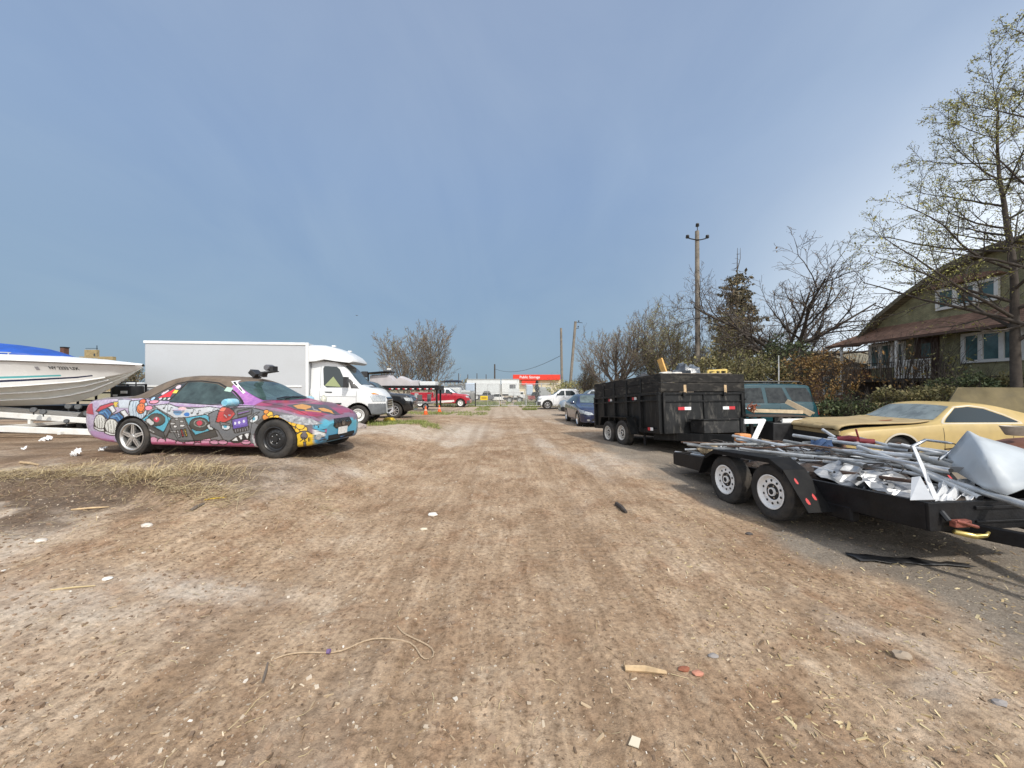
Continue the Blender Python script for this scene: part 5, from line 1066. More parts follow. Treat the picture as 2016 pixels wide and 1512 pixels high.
m = MB(); m.tube([(.02, -.1, .06), (-.03, -.1, .12), (-.08, -.08, .13)], .02, 6); m.build('webbing', BLKP, st)
def heap(name, label, cat, c, sx, sy, sz, m_, seed, am=.22):
    g = np.random.default_rng(seed); m = MB(); n1, n2 = 18, 9
    for j in range(n2+1):
        for i in range(n1):
            a = 2*math.pi*i/n1; e = math.pi/2*j/n2; q = Vector((math.cos(a)*math.cos(e)**.7, math.sin(a)*math.cos(e)**.7, math.sin(e))); k = 1+am*(vnoise(q.x*3+seed, q.y*3+q.z*3, seed)-.5)*2+g.normal(0, .04)
            m.v.append((c[0]+q.x*sx*k, c[1]+q.y*sy*k, c[2]+q.z*sz*k))
    for j in range(n2):
        for i in range(n1): i2 = (i+1) % n1; m.f.append((j*n1+i, j*n1+i2, (j+1)*n1+i2, (j+1)*n1+i)); m.m.append(0)
    return tag(m.build(name, m_, None, smooth=30), label, cat)
# scrap pipes: each one its own thing
pg = np.random.default_rng(44); pipe_mats = [GALV, mat('dull_pipe', (.27, .275, .27), .5, .4, var=.3, vs=9), mat('bright_pipe', (.62, .625, .63), .36, .4, var=.2, vs=8), mat('rusty_pipe', (.10, .06, .042), .8, .2, var=.5, vs=10)]
PL = 'grey galvanised steel pipe lying in the heap of scrap on the black flatbed'; PG = 'pipes heaped on the black flatbed trailer'
def pipe(pts, r, mi, label=PL, group=PG):
    m = MB(); m.tube(pts, r, 10, 0, caps=False); o0 = len(m.v); n = 10
    for e in (0, len(pts)-1): m.f.append(tuple(e*n+k for k in range(n))); m.m.append(1)
    return tag(obj('pipe', m.v, m.f, [pipe_mats[mi], DARK], None, 40, mi=m.m), label, 'pipe', group)
SPEC = [((1443, 858, 7.0), (1600, 889, 5.3), .030, 2), ((1398, 888, 6.9), (1486, 871, 6.5), .036, 1), ((1497, 917, 5.75), (1620, 914, 5.1), (1720, 908, 4.6), .026, 2), ((1562, 857, 6.2), (1640, 869, 5.6), (1790, 888, 4.7), .034, 0),
  ((1632, 863, 6.0), (1780, 889, 4.8), .032, 2), ((1690, 880, 4.7), (1760, 905, 4.2), (1930, 981, 3.35), .034, 0), ((1725, 892, 4.6), (1860, 945, 3.75), (2050, 1005, 2.95), .040, 0), ((1500, 893, 5.7), (1600, 903, 5.2), (1700, 926, 4.5), .028, 0),
  ((1640, 888, 5.0), (1720, 890, 4.5), (1850, 905, 3.9), .034, 2), ((1460, 885, 6.3), (1560, 905, 5.6), .03, 1), ((1495, 912, 5.7), (1640, 911, 5.0), (1790, 903, 4.3), .024, 2), ((1620, 846, 6.3), (1645, 862, 5.9), .030, 2), ((1775, 876, 4.6), (1900, 905, 4.1), .028, 2),
  ((1450, 865, 6.8), (1550, 880, 6.0), .028, 0), ((1520, 878, 6.0), (1570, 906, 5.2), .026, 2), ((1580, 872, 6.0), (1680, 866, 5.6), .03, 1), ((1620, 905, 5.0), (1700, 888, 4.8), .032, 0), ((1800, 895, 4.1), (1940, 940, 3.6), (1985, 958, 3.4), .045, 1), ((1660, 932, 4.4), (1830, 952, 3.6), .022, 3), ((1600, 922, 4.8), (1780, 945, 3.8), .02, 3),
  ((1860, 905, 3.9), (1990, 950, 3.35), .02, 1), ((1750, 875, 4.9), (1880, 893, 4.3), .03, 0), ((1690, 862, 5.6), (1760, 880, 5.0), .026, 0)]
for sp_ in SPEC: pipe([P(*q) for q in sp_[:-2]], sp_[-2]*.82, sp_[-1])
for i in range(62):
    x = pg.uniform(-1.9, 1.0); y = pg.uniform(-.62, .72); a = pg.normal(0, .55); ln = pg.uniform(.8, 2.5); z = .48+(.30+.20*min(1, (x+1.9)/1.6))*pg.random()*(1-abs(y)/1.3)
    dx, dy, dz = math.cos(a)*ln/2, math.sin(a)*ln/2, pg.normal(0, .05); y = min(max(y, abs(dy)-.70), .95-abs(dy)) if abs(dy) < .8 else .1; dy = max(-.75, min(.75, dy)); x = min(x, 1.9-dx)
    bk = pg.normal(0, .11) if pg.random() < .35 else pg.normal(0, .02)
    pts = [NP(x-dx, y-dy, z-dz), NP(x-dx*.3, y-dy*.3+bk, z-dz*.3), NP(x+dx*.35, y+dy*.35+bk, z+dz*.3+abs(bk)*.4), NP(x+dx, y+dy, z+dz)]
    pipe(pts, pg.uniform(.012, .026), int(pg.choice([0, 0, 1, 1, 2, 2, 3])))
for i, (x_, y_, sx_, sy_, sz_) in enumerate(((-1.1, .1, .7, .44, .22), (.3, .12, .8, .48, .28), (-.3, -.22, .6, .34, .24))):
    sc_ = heap('scrap_filler', ('dark scrap filler added for shaded gaps under the pipes at the rear of the flatbed', 'dark scrap filler added for shaded gaps under the pipes at the front of the flatbed', 'dark scrap filler added for shaded gaps under the pipes along the near fender')[i], 'scrap', NP(x_, y_, .40), sx_, sy_, sz_, mat('dark_filler', (.035, .028, .024), .8, var=.6, vs=16, dirt=(.12, .06, .035), da=.5, ds=9, bump=.8, bs=25), 600+i, .2)  # dark scrap lumps, added so the gaps between pipes look shaded
# torn sheets, brackets and other scrap in the trailer
ALU = mat('crumpled_aluminium', (.36, .365, .37), .34, .6, var=.3, vs=9, dirt=(.25, .23, .2), da=.35, ds=6); WSH = mat('white_sheet_metal', (.58, .59, .60), .35, .1, var=.08)
def crumple(name, label, cat, org, ax, ay, nx_, ny_, amp, m_, seed, group=None, solid=.004):
    g = np.random.default_rng(seed); m = MB(); ax = Vector(ax); ay = Vector(ay); nn = ax.cross(ay).normalized()
    for i in range(nx_+1):
        for j in range(ny_+1):
            e = .3 if 0 < i < nx_ and 0 < j < ny_ else .5
            m.v.append(tuple(Vector(org)+ax*(i/nx_+g.normal(0, .1/nx_))+ay*(j/ny_+g.normal(0, e*.35/ny_))+nn*g.normal(0, amp)))
    for i in range(nx_):
        for j in range(ny_): a = i*(ny_+1)+j; m.f += [(a, a+1, a+ny_+2), (a, a+ny_+2, a+ny_+1)]; m.m += [0, 0]
    return tag(m.build(name, m_, None, solid=solid), label, cat, group)
def v3(a, b): return b-a
for i, (p0, p1, p2, s_) in enumerate((((1600, 930, 4.5), (1700, 975, 3.9), (1650, 905, 4.7), 1), ((1660, 945, 4.1), (1790, 985, 3.55), (1730, 925, 4.2), 2), ((1840, 985, 3.4), (1915, 985, 3.35), (1850, 945, 3.7), 3), ((1690, 935, 4.1), (1760, 965, 3.8), (1745, 925, 4.2), 4))):
    a, b_, c_ = P(*p0), P(*p1), P(*p2)
    crumple('metal_sheet', ('crumpled silvery sheet behind the near rail of the flatbed', 'torn pale sheet beside the rail, nearer the front of the flatbed', 'crumpled white sheet in the front corner of the flatbed', 'small creased silvery sheet under the pipe ends')[i], 'sheet metal', a, b_-a, c_-a, 9, 5, .022, ALU if i != 2 else WSH, s_)
m = MB(); a, b_ = P(1795, 878, 3.7), P(1838, 984, 3.25); d = Vector((.05, .02, 0)); m.add([a, a+d, b_+d*1.6, b_, P(1812, 930, 3.45)+Vector((-.005, 0, 0))], [(0, 1, 2, 3)]); m.add([a+d, a+d+Vector((.03, .06, .0)), b_+d*1.6+Vector((.03, .06, 0)), b_+d*1.6], [(0, 1, 2, 3)])
m.add([P(1792, 985, 3.35), b_, P(1812, 938, 3.45), P(1795, 940, 3.5)], [(0, 1, 2, 3)])
tag(m.build('angle_bracket', WSH, None, solid=.006), 'bent white metal angle standing up at the front of the scrap heap', 'bracket')
m = MB(); m.tube([P(1795, 880, 3.9), P(1822, 866, 4.0), P(1868, 872, 4.0), P(1888, 876, 4.0), P(1862, 897, 3.95), P(1850, 905, 3.9)], .016, 6); tag(m.build('metal_hoop', CHROME, None, smooth=True), 'bent silver hoop standing in front of the yellow coupe', 'hoop')
GPN = mat('grey_plastic_panel', (.42, .455, .48), .45, var=.04, dirt=(.33, .32, .30), da=.25, ds=3)
m = MB(); pv = [P(1906, 847, 3.95), P(1928, 860, 3.75), P(1853, 912, 3.95), P(1905, 942, 3.55), P(1934, 960, 3.35), P(1982, 976, 3.2), P(1945, 905, 3.35), P(2060, 945, 3.1), P(2100, 925, 3.3), P(2070, 902, 3.5), P(2000, 880, 3.6)]
m.add(pv, [(0, 2, 3, 6), (0, 6, 1), (3, 4, 5, 6), (6, 5, 7, 10), (1, 6, 10), (7, 8, 9, 10)])
fs_o = tag(m.build('folded_sheet', GPN, None, smooth=True, solid=.012, sub=2), 'large folded pale grey plastic sheet leaning on the scrap at the right edge', 'sheet')
fs_o.modifiers.move(0, 1)
crz = fs_o.data.attributes.new('crease_edge', 'FLOAT', 'EDGE'); crz.data.foreach_set('value', [.75]*len(fs_o.data.edges))
m = MB(); m.box((0, 0, 0), (.16, .005, .07)); o = tag(m.build('tape_patch', mat('grey_tape', (.24, .25, .26), .5)), 'small darker grey patch stuck on the folded plastic panel', 'patch'); o.location = P(1890, 925, 3.66); o.rotation_euler = (R(30), 0, R(-38))
tg = np.random.default_rng(8)
for i in range(16):
    x, y = tg.uniform(-1.7, 1.2), tg.uniform(-.3, .6); p = NP(x, y, .72+.1*tg.random()); pts = [p+Vector((tg.normal(0, .16), tg.normal(0, .2), tg.normal(0, .04))) for _ in range(16)]
    m = MB(); m.tube(pts, .008, 5); tag(m.build('wire_tangle', mat('old_wire', (.06, .05, .045), .7), None, smooth=True, sub=1), 'tangle of dark old cable among the scrap pipes', 'cable', 'cable tangles in the scrap heap')
m = MB(); m.tube([P(1650, 866, 5.7), P(1672, 864, 5.6), P(1690, 866, 5.5)], [.05, .055, .05], 12); m.tube([P(1692, 868, 5.4), P(1722, 870, 5.3)], .04, 10); m.tube([P(1685, 845, 5.5), P(1690, 862, 5.5)], .012, 6)
tag(m.build('gas_bottle', mat('maroon_paint', (.17, .02, .025), .4, var=.3), None, smooth=40), 'dark red metal cylinder lying on top of the scrap pipes', 'cylinder')
crumple('blue_rag', 'dark blue rag wedged among the pipes', 'rag', P(1605, 890, 5.4), (.35, .05, 0), (.02, .1, .16), 6, 4, .03, mat('blue_cloth', (.02, .05, .12), .8), 5)
def rock(name, label, cat, loc, r, m_, seed, sq=(1, 1, .7)):
    bm = bmesh.new(); bmesh.ops.create_icosphere(bm, subdivisions=2, radius=1); g = np.random.default_rng(seed)
    for v in bm.verts: v.co = Vector((v.co.x*sq[0], v.co.y*sq[1], v.co.z*sq[2]))*r*(1+g.normal(0, .09))
    v = [tuple(a.co) for a in bm.verts]; f = [tuple(q.index for q in p.verts) for p in bm.faces]; bm.free()
    o = tag(obj(name, v, f, m_), label, cat); o.location = loc; return o
rock('stone', 'rough tan stone at the rear corner of the flatbed trailer', 'stone', P(1393, 884, 6.9), .16, mat('tan_stone', (.36, .28, .18), .9, var=.4, vs=12, bump=.5, bs=20), 3, (1.15, .9, .75))
m = MB(); m.box((0, 0, 0), (.22, .2, .16)); o = tag(m.build('crate', mat('orange_plastic', (.62, .25, .08), .5, var=.2), None, bevel=.02), 'faded orange plastic box at the back of the scrap heap', 'box'); o.location = P(1462, 862, 7.1)
m = MB(); a, b_, c_ = P(1465, 830, 7.4), P(1505, 829, 7.4), P(1484, 866, 7.2); m.beam(a, b_, .03, .09); m.beam(b_+Vector((-.02, 0, .03)), c_, .09, .035); tag(m.build('window_frame', mat('upvc_white', (.82, .82, .82), .35), None, bevel=.006), 'white corner of a window frame sticking up at the rear of the flatbed', 'frame')
m = MB()
for j in range(4):
    m.v += [tuple(Vector((3.35+.95*i/9+.03*math.sin(j*3+i), 3.56+.04*j*(1.5-i/9)-.12*i/9+.02*math.sin(i*2.1+j), .004*math.sin(i*1.7+j*2)+gzf(3.5, 3.5)+.016))) for i in range(10)]
for j in range(3):
    for i in range(9): m.f.append((j*10+i, j*10+i+1, (j+1)*10+i+1, (j+1)*10+i)); m.m.append(0)
tag(m.build('black_sheet', BLKP, None, smooth=True, solid=.006), 'strip of torn black plastic lying on the ground in front of the flatbed', 'plastic strip')

# ------------------------------------------------------------------ black dump trailer with its load
DH = math.atan2(-.975, .223)
DT = thing('dump_trailer', 'tall black steel dump trailer with timber side boards and a flat rear tyre', 'trailer', (4.39, 10.92, .05), rot=(0, R(-3.6), DH)); DM = DT.matrix_basis.copy()
DB = mat('dump_black', (.008, .0085, .009), .45, var=.4, vs=3, dirt=(.085, .078, .07), da=.5, spec=.25, ds=2.0, bump=.1, dr=(.52, .74), dsc=(5, 5, .7)); DW = mat('black_stained_board', (.018, .017, .016), .8, var=.4, vs=9, dirt=(.17, .155, .13), da=.5, ds=3, bump=.3, dr=(.52, .72), dsc=(1, 1, 3), spec=.25)
DF = mat('scuffed_front', (.016, .0165, .017), .5, var=.4, vs=4, dirt=(.22, .205, .18), da=.6, spec=.25, ds=2.2, dr=(.53, .74), dsc=(3, 3, .8))
zb, zs, zt = .42, 1.40, 1.86
for s in (-1, 1): m = MB(); m.box((0, s*1.17, (zb+zs)/2), (3.56, .05, zs-zb)); m.build('side_wall', DB, DT)
m = MB(); m.box((1.77, 0, (zb+zs)/2), (.05, 2.30, zs-zb)); m.build('front_wall', DF, DT); m = MB(); m.box((-1.77, 0, (zb+zs)/2), (.05, 2.30, zs-zb)); m.build('tailgate', DB, DT)
m = MB(); m.box((0, 0, zb+.05), (3.5, 2.28, .06)); m.build('floor', DB, DT)
for s in (-1, 1):
    for i, x_ in enumerate((-1.75, -1.1, -.42, .28, .95, 1.74)): m = MB(); m.box((x_, s*1.225, (zb+zs)/2+.02), (.09, .07, zs-zb)); m.build('side_post', DB, DT, bevel=.008)
    m = MB(); m.box((0, s*1.262, 1.235), (3.6, .03, .035)); m.build('tie_rail', DB, DT); m = MB(); m.box((0, s*1.222, zb+.05), (3.56, .055, .10)); m.box((0, s*1.222, zs), (3.6, .065, .06)); m.build('side_sill', DB, DT)
    for r_ in range(2): m = MB(); m.box((0, s*1.20, zs+.145+r_*.225), (3.62, .04, .215)); m.build('side_board', DW, DT, bevel=.006)
    for x_ in (-1.1, -.42, .28, 1.0): m = MB(); m.box((x_, s*1.232, zs+.20), (.06, .02, .40)); m.build('board_bracket', DB, DT)
    for x_, z_ in ((-.75, 1.31), (.62, 1.31), (1.42, .52)):
        m = MB(); m.box((x_-.055, s*1.262 if z_ < 1 else s*1.20, z_), (.11, .006 if z_ < 1 else .008, .075)); m.box((x_+.055, s*1.262 if z_ < 1 else s*1.20, z_), (.11, .006 if z_ < 1 else .008, .075), mi=1); m.build('reflector', [REFR, REFW], DT)
    m = MB(); fq = [(-.95, .55), (-.86, .80), (.62, .80), (.86, .36)]
    for (x0, z0), (x1, z1) in zip(fq[:-1], fq[1:]): m.add([(x0, s*1.47, z0), (x1, s*1.47, z1), (x1, s*1.22, z1), (x0, s*1.22, z0)], [(0, 1, 2, 3)])
    m.build('fender', DB, DT, solid=.014)
    add_wheel(DT, (.30, s*1.345, .37), .35, .215, .2, 'steel', s, mat('dusty_white_rim', (.52, .50, .46), .5, var=.2)); add_wheel(DT, (-.50, s*1.345, .33), .35, .215, .2, 'steel', s, mat('dusty_white_rim', (.52, .50, .46)), flat=.07)
for r_, z_ in enumerate((zs+.145, zs+.37)): m = MB(); m.box((1.815, 0, z_), (.04, 2.42, .215)); m.build('front_board', DW, DT, bevel=.006); m = MB(); m.box((-1.815, 0, z_-.03), (.04, 2.36, .20)); m.build('rear_board', DW, DT)
for y_ in (-.55, .62): m = MB(); m.box((1.842, y_, zs+.10), (.015, .07, .20)); m.build('board_hook', WOOD, DT); m = MB(); m.box((1.84, y_-.02, zs-.03), (.03, .08, .10)); m.build('hook_bracket', BLKM, DT)
m = MB(); m.box((1.81, 0, zs-.01), (.035, 2.3, .05)); m.box((1.81, 0, zs-.20), (.035, 2.3, .03)); m.box((1.81, .0, zs-.5), (.03, .03, .95))
for y_ in (-1.13, 1.13): m.box((1.815, y_, (zb+zs)/2), (.045, .06, zs-zb-.02))
m.build('front_frame', DB, DT)
for y_, k in ((-.55, 0), (.74, 1)): m = MB(); m.box((1.80, y_-.09, zs-.38), (.008, .18, .075), mi=k); m.box((1.80, y_+.09, zs-.38), (.008, .18, .075), mi=1-k); m.build('reflector', [REFR, REFW], DT)
m = MB(); m.box((2.12, .10, .585), (.46, 1.15, .30)); m.build('tool_box', mat('scuffed_steel_box', (.022, .022, .022), .45, .2, var=.5, vs=7, dirt=(.22, .205, .18), da=.6, ds=4, dr=(.52, .7)), DT, bevel=.01); m = MB(); m.box((2.13, .10, .752), (.52, 1.22, .02)); m.build('tool_box_lid', DF, DT)
m = MB(); m.beam((-1.7, -.45, .33), (1.7, -.45, .33), .08, .16); m.beam((-1.7, .45, .33), (1.7, .45, .33), .08, .16); m.beam((1.2, -1.0, .33), (3.1, 0, .33), .09, .19); m.beam((1.2, 1.0, .33), (3.1, 0, .332), .09, .19); m.build('chassis', DB, DT, bevel=.006)
m = MB(); m.box((3.2, 0, .34), (.3, .10, .10)); m.tube([(2.8, .1, .05), (2.8, .1, .8)], .035, 8); m.tube([(.9, -1.1, .06), (.9, -1.1, .4)], .03, 8); m.build('jack', BLKM, DT)
def DP(x, y, z): return DM @ Vector((x, y, z))
m = MB(); m.beam(P(1299, 707, 9.9), P(1312, 745, 9.7), .05, .15); tag(m.build('plank', mat('orange_plank', (.60, .34, .10), .7, var=.2, vs=6), None), 'orange plank standing up out of the dump trailer', 'plank')
m = MB(); m.beam(DP(1.72, -.75, 1.885), DP(1.72, .9, 1.90), .10, .02); tag(m.build('plank', mat('grey_plank', (.20, .165, .13), .8, var=.3), None), 'grey plank lying along the front boards of the dump trailer', 'plank')
BAG = mat('black_bag', (.03, .032, .036), .3, var=.4, vs=9, bump=.6, bs=14)
heap('rubbish_bag', 'crumpled dark grey plastic sack on top of the dump trailer load', 'bag', DP(1.2, .05, 1.72), .42, .34, .42, mat('grey_bag', (.11, .125, .145), .3, var=.4, vs=9, bump=.6, bs=14), 5, .35)
heap('rubbish_bag', 'black plastic sack showing over the far side boards of the dump trailer', 'bag', DP(.1, -.45, 1.66), .55, .45, .32, BAG, 6, .4); heap('rubble', 'heap of mixed rubble filling the dump trailer', 'rubble', DP(0, 0, 1.42), 1.0, .62, .42, mat('rubble_brown', (.14, .115, .09), .9, var=.5, vs=14, bump=.6, bs=30), 9, .2)
m = MB(); a, b_ = DP(1.5, .42, 1.86), DP(1.45, 1.02, 1.86); u = Vector((0, 0, .17)); 
for q0, q1 in ((a+u*.8, b_+u), (b_, b_+u*1.1), (a, a+u*.8), (b_+Vector((-.02, .25, 0)), b_+Vector((-.02, .25, .16))), (a+Vector((.1, .02, .06)), a+Vector((.22, .02, .10)))): m.beam(q0, q1, .06, .045)
tag(m.build('timber_frame', mat('yellow_timber', (.62, .46, .14), .6, var=.2), None), 'small broken yellow timber frame on top of the dump trailer load', 'frame')
for i, (y_, x_) in enumerate(((-.95, 1.66), (-.62, 1.62))): m = MB(); m.box((0, 0, 0), (.16, .26, .05)); o = tag(m.build('foam_offcut', mat('pale_offcut', (.58, .55, .50), .7, var=.2), None, bevel=.01), ('pale offcut beside the orange plank on the dump trailer', 'larger pale offcut with a pinkish edge on the front boards')[i], 'offcut'); o.location = DP(x_, y_, 1.905); o.rotation_euler = (.1, .1, DH+.2*i)
# scrap timber in front of the teal suv
m = MB(); m.beam(P(1478, 808, 9.6), P(1580, 811, 9.6), .05, .09); tag(m.build('plank', mat('pale_timber', (.50, .40, .27), .7, var=.2), None), 'pale timber lying level in front of the teal suv', 'plank')
m = MB(); m.beam(P(1548, 790, 9.9), P(1598, 816, 9.5), .03, .12); m.beam(P(1553, 789, 9.95), P(1603, 814, 9.55), .03, .05); tag(m.build('plank', mat('pale_timber', (.50, .40, .27)), None), 'pale timber propped at a slant in front of the teal suv', 'plank')
cart = thing('scrap_cart', 'dark low cart holding scrap timber behind the dump trailer tongue', 'cart', (6.5, 9.6, 0)); m = MB(); m.box((.15, 0, .975), (1.5, .7, .03)); m.build('bed', mat('dark_timber', (.05, .036, .028), .85, var=.4), cart)
for x_ in (-.5, .1, .8):
    for y_ in (-.3, .3): m = MB(); m.box((x_, y_, .48), (.07, .07, .94)); m.build('leg', BLKM, cart)
m = MB(); m.box((.2, -.2, .6), (.5, .5, .45)); m.build('bin', BLKP, cart, bevel=.02); m = MB(); m.box((.45, -.40, .86), (.5, .04, .13)); m.build('white_panel', WHITE, cart)
for i in range(5):
    g_ = np.random.default_rng(500+i); m = MB(); c_ = P(1482, 801, 9.4); m.tube([c_+Vector(g_.normal(0, .09, 3)) for _ in range(9)], .012, 5); tag(m.build('rusty_wire', mat('rust', (.24, .07, .03)), None, smooth=True, sub=1), 'knot of rusty wire beside the dump trailer', 'wire', 'rusty wire beside the dump trailer')
# plywood slab, rusty bonnet and bowl behind and beside the coupe
m = MB(); m.quad(P(1862, 800, 10.8), P(2120, 845, 10.2), P(2100, 764, 10.6), P(1884, 763, 11.0)); tag(m.build('plywood_panel', mat('tan_plywood', (.155, .125, .062), .8, var=.25, vs=3, dirt=(.09, .07, .04), da=.5), None, solid=.05), 'weathered tan plywood panel standing behind the yellow coupe', 'panel')
m = MB(); a = P(1958, 880, 5.4)
for i in range(7):
    for j in range(7): u, w = i/6, j/6; m.v.append((a.x-.15+1.6*u, 4.9+1.0*w, .66+.30*math.sin(math.pi*(.15+.7*u))*math.sin(math.pi*(.15+.75*w))))
for i in range(6):
    for j in range(6): q = i*7+j; m.f.append((q, q+1, q+8, q+7)); m.m.append(0)
tag(m.build('car_bonnet', mat('rust_brown_paint', (.17, .075, .05), .6, var=.3, vs=5), None, smooth=True, solid=.02), 'rusty brown car bonnet lying behind the grey plastic panel', 'bonnet')
m = MB(); m.lathe([(.09, 0), (.10, .01), (.155, .13), (.145, .13), (.09, .02)], 18, M=Matrix.Translation(P(2000, 857, 5.3))); tag(m.build('plastic_bowl', mat('stained_plastic', (.42, .37, .30), .6, var=.3), None, smooth=40), 'stained plastic bowl standing on the rusty bonnet', 'bowl')
# ------------------------------------------------------------------ trees and shrubs
def grow(segs, tips, p, d, Ln, r, lev, Pm, g):
    n = Pm['seg'][lev]; pts = [p.copy()]; rad = [r]; d = d/np.linalg.norm(d)
    for i in range(n):
        d = d+g.normal(0, Pm['wig'][lev], 3)+np.array([0, 0, Pm['trop'][lev]]); d /= np.linalg.norm(d); p = p+d*Ln/n; pts.append(p.copy()); rad.append(max(Pm['rmin'], r*(1-(1-Pm['tap'][lev])*(i+1)/n)))
    segs.append((lev, np.array(pts), rad))
    if lev < Pm['lev']:
        m = Pm['nb'][lev]; ph = g.uniform(0, 6.28); lo = Pm['lo'][lev]
        for k in range(m):
            f = lo+(1-lo)*(k+g.uniform(.2, .9))/m; i = min(int(f*n), n-1); u = f*n-i; q = pts[i]*(1-u)+pts[i+1]*u; ax = pts[i+1]-pts[i]; ax /= np.linalg.norm(ax)
            ph += 2.4+g.normal(0, .3); a = np.cross(ax, [.13, .21, .97] if abs(ax[2]) < .9 else [1, 0, 0]); a /= np.linalg.norm(a); b = np.cross(ax, a)
            an = Pm['ang'][lev]*g.uniform(.75, 1.2); cd = ax*math.cos(an)+(a*math.cos(ph)+b*math.sin(ph))*math.sin(an)
            if 'bias' in Pm: cd = cd+np.array(Pm['bias'])*(1 if lev == 0 else .15)
            cl = Ln*Pm['len'][lev]*(1-Pm['short'][lev]*f)*g.uniform(.75, 1.2)
            grow(segs, tips, q, cd, cl, max(Pm['rmin'], rad[i]*Pm['rr'][lev]), lev+1, Pm, g)
    else: tips.append((np.array(pts), d))
def tubes_np(segs, ns):
    V, Fq = [], []; o = 0
    for lev, pts, rad in segs:
        n = ns[lev]; t = np.gradient(pts, axis=0); t /= np.linalg.norm(t, axis=1)[:, None]+1e-9
        ref = np.array([.31, .17, .93]); u = np.cross(t, ref); u /= np.linalg.norm(u, axis=1)[:, None]+1e-9; w = np.cross(t, u)
        a = np.arange(n)*2*math.pi/n; ring = pts[:, None]+(u[:, None]*np.cos(a)[None, :, None]+w[:, None]*np.sin(a)[None, :, None])*np.array(rad)[:, None, None]
        V.append(ring.reshape(-1, 3)); k = len(pts); i = (np.arange(k-1)[:, None]*n+np.arange(n)[None]).ravel(); j = (np.arange(k-1)[:, None]*n+((np.arange(n)+1) % n)[None]).ravel()
        Fq.append(np.stack([i, j, j+n, i+n], 1)+o); o += k*n
    return np.concatenate(V), np.concatenate(Fq)
def leaf_quads(P0, size, g, droop=.0, asp=.55):
    n = len(P0); d = g.normal(0, 1, (n, 3)); d[:, 2] -= droop; d /= np.linalg.norm(d, axis=1)[:, None]; e = g.normal(0, 1, (n, 3)); e -= d*(e*d).sum(1)[:, None]; e /= np.linalg.norm(e, axis=1)[:, None]
    s = (size*g.lognormal(0, .35, n))[:, None]; V = np.stack([P0, P0+d*s*.5+e*s*asp*.5, P0+d*s, P0+d*s*.5-e*s*asp*.5], 1).reshape(-1, 3)
    return V, np.arange(n*4).reshape(-1, 4)
BARK = mat('bark_grey', (.15, .122, .098), .9, var=.4, vs=7, bump=.5, bs=18); BARKD = mat('bark_dark', (.062, .05, .041), .9, var=.4, vs=7, bump=.4, bs=18)
def leafmat(name, a, b, c): return rndmat(name, [(0, a), (.5, b), (1, c)], .7)
def make_tree(name, label, loc, H, Pm, seed, leafm=None, nleaf=0, lsize=.05, bark=BARK, group=None, ns=(9, 6, 4, 3, 3), stems=1, crown_from=2, jit=.05, lean=(0, 0, 1), sprd=.22):
    g = np.random.default_rng(seed); T = thing(name, label, 'tree', loc, 0, group); segs, tips = [], []
    for s in range(stems):
        d = np.array(lean, float)+(g.normal(0, sprd, 3)*np.array([1, 1, 0]) if stems > 1 else 0); p0 = np.array([g.normal(0, .12), g.normal(0, .12), -.1]) if stems > 1 else np.array([0, 0, -.1])
        grow(segs, tips, p0, d, H*Pm['trunk']*(g.uniform(.8, 1.05) if stems > 1 else 1), Pm['r0'], 0, Pm, g)
    tr_ = [s for s in segs if s[0] < crown_from]; cr_ = [s for s in segs if s[0] >= crown_from]
    V, Q = tubes_np(tr_, ns); np_mesh('trunk', V, Q, bark, T)
    V, Q = tubes_np(cr_, ns); nb = len(Q); mats = [bark]
    if leafm is not None and nleaf:
        pts = []
        for tp, d in tips:
            for k in range(nleaf): f = g.uniform(.25, 1)*(len(tp)-1); i = min(int(f), len(tp)-2); pts.append(tp[i]*(1-f+i)+tp[i+1]*(f-i)+g.normal(0, jit, 3))
        LV, LQ = leaf_quads(np.array(pts), lsize, g); Q = np.concatenate([Q, LQ+len(V)]); V = np.concatenate([V, LV]); mats.append(leafm)
    c = np_mesh('crown', V, Q, mats, T, smooth=False)
    if len(mats) > 1: c.data.polygons.foreach_set('material_index', np.concatenate([np.zeros(nb, np.int32), np.ones(len(Q)-nb, np.int32)]))
    return T
BUD = leafmat('bud_leaves', (.15, .16, .04), (.30, .30, .08), (.42, .38, .13)); SPR = leafmat('spring_leaves', (.14, .14, .04), (.25, .24, .08), (.34, .29, .13)); OLV = leafmat('olive_leaves', (.10, .095, .035), (.19, .17, .065), (.30, .24, .11))
EVG = leafmat('evergreen_leaves', (.025, .04, .016), (.055, .08, .028), (.11, .12, .045)); BRN = leafmat('brown_leaves', (.14, .075, .025), (.25, .14, .045), (.34, .23, .08)); NDL = leafmat('spruce_needles', (.055, .052, .028), (.11, .09, .048), (.19, .15, .085))
BIG = dict(trunk=.92, lev=3, seg=(12, 9, 7, 4), wig=(.04, .07, .10, .16), trop=(.02, .035, .03, .04), tap=(.12, .2, .3, .5), rmin=.0055, nb=(19, 9, 6), lo=(.16, .15, .2), ang=(1.15, .75, .7), len=(.50, .42, .42), short=(.62, .4, .3), rr=(.42, .55, .6), r0=.19)
def scalar(Pm, **k): q = dict(Pm); q.update(k); return q
bt = P(1996, 775, 11.0)
make_tree('budding_tree', 'tall tree just coming into pale green leaf in front of the green house', (14.95, 10.9, gzf(14.95, 10.9)), 11.1, scalar(BIG, lo=(.24, .15, .2), r0=.135, rr=(.5, .55, .6), nb=(27, 11, 7), bias=(-.32, -.06, .02), rmin=.0055, short=(.74, .4, .3), len=(.56, .42, .42)), 21, BUD, 11, .042, BARKD, lean=(-.045, 0, 1), jit=.05)
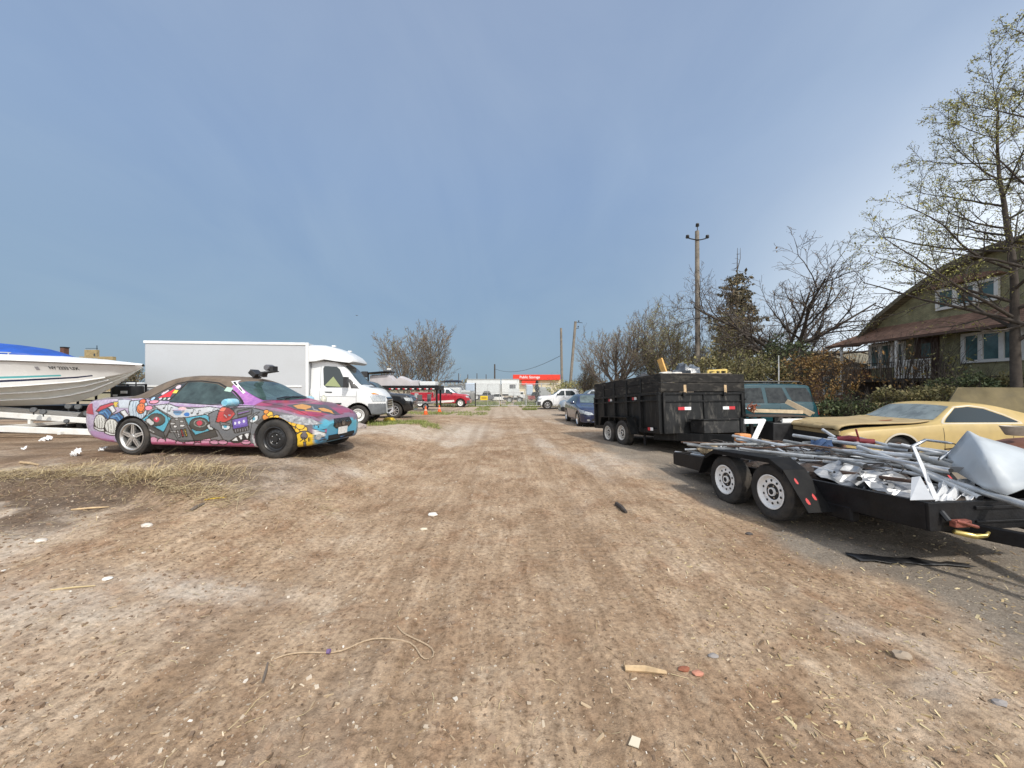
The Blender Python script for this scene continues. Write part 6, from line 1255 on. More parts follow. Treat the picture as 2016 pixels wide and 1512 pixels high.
make_tree('budding_tree', 'second budding tree cut off by the right edge of the photo', (15.9, 10.2, gzf(15.9, 10.2)), 12.2, scalar(BIG, nb=(20, 10, 6), bias=(-.2, 0, .05), rmin=.0055, short=(.74, .4, .3)), 22, BUD, 9, .042, BARKD)
OPEN = dict(trunk=.42, lev=4, seg=(5, 8, 7, 6, 4), wig=(.05, .10, .14, .16, .2), trop=(.02, .03, .05, .06, .06), tap=(.75, .3, .3, .35, .5), rmin=.010, nb=(8, 6, 5, 4), lo=(.45, .2, .2, .2), ang=(.85, .7, .75, .7), len=(1.45, .55, .5, .45), short=(.15, .3, .3, .3), rr=(.55, .6, .6, .6), r0=.27)
make_tree('bare_tree', 'spreading dark bare tree between the spruce and the green house', (15.9, 21.5, gzf(16, 21)), 11.0, scalar(OPEN, trunk=.30, bias=(.22, 0, .0), nb=(10, 9, 8, 6), rmin=.008, ang=(.98, .75, .8, .75), len=(1.85, .58, .5, .48), trop=(.02, .02, .035, .05, .06)), 31, BRN, 2, .045, BARKD, ns=(9, 7, 5, 3, 3))
make_tree('bare_tree', 'big bare tree with upswept grey branches behind the dump trailer', (7.9, 28.5, gzf(8, 28)), 7.2, scalar(OPEN, trop=(.02, .10, .10, .09, .08), ang=(.85, .6, .65, .6), rmin=.009, nb=(10, 9, 7, 5), r0=.22, len=(1.45, .6, .52, .48)), 33, SPR, 1, .05, BARK, ns=(9, 7, 5, 3, 3))
SLIM = dict(trunk=.9, lev=3, seg=(9, 8, 6, 4), wig=(.05, .08, .12, .16), trop=(.02, .08, .06, .05), tap=(.2, .25, .3, .5), rmin=.016, nb=(14, 8, 6), lo=(.2, .15, .2), ang=(.72, .6, .65), len=(.55, .45, .45), short=(.55, .4, .3), rr=(.5, .55, .6), r0=.17)
make_tree('bare_tree', 'taller of the two spindly trees standing beyond the tarpaulins', (-13.3, 46, -.3), 11.3, scalar(SLIM, trunk=.80, r0=.12, nb=(12, 8, 5), rmin=.015, ang=(.72, .6, .6)), 41, OLV, 1, .10, BARK, sprd=.36, stems=6, jit=.1)
make_tree('bare_tree', 'shorter right hand tree of the spindly pair beyond the tarpaulins', (-10.3, 47, -.3), 10.4, scalar(SLIM, trunk=.82, r0=.11, nb=(12, 8, 5), rmin=.015, ang=(.68, .6, .6)), 42, OLV, 1, .10, BARK, sprd=.26, stems=4, jit=.1)
for i, (px, d, H, lab) in enumerate(((1150, 33, 4.6, 'low bare tree with reddish twigs leaning behind the white pickup'), (1290, 28, 6.6, 'thin greening tree left of the tall wooden pole'), (1335, 26, 7.4, 'twiggy yellow green tree just beside the tall wooden pole'), (1410, 25, 6.4, 'bushy olive tree between the tall wooden pole and the spruce'), (1480, 19.5, 3.6, 'ragged olive sapling at the foot of the spruce'))):
    q = P(px, 765, d); make_tree('young_tree', lab, (q.x, d, gzf(q.x, d)), H, scalar(SLIM, trunk=.85, r0=.07, rmin=.008, nb=(14, 9, 7), ang=(.75, .6, .65)), 50+i, SPR if i else OLV, 3 if i else 1, .06, BARK, stems=4, jit=.09)
def spruce(name, label, loc, H, R0, seed):
    g = np.random.default_rng(seed); T = thing(name, label, 'tree', loc); segs = [(0, np.array([[0, 0, -.1], [.03, 0, H*.4], [0, .02, H*.8], [.02, 0, H]]), [.17, .12, .05, .012])]; br = []; lp = []
    segs.append((0, np.array([[.02, 0, H*.86], [.22, 0, H*.93], [.24, .02, H*1.0]]), [.03, .02, .01])); z = .12*H
    while z < H*.97:
        f = z/H; rr = R0*(1-f)**.75*(1+.18*math.sin(z*2.3)); k = 7 if f < .85 else 3
        for j in range(k):
            a = g.uniform(0, 6.28); ln = rr*g.uniform(.6, 1.15); p = [np.array([0, 0, z])]
            for s in range(1, 5): u = s/4; p.append(np.array([math.cos(a)*ln*u, math.sin(a)*ln*u, z-.30*ln*u+.22*ln*u*u*u]))
            br.append((1, np.array(p), [.028*(1-f)+.008]*3+[.008, .005]))
            if f > .84: continue
            dens = int(52*ln*(.4+.9*g.random()))
            for s in range(dens):
                u = g.uniform(.2, 1)**.8*4; i = min(int(u), 3); q = p[i]*(1-u+i)+p[i+1]*(u-i); w = .28*ln*(1.1-u/4); t = g.normal(0, w*.6); lp.append(q+np.array([-math.sin(a)*t, math.cos(a)*t, g.normal(-.06, .05)-.10*abs(t)]))
        z += g.uniform(.16, .34)*(1+.3*(1-f))
    V, Q = tubes_np(segs, (8, 4)); np_mesh('trunk', V, Q, BARKD, T); V, Q = tubes_np(br, (8, 4)); n0 = len(Q); LV, LQ = leaf_quads(np.array(lp), .17, g, .5, .5)
    c = np_mesh('crown', np.concatenate([V, LV]), np.concatenate([Q, LQ+len(V)]), [BARKD, NDL], T, smooth=False); c.data.polygons.foreach_set('material_index', np.concatenate([np.zeros(n0, np.int32), np.ones(len(LQ), np.int32)])); return T
spruce('spruce_tree', 'thinning brown green spruce with a dead forked top', (16.4, 27, gzf(16.4, 27)), 11.2, 2.9, 61)
def shrub(name, label, loc, rx, ry, rz, n, m, seed, ls=.07, group=None, stems=26, cat='shrub', base=.0):
    g = np.random.default_rng(seed); T = thing(name, label, cat, loc, 0, group); segs = []
    for s in range(stems):
        a = g.uniform(0, 6.28); q = g.uniform(.3, 1); e = np.array([math.cos(a)*rx*q, math.sin(a)*ry*q, rz*g.uniform(.55, 1.05)]); p0 = e*np.array([.2, .2, 0]); mid = p0*.5+e*.5+g.normal(0, .06, 3); segs.append((0, np.array([p0, mid, e]), [.016, .012, .006]))
        for t in range(3): segs.append((0, np.array([mid, mid+(e-mid)*.5+g.normal(0, .12, 3)*rx, e+g.normal(0, .22, 3)*rx]), [.009, .006, .004]))
    V, Q = tubes_np(segs, (4,)); np_mesh('stem', V, Q, BARKD, T, smooth=False)
    c = g.normal(0, 1, (n*3, 3)); c /= np.linalg.norm(c, axis=1)[:, None]; c *= (g.random(n*3)**.33)[:, None]; c = c*(1+.28*np.sin(c[:, :1]*5+seed)*np.cos(c[:, 1:2]*4)+.2*np.sin(c[:, 2:]*6)); k = vnoise(c[:, 0]*2.6+seed*3.1, c[:, 2]*2.6+c[:, 1]*1.7, seed) > .36; c = c[k][:n]
    p = c*np.array([rx, ry, rz*.55])+np.array([0, 0, rz*.52+base]); p[:, 2] = np.maximum(p[:, 2], .03); LV, LQ = leaf_quads(p, ls, g); np_mesh('foliage', LV, LQ, m, T, smooth=False); return T
SH = [(1400, 17.5, 1.9, 1.5, 3.6, 5200, OLV, 'tall olive thicket right behind the dump trailer load'), (1345, 19, 1.5, 1.2, 2.7, 3200, SPR, 'yellow green bush left of the olive thicket'), (1470, 18, 1.7, 1.3, 3.3, 4300, OLV, 'olive brown thicket below the spruce'), (1545, 19, 1.1, 1.0, 4.2, 3600, EVG, 'dark green yew behind the trunk of the spreading bare tree'),
      (1600, 17, 1.3, 1.1, 3.2, 2300, BRN, 'rusty brown leaved shrub beside the dark yew'), (1655, 16.6, .9, 1.0, 2.7, 900, BRN, 'orange brown shrub in front of the house corner'), (1765, 15.6, 1.1, .9, 3.0, 200, BRN, 'sparse orange shrub in front of the porch window'), (1842, 14.9, 1.0, .9, 2.6, 260, SPR, 'sparse yellow shrub in front of the porch steps'),
      (1235, 25, 1.3, 1.0, 2.2, 2600, SPR, 'green bush at the foot of the big bare tree'), (1180, 27, 1.4, 1.0, 1.5, 1800, EVG, 'dark green bush peeping over the blue sedan'), (1120, 37, 2.0, 1.4, 2.9, 2600, SPR, 'pale green scrub behind the white pickup'), (1075, 41.2, 1.0, .6, 1.2, 700, OLV, 'brown weeds at the right hand gate post')]
for i, (px, d, rx, ry, rz, n, m_, lab) in enumerate(SH): q = P(px, 765, d); shrub('shrub', lab, (q.x, d, gzf(q.x, d)), rx, ry, rz, n, m_, 70+i, .10 if d < 24 else .13)
HL = ['dark hedge bush at the tail of the teal suv', 'dark hedge bush between the teal suv and the coupe windscreen', 'green hedge bush above the coupe windscreen', 'yellowing hedge bush above the coupe roof', 'dark hedge bush left of the plywood panel', 'leafy hedge bush behind the plywood panel']
for i, (px, d, m_) in enumerate(((1630, 13.4, EVG), (1695, 13.0, EVG), (1765, 12.8, OLV), (1835, 12.7, OLV), (1905, 12.9, EVG), (1985, 13.1, OLV))): q = P(px, 765, d); shrub('hedge_bush', HL[i], (q.x, d, gzf(q.x, d)-.1), 1.05, .8, 1.55-.1*(i % 2), 3400, m_, 90+i, .075, 'hedge behind the yellow coupe', cat='bush')

# ------------------------------------------------------------------ green house on the right
def brickm(name, c1, c2, mo, sx, rough=.8, h=.25, off=.5, bump=.4):
    m = bpy.data.materials.new(name); m.use_nodes = True; nt = m.node_tree; b = nt.nodes['Principled BSDF']; b.inputs['Roughness'].default_value = rough
    co = N(nt, 'ShaderNodeTexCoord').outputs['Object']; mp = N(nt, 'ShaderNodeMapping'); mp.inputs['Rotation'].default_value = (0, 0, 0); s = N(nt, 'ShaderNodeSeparateXYZ'); L(nt, co, s.inputs[0])
    cb = N(nt, 'ShaderNodeCombineXYZ'); L(nt, math_(nt, 'ADD', s.outputs[0], s.outputs[1]), cb.inputs[0]); L(nt, s.outputs[2], cb.inputs[1])
    br = N(nt, 'ShaderNodeTexBrick', offset=off, i_Scale=sx, i_Mortar_Size=.025, i_Brick_Width=.6, i_Row_Height=h); br.inputs['Color1'].default_value = (*c1, 1); br.inputs['Color2'].default_value = (*c2, 1); br.inputs['Mortar'].default_value = (*mo, 1); L(nt, cb.outputs[0], br.inputs['Vector'])
    n = N(nt, 'ShaderNodeTexNoise', i_Scale=3.0, i_Detail=6.0); L(nt, co, n.inputs['Vector']); L(nt, mixc(nt, 1, br.outputs['Color'], ramp(nt, n.outputs[0], [(.3, (.65, .65, .65)), (.7, (1.2, 1.2, 1.2))]), 'MULTIPLY'), b.inputs['Base Color'])
    bp = N(nt, 'ShaderNodeBump', i_Strength=bump, i_Distance=.02); L(nt, br.outputs['Fac'], bp.inputs['Height']); bp.invert = True; L(nt, bp.outputs[0], b.inputs['Normal']); return m
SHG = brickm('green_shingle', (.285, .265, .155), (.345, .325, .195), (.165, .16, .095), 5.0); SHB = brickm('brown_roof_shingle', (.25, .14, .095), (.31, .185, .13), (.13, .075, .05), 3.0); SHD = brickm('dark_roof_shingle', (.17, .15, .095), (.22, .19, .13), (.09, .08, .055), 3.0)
HO = thing('house', 'green shingled gambrel house with a brown porch roof and white windows', 'house', (18.6, 0, 0))
fx = 0.0   # facade plane at X = 18.6, normal towards -X; u runs along Y
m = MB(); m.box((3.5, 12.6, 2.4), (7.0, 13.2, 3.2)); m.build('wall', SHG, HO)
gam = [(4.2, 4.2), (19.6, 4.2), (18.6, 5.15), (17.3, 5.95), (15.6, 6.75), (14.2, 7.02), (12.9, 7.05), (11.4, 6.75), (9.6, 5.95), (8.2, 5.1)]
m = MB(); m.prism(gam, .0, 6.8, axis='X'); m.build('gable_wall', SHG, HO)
m = MB(); ro_ = gam[1:]
for (a0, a1), (b0_, b1_) in zip(ro_[:-1], ro_[1:]):
    m.add([(-.45, a0, a1+.02), (-.45, b0_, b1_+.02), (7.2, b0_, b1_+.02), (7.2, a0, a1+.02)], [(0, 1, 2, 3)])
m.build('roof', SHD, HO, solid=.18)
m = MB(); m.add([(-.85, 21.0, 4.0), (-.85, 3.0, 4.0), (.3, 3.0, 4.95), (.3, 18.2, 4.95)], [(0, 1, 2, 3)]); m.add([(-.85, 21.0, 4.0), (.3, 18.2, 4.95), (.5, 20.4, 4.0)], [(0, 1, 2)]); m.build('porch_roof', SHB, HO, solid=.06)
m = MB(); m.box((-.90, 11.9, 3.95), (.08, 18.0, .10)); m.build('gutter', mat('brown_trim', (.10, .06, .045), .6), HO)
m = MB(); m.box((-.45, 12.0, 2.06), (1.0, 15.8, .14)); m.build('porch_floor', mat('dark_deck', (.05, .04, .032), .8), HO)
WG = mat('house_glass', (.07, .13, .14), .06, var=.5, vs=1.2)
def hwin(y0, y1, z0, z1, n, x=0.):
    m = MB(); t = .12
    m.box((x-.05, (y0+y1)/2, z0+t/2), (.10, y1-y0, t)); m.box((x-.05, (y0+y1)/2, z1-t/2), (.10, y1-y0, t))
    for k in range(n+1): w = .15 if 0 < k < n else .13; yy = y0+(y1-y0)*k/n; yy = min(max(yy, y0+w/2), y1-w/2); m.box((x-.052, yy, (z0+z1)/2), (.10, w, z1-z0-2*t))
    f = m.build('window', WHITE, HO, bevel=.008); m = MB(); m.box((x-.03, (y0+y1)/2, (z0+z1)/2), (.02, y1-y0-.1, z1-z0-.1)); m.build('pane', WG, f)
hwin(17.50, 19.25, 2.70, 3.92, 3); hwin(13.4, 15.3, 2.70, 3.92, 3); hwin(8.6, 10.4, 2.7, 3.92, 3); hwin(14.1, 16.2, 5.05, 5.95, 3, -.02)
m = MB(); m.prism([(13.9, 6.02), (16.4, 6.02), (16.2, 6.16), (15.2, 6.34), (14.1, 6.16)], -.30, .0, axis='X'); m.build('window_hood', SHB, HO)
m = MB(); m.box((-.03, 16.6, 2.95), (.06, .95, 2.0)); d_ = m.build('door', mat('dark_door', (.05, .025, .018), .5), HO); m = MB(); m.box((-.07, 16.6, 3.4), (.02, .35, .6)); m.build('pane', WG, d_)
m = MB(); m.box((-.82, 17.15, 2.98), (.09, .09, 1.9)); m.build('porch_post', WHITE, HO); m = MB(); m.box((-.82, 20.0, 2.98), (.09, .09, 1.9)); m.build('porch_post', WHITE, HO)
m = MB()
for k in range(12): m.box((-.85, 15.75+k*.115, 2.50), (.04, .045, .8))
m.box((-.85, 16.4, 2.93), (.06, 1.4, .06)); m.box((-.85, 16.4, 2.16), (.06, 1.4, .05)); m.build('white_railing', WHITE, HO)
m = MB()
for k in range(24): m.tube([(-.84, 17.25+k*.117, 2.1), (-.84, 17.25+k*.117, 2.9)], .012, 4)
m.tube([(-.84, 17.2, 2.9), (-.84, 20.0, 2.9)], .02, 5); m.build('iron_railing', BLKM, HO)
m = MB(); m.box((-.4, 12.2, 1.4), (.3, 15.0, 1.2)); m.build('porch_skirt', mat('dark_skirt_board', (.04, .03, .025), .9, var=.4), HO)  # plain dark boards below the porch floor
NB = thing('house', 'red brick neighbour house with a white gabled porch behind the brown shrubs', 'house', (21.3, 26, 0)); m = MB(); m.box((4, 0, 1.5), (8, 8, 3.0)); m.build('wall', brickm('red_brick', (.28, .12, .07), (.34, .16, .10), (.30, .26, .22), 5), NB)
m = MB(); m.prism([(-4.5, 3.0), (4.5, 3.0), (0, 4.3)], -.5, 8.5, axis='X'); m.build('roof', SHD, NB); m = MB(); m.box((-.04, -1.5, 1.9), (.1, 1.6, 1.3)); w_ = m.build('window', WHITE, NB); m = MB(); m.box((-.1, -1.5, 1.9), (.03, 1.3, 1.0)); m.build('pane', WG, w_); m = MB(); m.box((-.2, 0, 2.93), (.3, 8.8, .2)); m.build('white_fascia', WHITE, NB)

# ------------------------------------------------------------------ poles and wires
POLE = mat('weathered_pole', (.19, .165, .135), .85, var=.3, vs=4, bump=.3, bs=10)
up = thing('utility_pole', 'tall weathered wooden pole with three black insulators on top', 'pole', (11.98, 24, gzf(12, 24)))
m = MB(); m.tube([(.05, 0, -.1), (.03, 0, 6), (0, 0, 11.95)], [.17, .15, .125], 12); m.build('pole', POLE, up, smooth=40)
ab = MB(); ab.tube([(-.62, -.05, 11.50), (-.5, -.08, 11.43), (-.15, -.14, 11.33), (.15, -.14, 11.33), (.5, -.08, 11.43), (.62, -.05, 11.50)], .035, 6); arm = ab.build('bracket', BLKM, up)
for x, z in ((-.64, 11.5), (.64, 11.5), (0, 12.25)):
    m = MB(); m.tube([(x, -.04, z-.28 if x == 0 else z-.05), (x, -.04, z)], .025, 6); m.lathe([(.0005, 0), (.10, .0), (.12, .06), (.08, .09), (.11, .13), (.09, .19), (.0005, .21)], 12, M=Matrix.Translation((x, -.04, z-.02))); m.build('insulator', BLKP, up, smooth=40)
vg = np.random.default_rng(3); sg = []
for i in range(70):
    z = vg.uniform(.5, 7.2); a = vg.uniform(0, 6.28); p = np.array([math.cos(a)*.17, math.sin(a)*.17, z]); pts = [p]
    for k in range(6): p = p+np.array([math.cos(a)*vg.uniform(-.05, .16)*(1 if z > 3 else .4), math.sin(a)*.05, vg.uniform(-.3, .42)]); pts.append(p)
    sg.append((0, np.array(pts), [.018]*3+[.012]*3+[.008]))
V, Q = tubes_np(sg, (4,)); vn = np_mesh('vine', V, Q, BARKD, None, smooth=False); vn.location = up.location; tag(vn, 'leafless vine tangled round the tall wooden pole', 'vine')
def pole(label, px0, py0, px1, py1, d, r, m_=POLE, name='wooden_pole', parts=None):
    a, b = P(px0, py0, d), P(px1, py1, d); z0 = gzf(a.x, d); T = thing(name, label, 'pole', (a.x, d, z0)); m = MB(); m.tube([(0, 0, -.1), (b.x-a.x, 0, b.z-z0)], [r, r*.8], 10); m.build('pole', m_, T, smooth=40); return T, b-Vector((a.x, d, z0))
T, e = pole('plain upright pole without arms beside the leaning pole', 1107, 800, 1104.5, 646, 45, .17)
T, e = pole('leaning wooden pole with two short arms', 1119, 800, 1133, 633, 40, .17); m = MB(); m.tube([e+Vector((0, 0, -.05)), e+Vector((.75, 0, -.15))], .03, 5); m.tube([e+Vector((-.1, 0, -.75)), e+Vector((.35, 0, -.72))], .03, 5); m.build('arm', BLKM, T)
for dx, dz in ((.35, -.02), (.3, -.62)): m = MB(); m.lathe([(.0005, 0), (.07, 0), (.07, .12), (.0005, .15)], 8, M=Matrix.Translation(e+Vector((dx, 0, dz)))); m.build('insulator', BLKP, T)
pole('lone far pole carrying the sagging wire', 974, 790, 974, 717, 85, .2, BARKD)
for i, px in enumerate((903, 921, 939, 957)): tag(pole('thin far post on the skyline beyond the gate', px, 778, px, 735+2*(i % 2), 100, .12, BARKD, 'far_post')[0], group='row of thin posts on the far skyline')
m = MB(); a, b_ = P(974, 726, 85), P(1104, 700, 45); m.tube([a.lerp(b_, t)-Vector((0, 0, 2.3*4*t*(1-t)*.55)) for t in np.linspace(0, 1, 14)], .03, 4); tag(m.build('overhead_wire', BLKP), 'single sagging wire strung to the lone far pole', 'wire')
m = MB(); m.tube([P(1534, 830, 16), P(1533, 700, 16)], .02, 6); tag(m.build('flag_pole', WHITE), 'thin white pole standing in front of the dark yew', 'pole')

# ------------------------------------------------------------------ chain link gate
def linkmat():
    m = bpy.data.materials.new('chain_link'); m.use_nodes = True; nt = m.node_tree; b = nt.nodes['Principled BSDF']; b.inputs['Base Color'].default_value = (.35, .37, .38, 1); b.inputs['Metallic'].default_value = .6; b.inputs['Roughness'].default_value = .5
    s = N(nt, 'ShaderNodeSeparateXYZ'); L(nt, N(nt, 'ShaderNodeTexCoord').outputs['Object'], s.inputs[0]); acc = None
    for sg_ in (1, -1):
        v = math_(nt, 'FRACT', math_(nt, 'MULTIPLY', math_(nt, 'ADD', s.outputs[0], math_(nt, 'MULTIPLY', s.outputs[2], sg_)), 12.0)); k = math_(nt, 'LESS_THAN', v, .12); acc = k if acc is None else math_(nt, 'MAXIMUM', acc, k)
    L(nt, acc, b.inputs['Alpha']); return m
CLK = linkmat(); GD = 40.0; gz0 = gzf(0, GD)
def gleaf(label, x0, x1, post_m, ends):
    T = thing('chain_link_gate', label, 'gate', ((x0+x1)/2, GD, gz0)); w = (x1-x0)/2
    for x in ends: m = MB(); m.tube([(x*w, 0, 0), (x*w, 0, 2.55)], .055, 8); m.build('post', post_m, T)
    m = MB()
    for z in (.12, 2.45, 1.55): m.tube([(-w, 0, z), (w, 0, z)], .03, 6)
    m.tube([(-w*.98, 0, .1), (-w*.98, 0, 2.45)], .03, 6); m.tube([(w*.98, 0, .1), (w*.98, 0, 2.45)], .03, 6); m.tube([(0, 0, .1), (0, 0, 2.45)], .022, 6); m.build('frame', GALV, T)
    m = MB(); m.quad((-w, .0, .12), (w, 0, .12), (w, 0, 2.45), (-w, 0, 2.45)); m.build('mesh', CLK, T); return T
X = lambda px, d=GD: (px-CX)*d/F
gl = gleaf('left leaf of the chain link gate with a yellow sign', X(936), X(984), BLKM, (-1,)); gleaf('right leaf of the chain link gate', X(987), X(1036), GALV, (1,))
m = MB(); m.box((X(953)-(X(936)+X(984))/2, -.05, .93), (.80, .02, .44)); m.build('yellow_sign', mat('sign_yellow', (.70, .50, .02), .5), gl); m = MB(); m.box((X(953)-(X(936)+X(984))/2, -.065, .93), (.55, .008, .20)); m.build('sign_mark', mat('sign_mark_brown', (.40, .25, .02), .5), gl)
T = thing('chain_link_fence', 'chain link fence running right from the gate behind the white pickup', 'fence', (X(1075), GD+.2, gz0)); m = MB()
w = X(1118)-X(1075)
for z in (.1, 2.45): m.tube([(-w, 0, z), (w, 0, z)], .03, 6)
m.build('rail', GALV, T)
for x in (-.2, .95): m = MB(); m.tube([(x*w, 0, 0), (x*w, 0, 2.55)], .045, 8); m.build('post', GALV, T)
m = MB(); m.quad((-w, 0, .1), (w, 0, .1), (w, 0, 2.45), (-w, 0, 2.45)); m.build('mesh', CLK, T)
T = thing('chain_link_fence', 'chain link fence running left from the gate behind the red truck', 'fence', (X(900), GD+1.6, gz0)); m = MB()
for z in (.1, 2.45): m.tube([(-1.9, 0, z), (1.9, 0, z)], .03, 6)
m.build('rail', GALV, T); m = MB(); m.tube([(-1.8, 0, 0), (-1.8, 0, 2.55)], .045, 8); m.build('post', GALV, T); m = MB(); m.quad((-1.9, 0, .1), (1.9, 0, .1), (1.9, 0, 2.45), (-1.9, 0, 2.45)); m.build('mesh', CLK, T)

# ------------------------------------------------------------------ beyond the gate and behind the left row
def boxthing(name, label, cat, px0, px1, py0, py1, d, dep, m_, parent=None, bevel=.04):
    a, b_ = P(px0, py1, d), P(px1, py0, d); m = MB(); m.box(((a.x+b_.x)/2, d+dep/2, (a.z+b_.z)/2), (b_.x-a.x, dep, b_.z-a.z)); o = m.build(name, m_, parent, bevel=bevel); return tag(o, label, cat) if label else o
def sub(name, px0, px1, py0, py1, d, dep, m_, parent): return boxthing(name, None, None, px0, px1, py0, py1, d, dep, m_, parent, .02)
PW = mat('trailer_panel_white', (.62, .64, .64), .5, var=.06, vs=2, dirt=(.4, .39, .37), da=.25); PG2 = mat('panel_grey', (.33, .34, .34), .6, var=.1)
def boxtrailer(label, px0, px1, py0, py1, d, m_, gy_, wheels=()):
    T = thing('box_trailer', label, 'trailer', (0, 0, 0)); sub('body', px0, px1, py0, py1, d, 2.4, m_, T); sub('top_rail', px0, px1, py0-1, py0+1, d-.05, .1, PG2, T); sub('underframe', px0+2, px1-2, py1, py1+3, d+.2, 1.6, DARK, T)
    for px in wheels: q = P(px, gy_, d); add_wheel(T, (q.x, d+.2, gzf(q.x, d)+.5), .5, .3, .28, 'dual', -1, WHITE)
    return T
boxtrailer('long white box trailer parked beyond the gate', 919, 985, 747, 777, 62, PW, 785, (930, 938)); boxtrailer('second white box trailer with a lighter end beyond the gate', 987, 1022, 747, 776, 63, mat('panel_bright', (.68, .69, .68), .5, var=.05), 785, (1015,))
for i, (px0, px1, py0, py1, d, m_, nm, lab, ct) in enumerate(((916, 934, 754, 771, 52, mat('pale_blue_panel', (.42, .50, .60), .5), 'portable_cabin', 'pale blue site cabin left of the gate', 'cabin'), (1036, 1049, 757, 778, 58, mat('pale_blue_panel', (.42, .50, .60)), 'portable_cabin', 'pale blue box right of the gate post', 'cabin'), (876, 905, 763, 786, 49, PW, 'boat_hull', 'white hull parked side on behind the red truck', 'boat'), (1062, 1085, 762, 782, 56, PG2, 'storage_rack', 'grey stacked rack behind the fence', 'rack'), (908, 933, 772, 790, 47, mat('dull_tank', (.23, .225, .21), .6, var=.2), 'tank', 'dull grey tank behind the nose of the red truck', 'tank'))):
    o = boxthing(nm, lab, ct, px0, px1, py0, py1, d, 2.0, m_, None, .15)
T = thing('delivery_truck', 'white truck with a box body seen through the right leaf of the gate', 'truck', (0, 0, 0)); d = 50
sub('box_body', 1001, 1023, 765, 779, d, 2.0, PW, T); sub('cab', 1023, 1031, 771, 783, d, 1.9, WHITE, T); sub('bonnet', 1030, 1034, 777, 784, d, 1.8, WHITE, T); sub('window', 1025, 1030, 772, 776, d-.04, .1, GLASS, T); sub('chassis', 990, 1030, 783, 786, d+.2, 1.2, DARK, T)
for px in (1023, 1003): q = P(px, 0, d); add_wheel(T, (q.x, d+.1, gzf(q.x, d)+.42), .42, .28, .24, 'dual', -1, GALV)
boxthing('lattice_mast', 'tangle of dark machinery on top of the white truck', 'machine', 1003, 1015, 757, 766, 50, .6, mat('machine_grey', (.12, .12, .125), .6), None, .1)
def farcar(label, px0, px1, py0, py1, d, m_):
    T = thing('parked_car', label, 'car', (0, 0, 0)); h = py1-py0; sub('body', px0, px1, py0+h*.45, py1-h*.1, d, 1.7, m_, T); a, b_ = P(px0, py1, d), P(px1, py0, d); w = b_.x-a.x; hh = b_.z-a.z
    m = MB(); m.prism([(a.x+w*.18, a.z+hh*.5), (a.x+w*.85, a.z+hh*.5), (a.x+w*.70, a.z+hh), (a.x+w*.34, a.z+hh)], d+.1, d+1.6); m.build('cabin', GLASS, T, bevel=.05); m = MB(); m.prism([(a.x+w*.33, a.z+hh*.93), (a.x+w*.71, a.z+hh*.93), (a.x+w*.68, a.z+hh*1.01), (a.x+w*.36, a.z+hh*1.01)], d+.08, d+1.62); m.build('roof', m_, T, bevel=.03)
    for f in (.2, .8): add_wheel(T, (a.x+w*f, d+.1, a.z+hh*.22), hh*.24, .2, hh*.15, 'multi', -1, GALV)
farcar('red car with a pale roof glimpsed through the fence', 1040, 1068, 772, 788, 47, paint('faded_red', (.33, .07, .06), .4)); farcar('dark grey car seen through the left leaf of the gate', 943, 972, 770, 787, 56, mat('grey_car', (.12, .12, .13), .35)); farcar('pale car seen between the gate leaves', 965, 992, 775, 789, 58, WHITE)
st_ = thing('storage_building', 'cream storage building with a bright red sign band above the gate', 'building', (0, 0, 0)); d = 110; RED = mat('sign_red', (.62, .035, .015), .5)
sub('wall', 1012, 1104, 747, 778, d, 30, mat('cream_wall', (.62, .54, .36), .7, var=.05), st_); sg_ = sub('sign_band', 1010, 1103, 737.5, 748, d-1.2, 32, RED, st_); sub('lower_sign', 1027, 1058, 749, 758, d-1.0, .6, RED, st_)
tv, tf = text_poly('Public Storage', 1.05, .01); c_ = P(1043, 742.6, d-1.26); obj('sign_lettering', [(c_.x+a.x*1.0, d-1.26+a.z, c_.z+a.y) for a in tv], tf, REFW, sg_)
tc_ = P(1057, 790, 44); T = thing('dark_statue', 'dark bulbous post-like figure rising behind the fence right of the gate', 'statue', (tc_.x, 44, gzf(tc_.x, 44))); m = MB(); m.lathe([(.0005, 0), (.26, 0), (.24, .5), (.16, .6), (.22, 1.0), (.30, 1.15), (.26, 1.5), (.15, 1.6), (.24, 1.8), (.26, 2.1), (.17, 2.3), (.20, 2.5), (.14, 2.8), (.0005, 2.95)], 14); m.build('figure', BLKM, T, smooth=45); m = MB(); m.tube([(-.55, 0, 1.45), (.55, 0, 1.55)], .06, 6); m.tube([(-.35, 0, 2.0), (.35, 0, 2.02)], .05, 6); m.build('arm', BLKM, T)
# flatbed with tarpaulins, cones, small things on the left
fb = thing('gooseneck_trailer', 'black gooseneck flatbed with red and white reflectors carrying grey tarpaulins', 'trailer', (0, 0, 0)); d = 31
a, b_ = P(752, 768, d), P(864, 759, d); m = MB(); m.box(((a.x+b_.x)/2, d+1.2, (a.z+b_.z)/2), (b_.x-a.x, 2.4, b_.z-a.z)); m.build('deck', BLKM, fb, bevel=.03)
for px in (770, 783, 797, 811, 825, 839, 851): q = P(px, 765.5, d-.02); m = MB(); m.box((q.x-.09, q.y, q.z), (.18, .02, .07)); m.box((q.x+.09, q.y, q.z), (.18, .02, .07), mi=1); m.build('reflector', [REFR, REFW], fb)
q = P(858, 768, d); m = MB(); m.box((q.x, d+2.0, q.z-.7), (.14, .14, 1.5)); m.build('leg', BLKM, fb); m = MB(); m.box((q.x, d+.4, q.z-.7), (.14, .14, 1.5)); m.build('leg', BLKM, fb)
for px in (765, 780): q = P(px, 0, d+1); add_wheel(fb, (q.x, d+.3, gzf(q.x, d)+.42), .42, .25, .24, 'dual', -1, WHITE)
TARP = mat('grey_tarpaulin', (.42, .40, .41), .6, var=.08, vs=1.5, bump=.5, bs=3)
